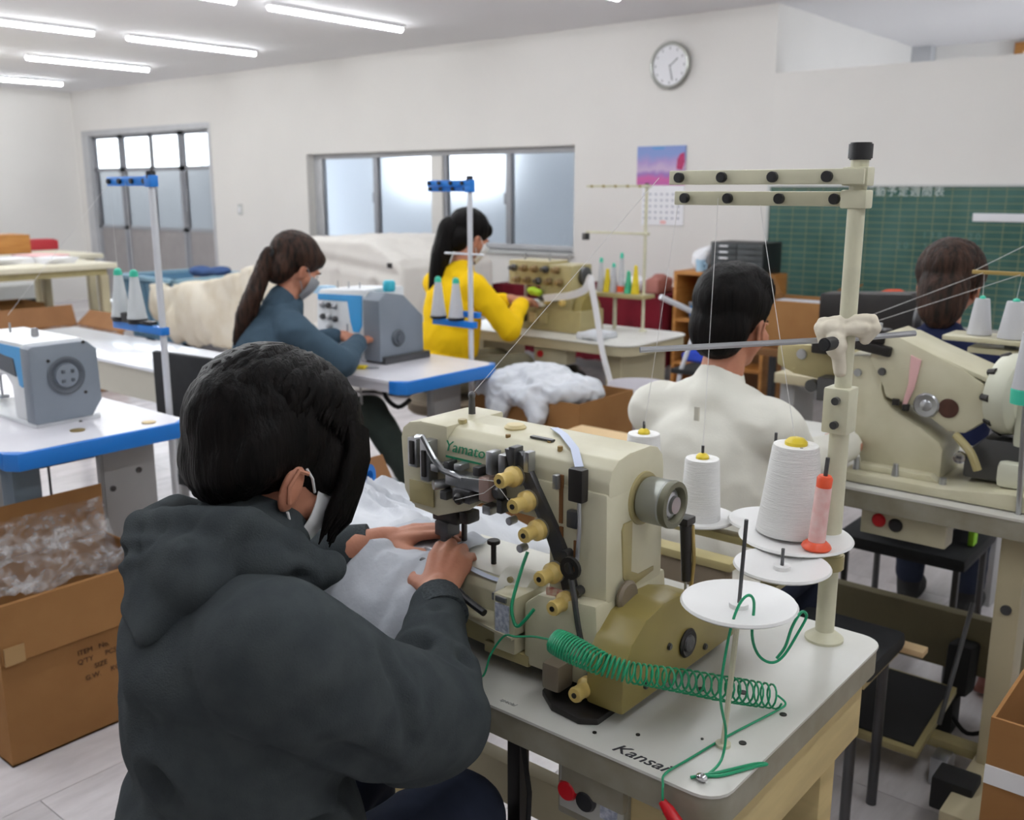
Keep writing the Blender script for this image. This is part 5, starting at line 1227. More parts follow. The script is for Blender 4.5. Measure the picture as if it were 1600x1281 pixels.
# fabric on the near table
def heap(name, x0, x1, y0, y1, z, h, m, seed, nu=80, fr=3.6):
    def f(u, v):
        e = min(1, 4.5 * min(u, 1 - u)) * min(1, 4.5 * min(v, 1 - v)); e = e ** .5
        n1 = noise.noise(Vector((u * fr, v * fr, seed))); n2 = noise.noise(Vector((u * 3.2 + v * 9 + n1 * 2, v * 3 - u * 2, seed + 5)))
        k = e * (h * (.6 + .55 * n1) + h * .30 * (1 - abs(n2) * 2.2))
        w = .05 * noise.noise(Vector((u * 3, v * 3, seed + 9)))
        return (x0 + (x1 - x0) * u + w, y0 + (y1 - y0) * v + w, z + .002 + max(0, k))
    g = M(); g.grid(f, nu, nu); return g
fp = heap('f', -1.72, -1.13, 1.085, 1.50, .762, .075, 'fabric_white', 3)
fp = fp.build('white_fabric_pile', 'fabric_white', None); tag(fp, 'wide rumpled pile of white fabric left of the near machine', 'fabric')
dl = blob('collar_ribbing', 'trim_grey', [('c', (-1.36, 1.46, .845), .006, (-1.28, 1.455, .843), .006), ('c', (-1.28, 1.455, .843), .006, (-1.20, 1.44, .838), .005)], .003, None, 2)
tag(dl, 'dark grey ribbed edge on the white fabric pile', 'ribbing')
dn = thing('tape_dispenser', 'blue and grey tape reel at the far end of the fabric pile', 'tape reel', (-1.63, 1.40, TZ))
M().lathe((-1.60, 1.40, .83), [(.02, 0), (.034, 0), (.034, .02), (.02, .02), (.02, 0)], (1, .4, 0), 26).build('reel', 'blue_plastic', dn)
M().box((-1.70, 1.36, .80), (-1.60, 1.42, .85), .012).build('body', 'machine_grey', dn)
M().box((-1.71, 1.34, .762), (-1.58, 1.44, .80), .006).build('foot', 'black_plastic', dn)
# the piece of fabric being sewn
def sewn(u, v):
    # u across x, v from the needle towards the sewer and down over the bed edge
    x = -1.19 + .17 * u + (.03 * v if u > .5 else -.01 * v) + .006 * noise.noise(Vector((u * 4, v * 6, 3)))
    if v < .45: y = 1.17 - .14 * (v / .45); z = .887 + .003 * math.sin(u * 9)
    else:
        w = (v - .45) / .55; y = 1.03 - .10 * w - .02 * math.sin(w * 3); z = .887 - .135 * w ** 1.15
    z += .006 * noise.noise(Vector((u * 7, v * 9, 1))) + .004 * math.sin(u * 20 + v * 5) * v
    return (x, y, z)
sf = M().grid(sewn, 40, 50, .0015).build('grey_white_garment', 'fabric_grey', None)
tag(sf, 'pale grey fabric being fed under the needle by the man in the hoodie', 'fabric')
def strip(u, v): return (-1.04 + .15 * u, 1.062 + .012 * v - .006 * u, .8825 + .003 * math.sin(u * 6))
ss = M().grid(strip, 14, 4, .001).build('fabric_strip', 'ribbon_blue', None); tag(ss, 'narrow pale strip of fabric lying on the bed plate of the near machine', 'fabric')

# right hand carton at the edge of the picture
b4 = carton('tall cardboard box cut by the right edge of the picture', -.345, .05, 1.72, 2.05, 0, .565, flaps=(0, 0, 0, 0))
M().box((-.345, 1.716, .44), (-.0, 1.7195, .475)).build('tape_strip', 'ribbon_white', b4)
M().box((-.349, 1.74, .36), (-.346, 1.98, .42)).build('tape_strip', 'packing_tape', b4)

# ---------------------------------------------------------------- far worktable and what lies on and under it
t6 = thing('work_table', 'long cream work table with papers, at the far left', 'table', (-8.7, 3.6, 0))
M().box((-9.3, 2.2, .795), (-8.1, 4.40, .84), .004).build('table_top', 'cream_light', t6)
M().box((-9.22, 2.3, .74), (-8.14, 4.32, .795)).build('apron', 'cream_dark', t6)
for x in (-8.16, -9.22):
    for y in (2.4, 3.35, 4.29): M().box((x - .035, y - .035, 0), (x + .035, y + .035, .74), .004).build('leg', 'beige_leg', t6)
t8 = thing('work_table', 'second cream work table behind the long one at the far left', 'table', (-10.1, 3.6, 0))
M().box((-10.8, 2.6, .79), (-9.45, 5.0, .835), .004).build('table_top', 'cream_light', t8)
for x in (-9.55, -10.7):
    for y in (2.8, 4.9): M().box((x - .035, y - .035, 0), (x + .035, y + .035, .79), .004).build('leg', 'beige_leg', t8)
for i, (x, y, w, h, m, dz, lb) in enumerate(((-8.55, 4.05, .34, .26, 'paper_white', .0, 'white paper sheets near the end of the far work table'), (-9.0, 4.15, .40, .3, 'paper_pink', .0, 'pink tinted sheets in the middle of the far work table'), (-8.75, 3.75, .3, .4, 'paper_white', .0, 'stack of white paper at the left end of the far work table'))):
    p = thing('paper_stack', lb, 'paper', (x, y, .84))
    for k in range(4): M().box((x - w / 2 + .01 * k, y - h / 2, .84 + k * .012), (x + w / 2 + .008 * k, y + h / 2, .851 + k * .012), rz=.1 * (k - 1)).build('sheet', 'paper_white' if k != 3 else m, p)
rb = thing('red_crate', 'small red crate on the second far work table', 'crate', (-10.580, 4.830, 0.835))
M().box((-10.730, 4.710, 0.835), (-10.480, 5.050, 0.935), .008).build('crate_body', 'red_plastic', rb)
M().box((-10.710, 4.730, 0.935), (-10.500, 5.030, 0.945), .004).build('crate_lid', 'red_plastic', rb)
bs = thing('wooden_rack', 'brown wooden rack on the second work table at the left edge', 'rack', (-10.200, 4.280, 0.835))
for a, b in (((-10.450, 4.180, 0.835), (-10.420, 4.560, 1.010)), ((-10.080, 4.180, 0.835), (-10.050, 4.560, 1.010)), ((-10.450, 4.180, 0.990), (-10.050, 4.560, 1.020)), ((-10.450, 4.180, 0.835), (-10.050, 4.560, 0.860))): M().box(a, b, .002).build('board', 'wood_orange', bs)
bk = thing('dark_tray', 'flat dark tray at the left end of the far work table', 'tray', (-8.950, 3.820, 0.840))
M().box((-9.150, 3.670, 0.840), (-8.750, 4.000, 0.875), .006).build('tray_body', 'black_plastic', bk)
M().box((-9.120, 3.700, 0.868), (-8.780, 3.970, 0.878)).build('tray_liner', 'machine_grey_dark', bk)
carton('brown cardboard box under the far work table, left one', -9.1, -8.5, 2.75, 3.25, 0, .5, flaps=(0, 0, 0, 0))
carton('brown cardboard box under the far work table, right one beside the legs', -9.5, -9.0, 3.75, 4.15, 0, .45, flaps=(0, 1, 0, 0), ang=(0, -60, 0, 0))
b5 = carton('wide open cardboard box with film, in front of the far work table legs', -7.55, -6.85, 3.05, 3.72, 0, .42, flaps=(0, 1, 1, 1), ang=(0, -75, 40, 70), fl=.16, m='cardboard_inside')
def film5(u, v): return (-7.53 + .66 * u, 3.07 + .63 * v, .42 + .03 * noise.noise(Vector((u * 5, v * 6, 18))))
M().grid(film5, 24, 24).build('plastic_film', 'plastic_film', b5)
fb2 = thing('floor_box', 'white box with a black band, on the floor by the left wall', 'box', (-11.6, 4.9, 0))
M().box((-11.9, 4.7, 0), (-11.4, 5.25, .40), .01).build('box_body', 'board_frame', fb2)
M().box((-11.405, 4.68, .14), (-11.39, 5.27, .24), .003).build('black_band', 'black_plastic', fb2)

# ---------------------------------------------------------------- blue tub, cream cloths and covered machines by the window
bn = thing('storage_tub', 'blue ribbed plastic tub on casters, by the sliding door', 'tub', (-8.3, 5.1, 0))
M().prism([(-8.55, 4.75, .12), (-7.75, 4.75, .12), (-7.75, 5.45, .12), (-8.55, 5.45, .12)], (0, 0, .02)).build('tub_floor', 'bin_blue', bn)
def tubw(p0, p1, out):
    a, b = V(p0), V(p1); o = V(out) * .07
    q = M(); q.prism([a, b, b + V(0, 0, .55) + o, a + V(0, 0, .55) + o], V(out) * -.02); q.build('tub_wall', 'bin_blue', bn)
tubw((-8.55, 4.75, .12), (-7.75, 4.75, .12), (0, -1, 0)); tubw((-7.75, 4.75, .12), (-7.75, 5.45, .12), (1, 0, 0)); tubw((-7.75, 5.45, .12), (-8.55, 5.45, .12), (0, 1, 0)); tubw((-8.55, 5.45, .12), (-8.55, 4.75, .12), (-1, 0, 0))
for i in range(9): M().box((-8.5 + i * .09, 4.705, .16), (-8.485 + i * .09, 4.745, .64), rot=(R(7), 0, 0)).build('rib', 'bin_blue_rim', bn)
for a, b in (((-8.64, 4.65, .66), (-7.66, 4.70, .70)), ((-7.70, 4.65, .66), (-7.66, 5.55, .70)), ((-8.64, 4.65, .66), (-8.60, 5.55, .70)), ((-8.64, 5.51, .66), (-7.66, 5.55, .70))): M().box(a, b, .006).build('rim', 'bin_blue_rim', bn)
for x in (-8.45, -7.85):
    for y in (4.85, 5.35):
        M().cyl((x - .02, y, .05), (x + .02, y, .05), .05, .05, 18, bev=.006).cyl((x, y, .08), (x, y, .12), .03).build('caster', 'black_rubber', bn)
bc = blob('blue_cloth_bundle', 'navy_cloth', [('e', (-8.05, 5.2, .72), (.16, .10, .045)), ('e', (-7.85, 5.25, .73), (.13, .09, .04))], .012, None, 3, amp=.02, nscale=10)
tag(bc, 'dark blue cloth bundle on top of the blue tub', 'cloth')
cc = blob('cream_cloth_drape', 'fabric_cream', [('p', [(-8.02, 4.62, .66), (-7.75, 4.62, .62), (-6.8, 4.62, .78), (-6.12, 4.62, .98), (-6.12, 4.62, .15), (-7.2, 4.62, .20), (-7.75, 4.62, .30)], (0, .9, 0)), ('e', (-7.85, 4.66, .50), (.15, .10, .18)), ('e', (-7.6, 4.64, .32), (.15, .10, .16)), ('e', (-7.30, 4.62, .42), (.28, .08, .28))], .022, None, 4, amp=.035, nscale=3.6, stretch=(2.2, 1, .7), seed=6)
tag(cc, 'cream cloth draped over the blue tub and sloping up to the covered machine', 'cloth')
cv = blob('white_dust_sheet', 'sheet_white', [('p', [(-6.05, 4.75, 1.09), (-5.28, 4.75, 1.10), (-4.97, 4.75, .97), (-4.92, 4.75, .92), (-4.95, 4.75, .04), (-6.12, 4.75, .04)], (0, .95, 0)), ('p', [(-6.03, 4.80, 1.105), (-5.30, 4.80, 1.115), (-4.96, 4.80, .98), (-5.95, 4.80, .99)], (0, .85, 0)), ('e', (-5.5, 4.70, .28), (.45, .09, .28)), ('e', (-4.97, 5.0, .3), (.08, .3, .3))], .022, None, 3, amp=.020, nscale=2.6, stretch=(2.5, 2.5, .5), seed=1, flat_z=.005,
          grooves=[((-5.95, 4.75, .97), (-5.0, 4.75, .88), .025, .03), ((-5.6, 4.74, .85), (-5.65, 4.70, .1), .03, .04), ((-5.2, 4.74, .8), (-5.15, 4.72, .1), .03, .04), ((-5.9, 4.74, .85), (-5.95, 4.7, .1), .02, .04)])
tag(cv, 'large machine covered by a white dust sheet below the window', 'covered machine')
for dz in (0,):
    M().box((-5.06, 4.73, .925), (-5.01, 4.76, .96), .004).build('grommet', 'iron_black', cv)

# narrow white cutting table between the two blue tables
t7 = thing('cutting_table', 'narrow bright white table behind the left sewing table', 'table', (-4.4, 2.38, 0))
M().box((-5.3, 2.16, .705), (-3.62, 2.60, .72), .003).build('table_top', 'white_gloss', t7)
M().box((-5.28, 2.175, .57), (-3.64, 2.195, .705)).build('apron', 'apron_beige', t7)
for x in (-5.2, -3.70):
    for y in (2.22, 2.54): M().box((x - .02, y - .02, 0), (x + .02, y + .02, .705), .003).build('leg', 'leg_grey', t7)

# chair backs
def chair(label, x, y, rz, zs=.46, back=True, m='chair_black', w=.42, bh=.30, bz=.16, arms=False):
    t = thing('chair', label, 'chair', (x, y, 0))
    c, s = math.cos(rz), math.sin(rz)
    def tr(p): return V(x + p[0] * c - p[1] * s, y + p[0] * s + p[1] * c, p[2])
    def bx(nm, a, b, mm, bev=.01):
        ctr = (V(a) + V(b)) / 2; d = (V(b) - V(a)) / 2; q = tr(ctr)
        M().box(q - d, q + d, bev, rz=rz).build(nm, mm, t)
    bx('seat', (-w / 2, -.2, zs - .05), (w / 2, .2, zs), m, .02)
    if back:
        bx('backrest', (-w / 2, -.235, zs + bz), (w / 2, -.205, zs + bz + bh), m, .012)
        bx('back_support', (-.03, -.24, zs - .04), (.03, -.22, zs + bz + .05), 'steel_dark', .004)
    M().cyl(tr((0, 0, .10)), tr((0, 0, zs - .05)), .025).build('column', 'steel_dark', t)
    for k in range(5):
        a = 2 * math.pi * k / 5; e = tr((math.cos(a) * .26, math.sin(a) * .26, .07))
        M().tube([tr((0, 0, .11)), e], .014, 8).build('leg', 'black_plastic', t)
        M().cyl(e + V(-.012, 0, -.035), e + V(.012, 0, -.035), .03, .03, 14, bev=.004).build('caster', 'black_rubber', t)
    return t
chair('black office chair under the person in the teal-grey jumper', -3.14, 2.15, R(6), .41, bh=.28, bz=.19, w=.38)
ce = thing('chair', 'black chair back cut by the left edge of the picture', 'chair', (-3.32, 1.0, 0))
M().box((-3.14, .80, .60), (-3.10, 1.19, .90), .015).build('backrest', 'chair_black', ce)
M().box((-3.62, .66, .43), (-3.18, 1.06, .48), .02).build('seat', 'chair_black', ce)
M().box((-3.17, .96, .44), (-3.14, 1.02, .70), .004).build('back_support', 'steel_dark', ce)
M().cyl((-3.4, .86, .03), (-3.4, .86, .43), .03).build('column', 'steel_dark', ce)
ck = thing('bag', 'dark green-black bag corner at the bottom left of the picture', 'bag', (-2.0, .62, 0))
blob('bag_body', 'bag_green', [('b', (-2.12, .42, .02), (-1.88, .66, .26)), ('e', (-2.0, .55, .26), (.13, .12, .05))], .015, ck, 4, amp=.01, nscale=8)
M().tube(smooth_path([(-2.08, .56, .28), (-2.06, .56, .34), (-1.98, .56, .36), (-1.93, .56, .28)], 4), .008, 8).build('bag_handle', 'black_rubber', ck)
# stool pulled out between the tables, with a tan board leaning under it
s_ = thing('stool', 'black padded stool with a tan edge between the near table and the right table', 'stool', (-.83, 2.1, 0))
M().box((-.885, 1.98, .41), (-.64, 2.22, .455), .02).build('seat_pad', 'chair_black', s_)
M().box((-.87, 1.99, .395), (-.655, 2.21, .41)).build('seat_board', 'beige_wood', s_)
for x in (-.85, -.68):
    for y in (2.01, 2.19): M().cyl((x, y, 0), (x, y, .385), .012).build('leg', 'steel_dark', s_)
M().box((-.75, 2.21, .40), (-.60, 2.25, .415), .003).build('tan_ledge', 'cardboard_tan', s_)
# ---------------------------------------------------------------- along the back wall, right half
mt = thing('cloth_covered_table', 'low table under a maroon cloth against the back wall', 'table', (-4.2, 6.1, 0))
M().box((-5.05, 5.86, .70), (-3.52, 6.5, .74), .006).build('table_top', 'maroon_cloth', mt)
def mc(u, v): return (-5.06 + 1.55 * u, 5.83 + .02 * math.sin(u * 60) * (1 - v), .74 - .50 * (1 - v))
M().grid(mc, 90, 4, .004).build('cloth_skirt', 'maroon_cloth', mt)
def mc2(u, v): return (-3.50 + .02 * math.sin(u * 24) * (1 - v), 5.83 + .67 * u, .74 - .50 * (1 - v))
M().grid(mc2, 40, 4, .004).build('cloth_skirt', 'maroon_cloth', mt)
for x in (-4.98, -3.6):
    for y in (5.92, 6.44): M().box((x - .02, y - .02, 0), (x + .02, y + .02, .70)).build('leg', 'brass', mt)
for i, (x, w, h, m, lb) in enumerate(((-3.85, .16, .10, 'paper_white', 'white folded cloth on the maroon table, left of the wooden bookcase'), (-3.66, .10, .13, 'slipper_red', 'small rust coloured bundle on the maroon table beside the bookcase'), (-4.9, .18, .07, 'ribbon_white', 'white folded cloth on the maroon table behind the woman in yellow'))):
    q = blob('folded_cloth', m, [('b', (x - w / 2, 5.95, .742), (x + w / 2, 6.15, .742 + h * .8)), ('e', (x, 6.05, .742 + h * .7), (w * .5, .09, h * .35))], .014, None, 4, amp=.01, nscale=10, seed=i, flat_z=.742); tag(q, lb, 'cloth')
bkc = thing('bookcase', 'orange wooden bookcase left of the chalkboard', 'bookcase', (-3.13, 6.1, 0))
bx0, bx1, by0, by1 = -3.47, -2.78, 5.92, 6.22
for a, b, nm in (((bx0, by0, 0), (bx0 + .025, by1, .89), 'side_board'), ((bx1 - .025, by0, 0), (bx1, by1, .89), 'side_board'), ((bx0, by0, .89), (bx1, by1, .915), 'top_board'), ((bx0 + .025, by0, .57), (bx1 - .025, by1, .59), 'shelf_board'), ((bx0 + .025, by0, .27), (bx1 - .025, by1, .29), 'shelf_board'), ((bx0 + .025, by0, .03), (bx1 - .025, by1, .05), 'shelf_board')): M().box(a, b, .002).build(nm, 'wood_orange', bkc)
M().box((bx0 + .025, by1 - .008, .03), (bx1 - .025, by1, .89)).build('back_board', 'wood_dark', bkc)
q = thing('blue_carton', 'blue box on the middle shelf of the bookcase', 'box', (-3.28, 6.05, .59))
M().box((-3.36, 5.96, .59), (-3.24, 6.12, .70), .006).build('box_body', 'blue_box', q); M().box((-3.365, 5.955, .68), (-3.235, 6.125, .705), .003).build('box_lid', 'machine_grey', q)
q = blob('blue_folded_cloth', 'blue_cloth', [('b', (-3.40, 5.95, .29), (-3.22, 6.12, .35)), ('e', (-3.3, 6.02, .36), (.08, .07, .03))], .012, None, 3, amp=.008, nscale=14, flat_z=.29); tag(q, 'bright blue folded cloth on the lower shelf of the bookcase', 'cloth')
dc = thing('drawer_cabinet', 'small black drawer cabinet on top of the bookcase', 'cabinet', (-3.0, 6.05, .915))
M().box((-3.20, 5.93, .915), (-2.82, 6.2, 1.12), .004).build('body', 'black_plastic', dc)
for i in range(5):
    for j in range(2):
        x = -3.19 + j * .187; z = .922 + i * .039
        d_ = M().box((x, 5.922, z), (x + .18, 5.932, z + .034), .001).build('drawer', 'drawer_grey', dc)
        M().box((x + .06, 5.915, z + .012), (x + .12, 5.922, z + .022), .001).build('label_holder', 'ribbon_white' if j == 0 else 'drawer_grey', d_)
q = blob('white_bag', 'ribbon_white', [('e', (-3.32, 6.06, .99), (.09, .08, .075)), ('e', (-3.28, 6.05, 1.03), (.05, .06, .05))], .012, None, 3, amp=.014, nscale=12, flat_z=.915); tag(q, 'white plastic bag bundle between the bookcase edge and the black drawer cabinet', 'bag')
mu = thing('mug', 'pale blue mug in front of the white bag on the bookcase', 'mug', (-3.30, 5.97, .915))
M().lathe((-3.29, 5.965, .915), [(0, 0), (.03, 0), (.034, .08), (.030, .08), (.027, .006), (0, .006)], n=22).build('cup', 'blue_pale', mu)
M().tube(smooth_path([(-3.262, 5.955, .975), (-3.235, 5.945, .965), (-3.235, 5.945, .94), (-3.265, 5.955, .93)], 4), .005, 8).build('handle', 'blue_pale', mu)
# folding chair in pale metal near the rounded table
fc = thing('folding_chair', 'folded pale metal chair frame behind the rounded cream table', 'chair', (-2.9, 5.0, 0))
M().tube([(-2.93, 4.86, .86), (-2.80, 5.10, .74)], .016, 8).build('back_rail', 'pole_white', fc)
M().tube([(-2.80, 5.10, .74), (-2.86, 5.0, .42), (-2.90, 4.93, .0)], .013, 8).build('front_tube', 'pole_white', fc)
M().tube([(-2.80, 5.10, .74), (-2.72, 5.22, .40), (-2.66, 5.34, .0)], .013, 8).build('rear_tube', 'steel_dark', fc)
M().box((-2.92, 4.98, .40), (-2.74, 5.25, .43), .006).build('seat', 'chair_black', fc)
# things on the far bench between the white-shirted man and the chalkboard
be = thing('low_bench', 'dark bench with clutter under the chalkboard', 'bench', (-2.2, 5.6, 0))
M().box((-2.75, 5.35, .50), (-.9, 5.95, .54), .004).build('bench_top', 'wood_dark', be)
for x in (-2.7, -.95):
    for y in (5.4, 5.9): M().box((x - .02, y - .02, 0), (x + .02, y + .02, .50)).build('leg', 'black_plastic', be)
q = thing('tool_bag', 'black tool bag with orange straps on the bench below the chalkboard', 'bag', (-1.85, 5.6, .54))
blob('bag_body', 'black_rubber', [('b', (-2.05, 5.5, .55), (-1.62, 5.75, .80)), ('e', (-1.83, 5.62, .82), (.2, .11, .05))], .018, q, 4, amp=.015, nscale=7)
M().tube(smooth_path([(-2.0, 5.49, .62), (-1.97, 5.49, .86), (-1.75, 5.49, .9), (-1.68, 5.49, .62)], 4), .009, 8).build('strap', 'cap_orange', q)
q = carton('open cardboard box with white lining on the bench below the chalkboard', -2.62, -2.22, 5.45, 5.8, .54, .82, flaps=(0, 1, 0, 1), ang=(0, 40, 0, 60), fl=.14)
M().box((-2.6, 5.47, .76), (-2.24, 5.78, .80), .01).build('white_lining', 'fabric_white', q)
mt2 = thing('machine_head', 'black and cream machine head on a stand beyond the cloth-wrapped pole', 'sewing machine', (-1.25, 3.6, 0))
M().box((-1.52, 3.65, .76), (-1.12, 3.75, .80), .006).build('bed', 'iron_black', mt2)
M().prism([(-1.50, 3.66, .96), (-1.50, 3.66, 1.07), (-1.16, 3.66, 1.09), (-1.12, 3.66, 1.05), (-1.12, 3.66, .80), (-1.22, 3.66, .80), (-1.24, 3.66, .96)], (0, .12, 0), bev=.01).build('arm', 'iron_black', mt2)
M().lathe((-1.12, 3.64, 1.0), [(0, 0), (.06, 0), (.065, .01), (.06, .03), (0, .03)], (1, 0, 0), 24).build('handwheel', 'steel_dark', mt2)
M().box((-1.62, 3.56, .72), (-.75, 4.0, .76), .004).build('table_top', 'beige_leg', mt2)
for x in (-1.58, -.80): M().box((x - .03, 3.6, 0), (x + .03, 3.8, .72), .004).build('leg', 'leg_grey', mt2)

q = blob('patterned_pouch', 'pattern_bw', [('e', (-1.325, 2.36, .80), (.045, .05, .035)), ('e', (-1.31, 2.34, .79), (.04, .05, .028))], .007, None, 3, amp=.006, nscale=24, flat_z=.762); tag(q, 'black and white patterned pouch on the table corner left of the person in white', 'pouch')
# ================================================================ people
def rotm(yaw, pitch=0, roll=0):
    """yaw 0 faces +y; pitch > 0 nods forward/down"""
    return (Matrix.Rotation(yaw, 3, 'Z') @ Matrix.Rotation(-pitch, 3, 'X') @ Matrix.Rotation(roll, 3, 'Y'))
def head_prims(c, rot, s=1.0):
    c = V(c); T = lambda p: tuple(c + rot @ (V(p) * s))
    P_ = [('e', T((0, -.012, .035)), (.074 * s, .092 * s, .082 * s), rot), ('e', T((0, .028, -.02)), (.064 * s, .066 * s, .080 * s), rot),
          ('e', T((0, .045, -.072)), (.042 * s, .040 * s, .032 * s), rot), ('c', T((0, .088, .0)), .009 * s, T((0, .104, -.030)), .012 * s),
          ('e', T((0, .098, -.033)), (.017 * s, .012 * s, .010 * s), rot), ('e', T((0, .078, .022)), (.05 * s, .018 * s, .012 * s), rot),
          ('e', T((0, .086, -.060)), (.024 * s, .010 * s, .010 * s), rot)]
    for sx in (-1, 1):
        P_ += [('e', T((sx * .076, .0, -.018)), (.009 * s, .018 * s, .032 * s), rot @ Matrix.Rotation(sx * .3, 3, 'Z')),
               ('e', T((sx * .045, .058, -.025)), (.024 * s, .024 * s, .024 * s), rot)]
    return P_
def face_parts(t, c, rot, s=1.0, ears=True):
    c = V(c); T = lambda p: c + rot @ (V(p) * s)
    for sx in (-1, 1):
        M().sph(T((sx * .030, .076, .0)), .0115 * s, 12).build('eyeball', 'eye_white', t)
        M().sph(T((sx * .030, .0855, -.001)), .005 * s, 10).build('iris', 'iris_dark', t)
        M().tube([T((sx * .014, .094, .020)), T((sx * .032, .093, .025)), T((sx * .048, .083, .018))], [.0025 * s, .0035 * s, .002 * s], 6).build('eyebrow', 'hair_black', t)
        M().tube([T((sx * .016, .0885, .005)), T((sx * .030, .0905, .009)), T((sx * .044, .082, .004))], .0016 * s, 6).build('eyelid', 'hair_black', t)
        if ears: M().tube([T((sx * .086, .008, .005)), T((sx * .088, -.008, .004)), T((sx * .088, -.012, -.018)), T((sx * .086, -.002, -.036))], .003 * s, 6).build('ear_rim', 'skin', t)
    M().sph(T((0, .094, -.058)), (.019 * s, .005 * s, .0045 * s), 12, rot=rot.to_euler()).build('lips', 'lips', t)
def mask(t, c, rot, s=1.0, m='mask_white'):
    c = V(c); T = lambda p: c + rot @ (V(p) * s)
    def f(u, v):
        a = R(-78 + 156 * u); h = -.008 - .085 * v
        r = .072 + .010 * math.sin(v * math.pi)
        y = .022 + (.090 - .03 * v * v) * math.cos(a) * (1 - .12 * v); x = r * math.sin(a) * (1 - .25 * v * v)
        return T((x, y + .004, h - .012 * math.cos(a) * v))
    M().grid(f, 22, 14, .0012 * s).build('face_mask', m, t)
    for sx in (-1, 1):
        for q in ([T((sx * .070, .040, -.012)), T((sx * .079, .022, .002)), T((sx * .080, .008, .010))], [T((sx * .060, .045, -.078)), T((sx * .074, .022, -.060)), T((sx * .079, .006, -.046))]): M().tube(q, .0018 * s, 6).build('ear_loop', m, t)
def hand(wrist, mid, up, spread=.5, curls=(.35, .35, .4, .45), side=1, s=1.0, thumb=.5, straight=0):
    """prims of a hand. mid = point of the middle knuckle, up = back-of-hand normal, side=+1: thumb toward cross(dir,up)*side"""
    w = V(wrist); k = V(mid); d = (k - w).normalized(); u = V(up); u = (u - d * u.dot(d)).normalized(); a = d.cross(u).normalized() * side
    P_ = [('c', w - d * .02, .024 * s, w + d * .015, .023 * s)]
    L = (k - w).length
    offs = (.027, .009, -.010, -.027)   # index .. little, along a (thumb side +)
    base_l = (1.0, 1.03, .98, .90); fl = (.070, .078, .072, .056); rads = (.0088, .009, .0086, .0076)
    kn = []
    for i in range(4):
        kp = w + d * L * base_l[i] + a * offs[i] * s + u * (.004 if i in (1, 2) else 0)
        kn.append(kp)
        P_.append(('c', w + d * .012 + a * offs[i] * .55 * s, .0145 * s, kp - d * .006, .0108 * s))
    for i in range(3): P_.append(('c', kn[i] - d * .015 - u * .004, .0105 * s, kn[i + 1] - d * .015 - u * .004, .0105 * s))
    for i in range(4):
        p = kn[i]; cur = curls[i]; seg = (.46, .30, .24); ang = cur * .6; dd = d + a * (offs[i] * 4.0 * spread)
        dd.normalize()
        for j in range(3):
            v = (dd * math.cos(ang) - u * math.sin(ang)); q = p + v * fl[i] * seg[j] * s
            P_.append(('c', p, rads[i] * (1 - .06 * j) * s, q, rads[i] * (.93 - .08 * j) * s)); p = q; ang += cur * (1.15 if j == 0 else .8)
    tb = w + d * .022 * s + a * .024 * s - u * .006
    t1_ = tb + (d * .55 + a * .65 - u * .25 * thumb * 2).normalized() * .036 * s
    t2_ = t1_ + (d * .85 + a * .15 - u * .35 * thumb * 2).normalized() * .030 * s
    t3_ = t2_ + (d * .95 - a * .15 - u * .35 * thumb).normalized() * .022 * s
    P_ += [('c', w + d * .008 + a * .010, .015 * s, tb, .0135 * s), ('c', tb, .0132 * s, t1_, .0112 * s), ('c', t1_, .0108 * s, t2_, .0100 * s), ('c', t2_, .0098 * s, t3_, .0085 * s)]
    return P_
def hair_clumps(t, name, m, c, rot, s, n, part=(0, .02), front_len=.10, side_len=.15, back_len=.17, seed=1, r=.010, rad=(.088, .106, .098), lift=.006, cz=.03, jag=.25, parent_part=None):
    """locks that start near the crown and run down over the skull, one mesh"""
    rnd = random.Random(seed); g = M(); c = V(c)
    for i in range(n):
        az = 2 * math.pi * (i + rnd.random()) / n      # 0 = front (+y)
        fr = (1 + math.cos(az)) / 2
        ln = back_len + (side_len - back_len) * abs(math.sin(az)) + (front_len - back_len) * max(0, math.cos(az)) ** 1.5
        ln *= 1 - jag * rnd.random()
        layers = 1
        th0 = R(rnd.uniform(4, 40))
        pts, rs = [], []
        K = 9; tot = (ln + .10 - th0 * .09)
        sway = rnd.uniform(-.25, .25)
        for k in range(K):
            f = k / (K - 1); dist = f * tot; th = th0 + dist / .095
            a2 = az + sway * f
            hx, hy = math.sin(a2), math.cos(a2)
            off = lift * rnd.uniform(.6, 1.3)
            if th < R(95):
                p = V(hx * math.sin(th) * (rad[0] + off) , hy * math.sin(th) * (rad[1] + off) , math.cos(th) * (rad[2] + off) + cz)
            else:
                ex = (th - R(95)) * .095
                p = V(hx * (rad[0] + off) * (1 - ex * 1.2), hy * (rad[1] + off) * (1 - ex * 1.6 * (1 if hy < 0 else .4)), cz - .008 - ex)
            pts.append(c + rot @ (p * s)); rs.append(r * s * (.55 + .9 * math.sin(math.pi * min(1, f * .9 + .12))) * (1 - .85 * f ** 4) * rnd.uniform(.85, 1.15))
        g.tube(pts, rs, 6)
    return g.build(name, m, parent_part or t, ang=80)

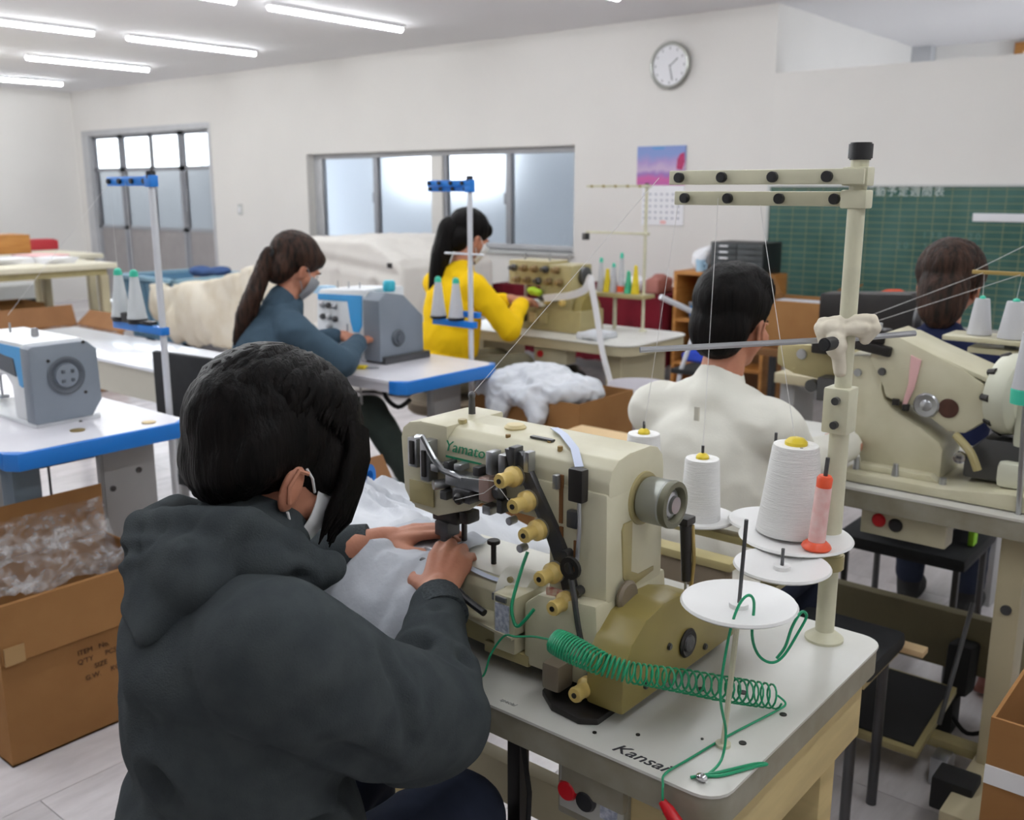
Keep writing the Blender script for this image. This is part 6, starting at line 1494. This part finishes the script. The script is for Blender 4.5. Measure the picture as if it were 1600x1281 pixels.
# ---------------------------------------------------------------- man in the dark hoodie, in front
p1 = thing('person', 'person in a dark grey hoodie seen from behind, feeding fabric into the near machine', 'person', (-1.0, .55, 0))
HC = (-.992, .705, 1.128); HR = rotm(R(-3), R(30))
RS, RE, RW = (-.805, .58, .975), (-.81, .81, .795), (-.965, .985, .865)
LS, LE, LW = (-1.085, .685, .985), (-1.27, .88, .855), (-1.165, 1.065, .880)
body = head_prims(HC, HR)
body += [('c', (-.965, .60, 1.0), .058, (-.99, .675, 1.07), .052), ('e', (-.95, .62, .84), (.14, .10, .18), (0, 0, R(-21))), ('e', (-.95, .60, .62), (.14, .11, .13), (0, 0, R(-21))),
         ('c', RS, .05, RE, .042), ('c', RE, .040, RW, .026), ('c', LS, .05, LE, .042), ('c', LE, .040, LW, .026), ('c', (-.82, .58, .955), .05, (-1.08, .68, .955), .05),
         ('c', (-.87, .62, .56), .08, (-.87, .90, .56), .055), ('c', (-.87, .90, .56), .052, (-.86, .96, .12), .038), ('c', (-.86, .94, .06), .035, (-.86, 1.08, .045), .03),
         ('c', (-1.03, .66, .56), .08, (-1.10, .90, .56), .055), ('c', (-1.10, .90, .56), .052, (-1.11, .96, .12), .038), ('c', (-1.11, .94, .06), .035, (-1.11, 1.08, .045), .03)]
body += hand(RW, (-1.005, 1.062, .897), (.25, -.35, 1), side=-1, curls=(.55, .55, .62, .7), spread=.8, thumb=.6)
body += hand(LW, (-1.118, 1.105, .898), (-.15, -.1, 1), side=1, curls=(.28, .30, .35, .45), spread=.3, thumb=.4, s=.95)
blob('body', 'skin', body, .0042, p1, 3, fac=.5)
face_parts(p1, HC, HR)
mask(p1, HC, HR)
hc = V(HC)
hp = [('e', tuple(hc + HR @ V(0, -.016, .042)), (.087, .104, .092), HR), ('e', tuple(hc + HR @ V(0, -.048, .0)), (.074, .052, .068), HR),
      ('e', tuple(hc + HR @ V(-.062, .03, .01)), (.030, .055, .06), HR), ('e', tuple(hc + HR @ V(.062, .052, .030)), (.022, .036, .045), HR), ('e', tuple(hc + HR @ V(.062, -.048, .010)), (.026, .034, .05), HR), ('e', tuple(hc + HR @ V(0, .07, .06)), (.070, .036, .045), HR)]
hr = blob('hair', 'hair_black', hp, .006, p1, 4, amp=.005, nscale=30, stretch=(1.4, 1.4, .4))
hair_clumps(p1, 'hair_locks', 'hair_black', hc, HR, 1.0, 170, seed=3, r=.011, rad=(.085, .102, .102), back_len=.075, side_len=.020, front_len=.085, cz=.034, lift=.004, parent_part=hr)
# locks falling in front of the ear, over the side of the face
g = M(); rnd = random.Random(9)
for i in range(26):
    y = .052 + .045 * rnd.random(); x = .082 - max(0, y - .06) * .55
    a = [(x - .006, y - .01, .085), (x + .004, y, .05), (x + .006, y + .006, .01), (x + .003, y + .014 * rnd.random(), -.03), (x - .004, y + .012, -.05 - .022 * rnd.random())]
    g.tube([hc + HR @ V(q) for q in a], [.008, .010, .009, .006, .001], 6)
g.build('side_hair', 'hair_black', hr, ang=80)
YW = (0, 0, R(-21))
hood = [('c', (-.82, .578, .968), .078, (-1.075, .675, .968), .078), ('e', (-.95, .620, .85), (.172, .135, .185), YW), ('e', (-.95, .615, .68), (.178, .150, .165), YW), ('e', (-.955, .61, .93), (.165, .12, .10), YW),
        ('c', RS, .082, (-.80, .71, .86), .078), ('c', (-.80, .71, .86), .080, RE, .076), ('c', RE, .074, (-.885, .89, .825), .058), ('c', (-.885, .89, .825), .055, (-.945, .962, .853), .040),
        ('c', LS, .076, LE, .066), ('c', LE, .062, (-1.20, 1.03, .870), .040), ('c', (-.96, .62, .985), .085, (-.975, .665, 1.03), .078), ('e', (-.95, .61, .53), (.19, .165, .085), YW),
        ('e', (-.815, .80, .775), (.062, .085, .055))]
gr = [((-.735, .66, 1.02), (-.715, .70, .80), .007, .010), ((-.76, .60, .90), (-.72, .70, .76), .012, .016), ((-.90, .48, .84), (-.80, .60, .76), .018, .014), ((-.80, .60, .76), (-.745, .70, .70), .020, .014), ((-.93, .46, .75), (-.78, .58, .68), .018, .016),
      ((-1.0, .46, .70), (-.85, .49, .66), .016, .016), ((-.85, .49, .66), (-.78, .56, .68), .016, .014), ((-.90, .84, .78), (-.85, .84, .88), .012, .014), ((-.87, .86, .77), (-.80, .87, .86), .012, .012), ((-.92, .92, .81), (-.90, .92, .89), .006, .008), ((-.92, .48, .90), (-.78, .56, .86), .006, .02)]
hd = blob('hoodie', 'hoodie', hood, .0065, p1, 7, amp=.007, nscale=9, grooves=gr, seed=4)
# ribbed cuffs
M().tube([(-.925, .953, .852), (-.945, .968, .859), (-.958, .980, .863)], [.041, .0385, .036], 20).build('cuff', 'hoodie_rib', hd)
M().tube([(-1.215, 1.02, .868), (-1.195, 1.038, .873), (-1.182, 1.05, .877)], [.040, .037, .034], 20).build('cuff', 'hoodie_rib', hd)
# hood lying on the back: a folded pouch with a thick rim
A_, B_, C_, D_, T_, L_ = (-1.065, .580, 1.062), (-.975, .590, 1.085), (-.900, .618, 1.090), (-.850, .690, 1.030), (-.935, .502, .985), (-1.015, .540, .985)
hb = [('c', A_, .020, B_, .020), ('c', B_, .020, C_, .020), ('c', C_, .020, D_, .014), ('c', A_, .018, (-1.12, .66, 1.05), .022), ('c', (-1.12, .66, 1.05), .022, (-1.09, .75, 1.01), .016)]
for q in (A_, B_, C_, D_, L_, (-.93, .60, 1.088), (-1.02, .585, 1.075), (-.873, .655, 1.06), (-1.04, .56, 1.02)): hb.append(('c', q, .021, T_, .011))
hb += [('c', A_, .020, L_, .016), ('e', (-.955, .585, 1.03), (.085, .06, .05), YW), ('c', (-.88, .62, 1.05), .03, (-.86, .68, 1.02), .02)]
blob('hood', 'hoodie', hb, .0048, p1, 5, amp=.002, nscale=10, seed=8, grooves=[((-1.075, .545, 1.035), (-.93, .565, 1.062), .010, .008), ((-.93, .565, 1.062), (-.84, .65, 1.03), .009, .008)])
trs = [('e', (-.95, .60, .52), (.175, .15, .09), YW), ('c', (-.87, .62, .55), .092, (-.87, .92, .56), .072), ('c', (-.87, .92, .56), .070, (-.86, .96, .14), .052), ('c', (-1.03, .66, .55), .092, (-1.10, .92, .56), .072), ('c', (-1.10, .92, .56), .070, (-1.11, .96, .14), .052)]
blob('trousers', 'trousers_navy', trs, .010, p1, 5, amp=.008, nscale=8, seed=2)
for x in (-.86, -1.11): blob('shoe', 'black_rubber', [('e', (x, 1.03, .045), (.045, .125, .042)), ('b', (x - .042, .92, .004), (x + .042, 1.14, .025)), ('c', (x, .96, .05), .042, (x, .96, .12), .045)], .007, p1, 4, flat_z=.002)
st1 = thing('stool', 'dark stool under the person in the dark hoodie', 'stool', (-.95, .60, 0))
M().lathe((-.95, .60, .36), [(0, 0), (.17, 0), (.185, .015), (.185, .045), (.17, .06), (0, .062)], n=32).build('seat_pad', 'chair_black', st1)
for k in range(4):
    a = R(45 + 90 * k); M().tube([(-.95 + .10 * math.cos(a), .60 + .10 * math.sin(a), .36), (-.95 + .18 * math.cos(a), .60 + .18 * math.sin(a), 0.0)], .012, 8).build('leg', 'steel_dark', st1)

# ---------------------------------------------------------------- generic seated worker
def worker(label, hip, yaw, top, legm, hairm, hairstyle, head_pitch=25, lean=.12, arms=((.20, .30, .0), (-.16, .33, .0)), mask_m=None, s=1.0, seatz=.50, extra_hair=(), head_yaw=0, hands_z=.80, loc=None, seed=1, cup=False, nape=0, vox=.009, shoulder=.185, elbow_out=.07, feet_y=.42, leg_tweak=None):
    rm = Matrix.Rotation(yaw, 3, 'Z'); h = V(hip[0], hip[1], 0)
    def T(p): return tuple(h + rm @ V(p[0] * s, p[1] * s, 0) + V(0, 0, p[2]))
    t = thing('person', label, 'person', (hip[0], hip[1], 0))
    zs = hip[2] if len(hip) > 2 else .0
    sh = seatz + .50 * s; neck = T((0, lean * .9, sh + .04)); hc = T((0, lean + .055, sh + .175 * s))
    hrot = rotm(yaw + head_yaw, R(head_pitch))
    bd = head_prims(hc, hrot, s)
    bd += [('c', T((0, lean * .8, sh - .02)), .055 * s, T((0, lean + .03, sh + .10)), .050 * s), ('e', T((0, lean * .5, seatz + .30)), (.13 * s, .09 * s, .20 * s)), ('e', T((0, 0, seatz + .06)), (.15 * s, .11 * s, .10 * s))]
    cl = [('c', T((-shoulder + .03, lean * .8, sh - .045)), .068, T((shoulder - .03, lean * .8, sh - .045)), .068), ('e', T((0, lean * .55, seatz + .30)), (.175 * s, .125 * s, .21 * s), (0, 0, yaw)), ('e', T((0, .0, seatz + .08)), (.18 * s, .14 * s, .11 * s), (0, 0, yaw)), ('c', T((0, lean * .8, sh - .01)), .075, T((0, lean + .010, sh + .03)), .060), ('c', T((-shoulder + .05, lean * .8, sh - .055)), .07, T((0, lean * .9, sh + .0)), .066), ('c', T((shoulder - .05, lean * .8, sh - .055)), .07, T((0, lean * .9, sh + .0)), .066), ('e', T((0, lean * .3, seatz + .18)), (.175 * s, .13 * s, .17 * s), (0, 0, yaw))]
    tr = [('e', T((0, 0, seatz + .02)), (.175 * s, .15 * s, .09 * s), (0, 0, yaw))]
    for k, sx in enumerate((1, -1)):
        S_ = T((sx * shoulder, lean * .8, sh - .05)); hx, hy, hz = arms[k]
        W_ = T((hx, lean + hy, hands_z)); E_ = T((sx * (shoulder + elbow_out + .02), lean + hy * .30, max(sh - .29 * s, .825)))
        bd += [('c', S_, .045 * s, E_, .038 * s), ('c', E_, .036 * s, W_, .025 * s)]
        W2 = V(W_); E2 = V(E_); cuff = W2 + (E2 - W2) * .10
        cl += [('c', S_, .060 * s, E_, .054 * s), ('c', E_, .052 * s, tuple(cuff), .038 * s)]
        dr = (V(T((hx - sx * .05, lean + hy + .06, hands_z))) - W2).normalized()
        bd += hand(W2, W2 + dr * .082, (0, -.1, 1), side=(-1 if sx == 1 else 1), curls=(.4, .42, .45, .5), spread=.5, s=s)
        ly = feet_y; lx = sx * .10
        K = T((lx, .40, seatz + .04)); A = T((lx, ly, .12))
        if leg_tweak and sx == leg_tweak[0]: K = leg_tweak[1]; A = leg_tweak[2]
        bd += [('c', T((lx, .04, seatz + .04)), .07 * s, K, .05 * s), ('c', K, .048 * s, A, .036 * s), ('c', tuple(V(A) - V(0, 0, .05)), .034, tuple(V(A) + rm @ V(0, .11, 0) - V(0, 0, .07)), .028)]
        tr += [('c', T((lx, .04, seatz + .04)), .090 * s, K, .068 * s), ('c', K, .066 * s, A, .050 * s)]
        f = V(A) + rm @ V(0, .06, 0); f.z = .04
        blob('shoe', 'black_rubber', [('e', tuple(f), (.045, .12, .040), (0, 0, yaw)), ('c', tuple(V(A) - V(0, 0, .06)), .04, A, .044)], .010, t, 3, flat_z=.002)
    blob('body', 'skin', bd, .0062, t, 3, fac=.5)
    face_parts(t, hc, hrot, s)
    if mask_m: mask(t, hc, hrot, s, mask_m)
    jb = blob('top', top, cl, vox, t, 6, amp=.012, nscale=8, seed=seed)
    blob('trousers', legm, tr, .012, t, 5, amp=.008, nscale=8, seed=seed + 1)
    c = V(hc)
    hp = [('e', tuple(c + hrot @ V(0, -.020, .048) * 1), (.088 * s, .106 * s, .090 * s), hrot), ('e', tuple(c + hrot @ V(0, -.058, -.015 - nape * .5)), (.076 * s, .056 * s, (.080 + nape) * s), hrot), ('e', tuple(c + hrot @ V(0, .05, .065)), (.066 * s, .050 * s, .042 * s), hrot)]
    hh = blob('hair', hairm, hp, .007, t, 4, amp=.004, nscale=30, stretch=(1.4, 1.4, .4), seed=seed)
    return t, hh, c, hrot, T, jb
# woman in the teal jumper
pt, hh, c, hrot, T, jb = worker('person in a teal-grey jumper and mask with a long brown ponytail, at the blue-edged table', (-3.12, 2.17), R(-12), 'teal_jumper', 'trousers_dark', 'hair_brown', 0, 30, lean=.17, arms=((.05, .30, 0), (-.14, .32, 0)), mask_m='mask_grey', seatz=.49, hands_z=.86, seed=3, leg_tweak=(1, (-2.92, 2.62, .58), (-2.60, 2.68, .17)))
pn = [tuple(c + hrot @ V(-.0, -.12, -.0)), (c.x - .03, c.y - .17, c.z - .09), (c.x - .06, c.y - .20, c.z - .18), (c.x - .08, c.y - .21, c.z - .27), (c.x - .09, c.y - .20, c.z - .33)]
rr = [.026, .036, .036, .028, .010]
blob('ponytail', 'hair_brown', [('c', pn[i], rr[i], pn[i + 1], rr[i + 1]) for i in range(4)], .007, hh, 3, amp=.008, nscale=22, stretch=(2, 2, .4))
M().lathe(c + hrot @ V(0, -.118, .0), [(.020, -.008), (.028, -.006), (.028, .006), (.020, .008)], hrot @ V(0, -1, 0), 16).build('hair_tie', 'black_plastic', hh)
blob('collar', 'teal_jumper', [('c', tuple(c + V(-.015, -.075, -.15)), .066, tuple(c + V(-.012, -.055, -.115)), .058), ('c', tuple(c + V(-.01, -.03, -.165)), .06, tuple(c + V(-.008, -.022, -.14)), .052)], .008, jb, 4)
gf = blob('grey_fabric_piece', 'fabric_grey', [('b', (-3.32, 2.52, TZ + .002), (-3.12, 2.72, TZ + .012)), ('e', (-3.2, 2.62, TZ + .03), (.09, .07, .03)), ('c', (-3.22, 2.56, TZ + .03), .02, (-3.06, 2.62, TZ + .05), .015)], .008, None, 3, amp=.01, nscale=14, flat_z=TZ + .001)
tag(gf, 'small grey fabric piece under the hands of the person in the teal jumper', 'fabric')
# woman in yellow
py, hh, c, hrot, T, jb = worker('person in a bright yellow jumper with long black hair, seated at the rounded cream table', (-3.22, 3.36), R(-14), 'yellow_jumper', 'trousers_khaki', 'hair_black', 0, 26, lean=.10, arms=((.10, .30, 0), (-.06, .34, 0)), mask_m='mask_white', seatz=.56, hands_z=.92, seed=5, s=1.0)
pn = [tuple(c + hrot @ V(-.02, -.105, .0)), (c.x - .06, c.y - .13, c.z - .08), (c.x - .07, c.y - .15, c.z - .16), (c.x - .10, c.y - .16, c.z - .26)]
rr = [.055, .048, .036, .014]
blob('ponytail', 'hair_black', [('c', pn[i], rr[i], pn[i + 1], rr[i + 1]) for i in range(3)], .007, hh, 3, amp=.006, nscale=22, stretch=(2, 2, .4))
def stool2(label, x, y, z, m='chair_taupe'):
    t = thing('stool', label, 'stool', (x, y, 0))
    M().lathe((x, y, z - .07), [(0, 0), (.16, 0), (.175, .015), (.175, .05), (.16, .065), (0, .068)], n=30).build('seat_pad', m, t)
    M().cyl((x, y, .06), (x, y, z - .07), .025).build('column', 'steel_dark', t)
    for k in range(5):
        a = R(72 * k); M().tube([(x, y, .09), (x + .22 * math.cos(a), y + .22 * math.sin(a), .03)], [.02, .014], 8).build('leg', 'black_plastic', t)
    return t
stool2('round stool under the person in the yellow jumper', -3.22, 3.36, .485)
# man in white
pw, hh, c, hrot, T, jb = worker('person in a white long-sleeved top with short black hair, back to the camera', (-1.075, 1.98), R(-2), 'white_shirt', 'trousers_navy', 'hair_black', 0, 14, lean=.07, arms=((.20, .32, 0), (-.14, .34, 0)), seatz=.478, hands_z=.84, seed=7, shoulder=.172, vox=.008, elbow_out=-.03)
hair_clumps(pw, 'hair_locks', 'hair_black', c, hrot, 1.0, 110, seed=5, r=.010, rad=(.084, .102, .098), back_len=.075, side_len=.02, front_len=.05, cz=.034, lift=.003, parent_part=hh)
M().box(V(T((.02, -.052, .965))) - V(.006, .002, .016), V(T((.02, -.052, .965))) + V(.006, .002, .016)).build('neck_label', 'apron_beige', jb)
cwm = thing('chair', 'taupe padded chair under the person in the white top', 'chair', (-1.09, 1.98, 0))
M().box((-1.29, 1.76, .355), (-.87, 2.16, .40), .02).build('seat', 'chair_taupe', cwm)
M().box((-1.30, 1.72, .50), (-.86, 1.755, .70), .012).build('backrest', 'chair_taupe', cwm)
M().box((-1.31, 1.715, .70), (-.85, 1.76, .72), .006).build('backrest_rail', 'cream_dark', cwm)
for x in (-1.27, -.91):
    M().tube([(x, 1.775, .0), (x, 1.765, .50)], .012, 8).build('leg', 'steel_dark', cwm); M().tube([(x, 2.13, .0), (x, 2.13, .36)], .012, 8).build('leg', 'steel_dark', cwm)
# person in navy behind the right machine
pv, hh, c, hrot, T, jb = worker('person in a navy top with chin-length brown hair, behind the curved machine on the right', (-.885, 3.05), R(4), 'navy_jumper', 'trousers_navy', 'hair_brown', 0, 20, lean=.07, arms=((.20, .30, 0), (-.16, .33, 0)), seatz=.50, hands_z=.80, seed=9, nape=.04, shoulder=.19)
hair_clumps(pv, 'hair_locks', 'hair_brown', c, hrot, 1.0, 110, seed=15, r=.010, rad=(.086, .104, .098), back_len=.14, side_len=.12, front_len=.05, cz=.034, lift=.003, parent_part=hh)
M().box(V(T((.16, -.06, .42))), V(T((.18, -.02, .62))), .003).build('hi_vis_strip', 'hi_vis', jb)
cn = thing('chair', 'dark chair with thin metal legs under the person in the navy top', 'chair', (-.885, 3.05, 0))
M().box((-1.08, 2.88, .37), (-.69, 3.24, .415), .02).build('seat', 'chair_black', cn)
for x in (-1.05, -.72):
    M().tube([(x, 2.91, .0), (x, 2.91, .37)], .011, 8).build('leg', 'steel_dark', cn); M().tube([(x, 3.21, .0), (x, 3.21, .37)], .011, 8).build('leg', 'steel_dark', cn)
sl = blob('slipper', 'slipper_red', [('e', (-.60, 3.02, .045), (.05, .12, .04)), ('b', (-.645, 2.91, .004), (-.555, 3.13, .02))], .010, None, 3, flat_z=.002); tag(sl, 'reddish slipper on the floor under the right table', 'slipper')
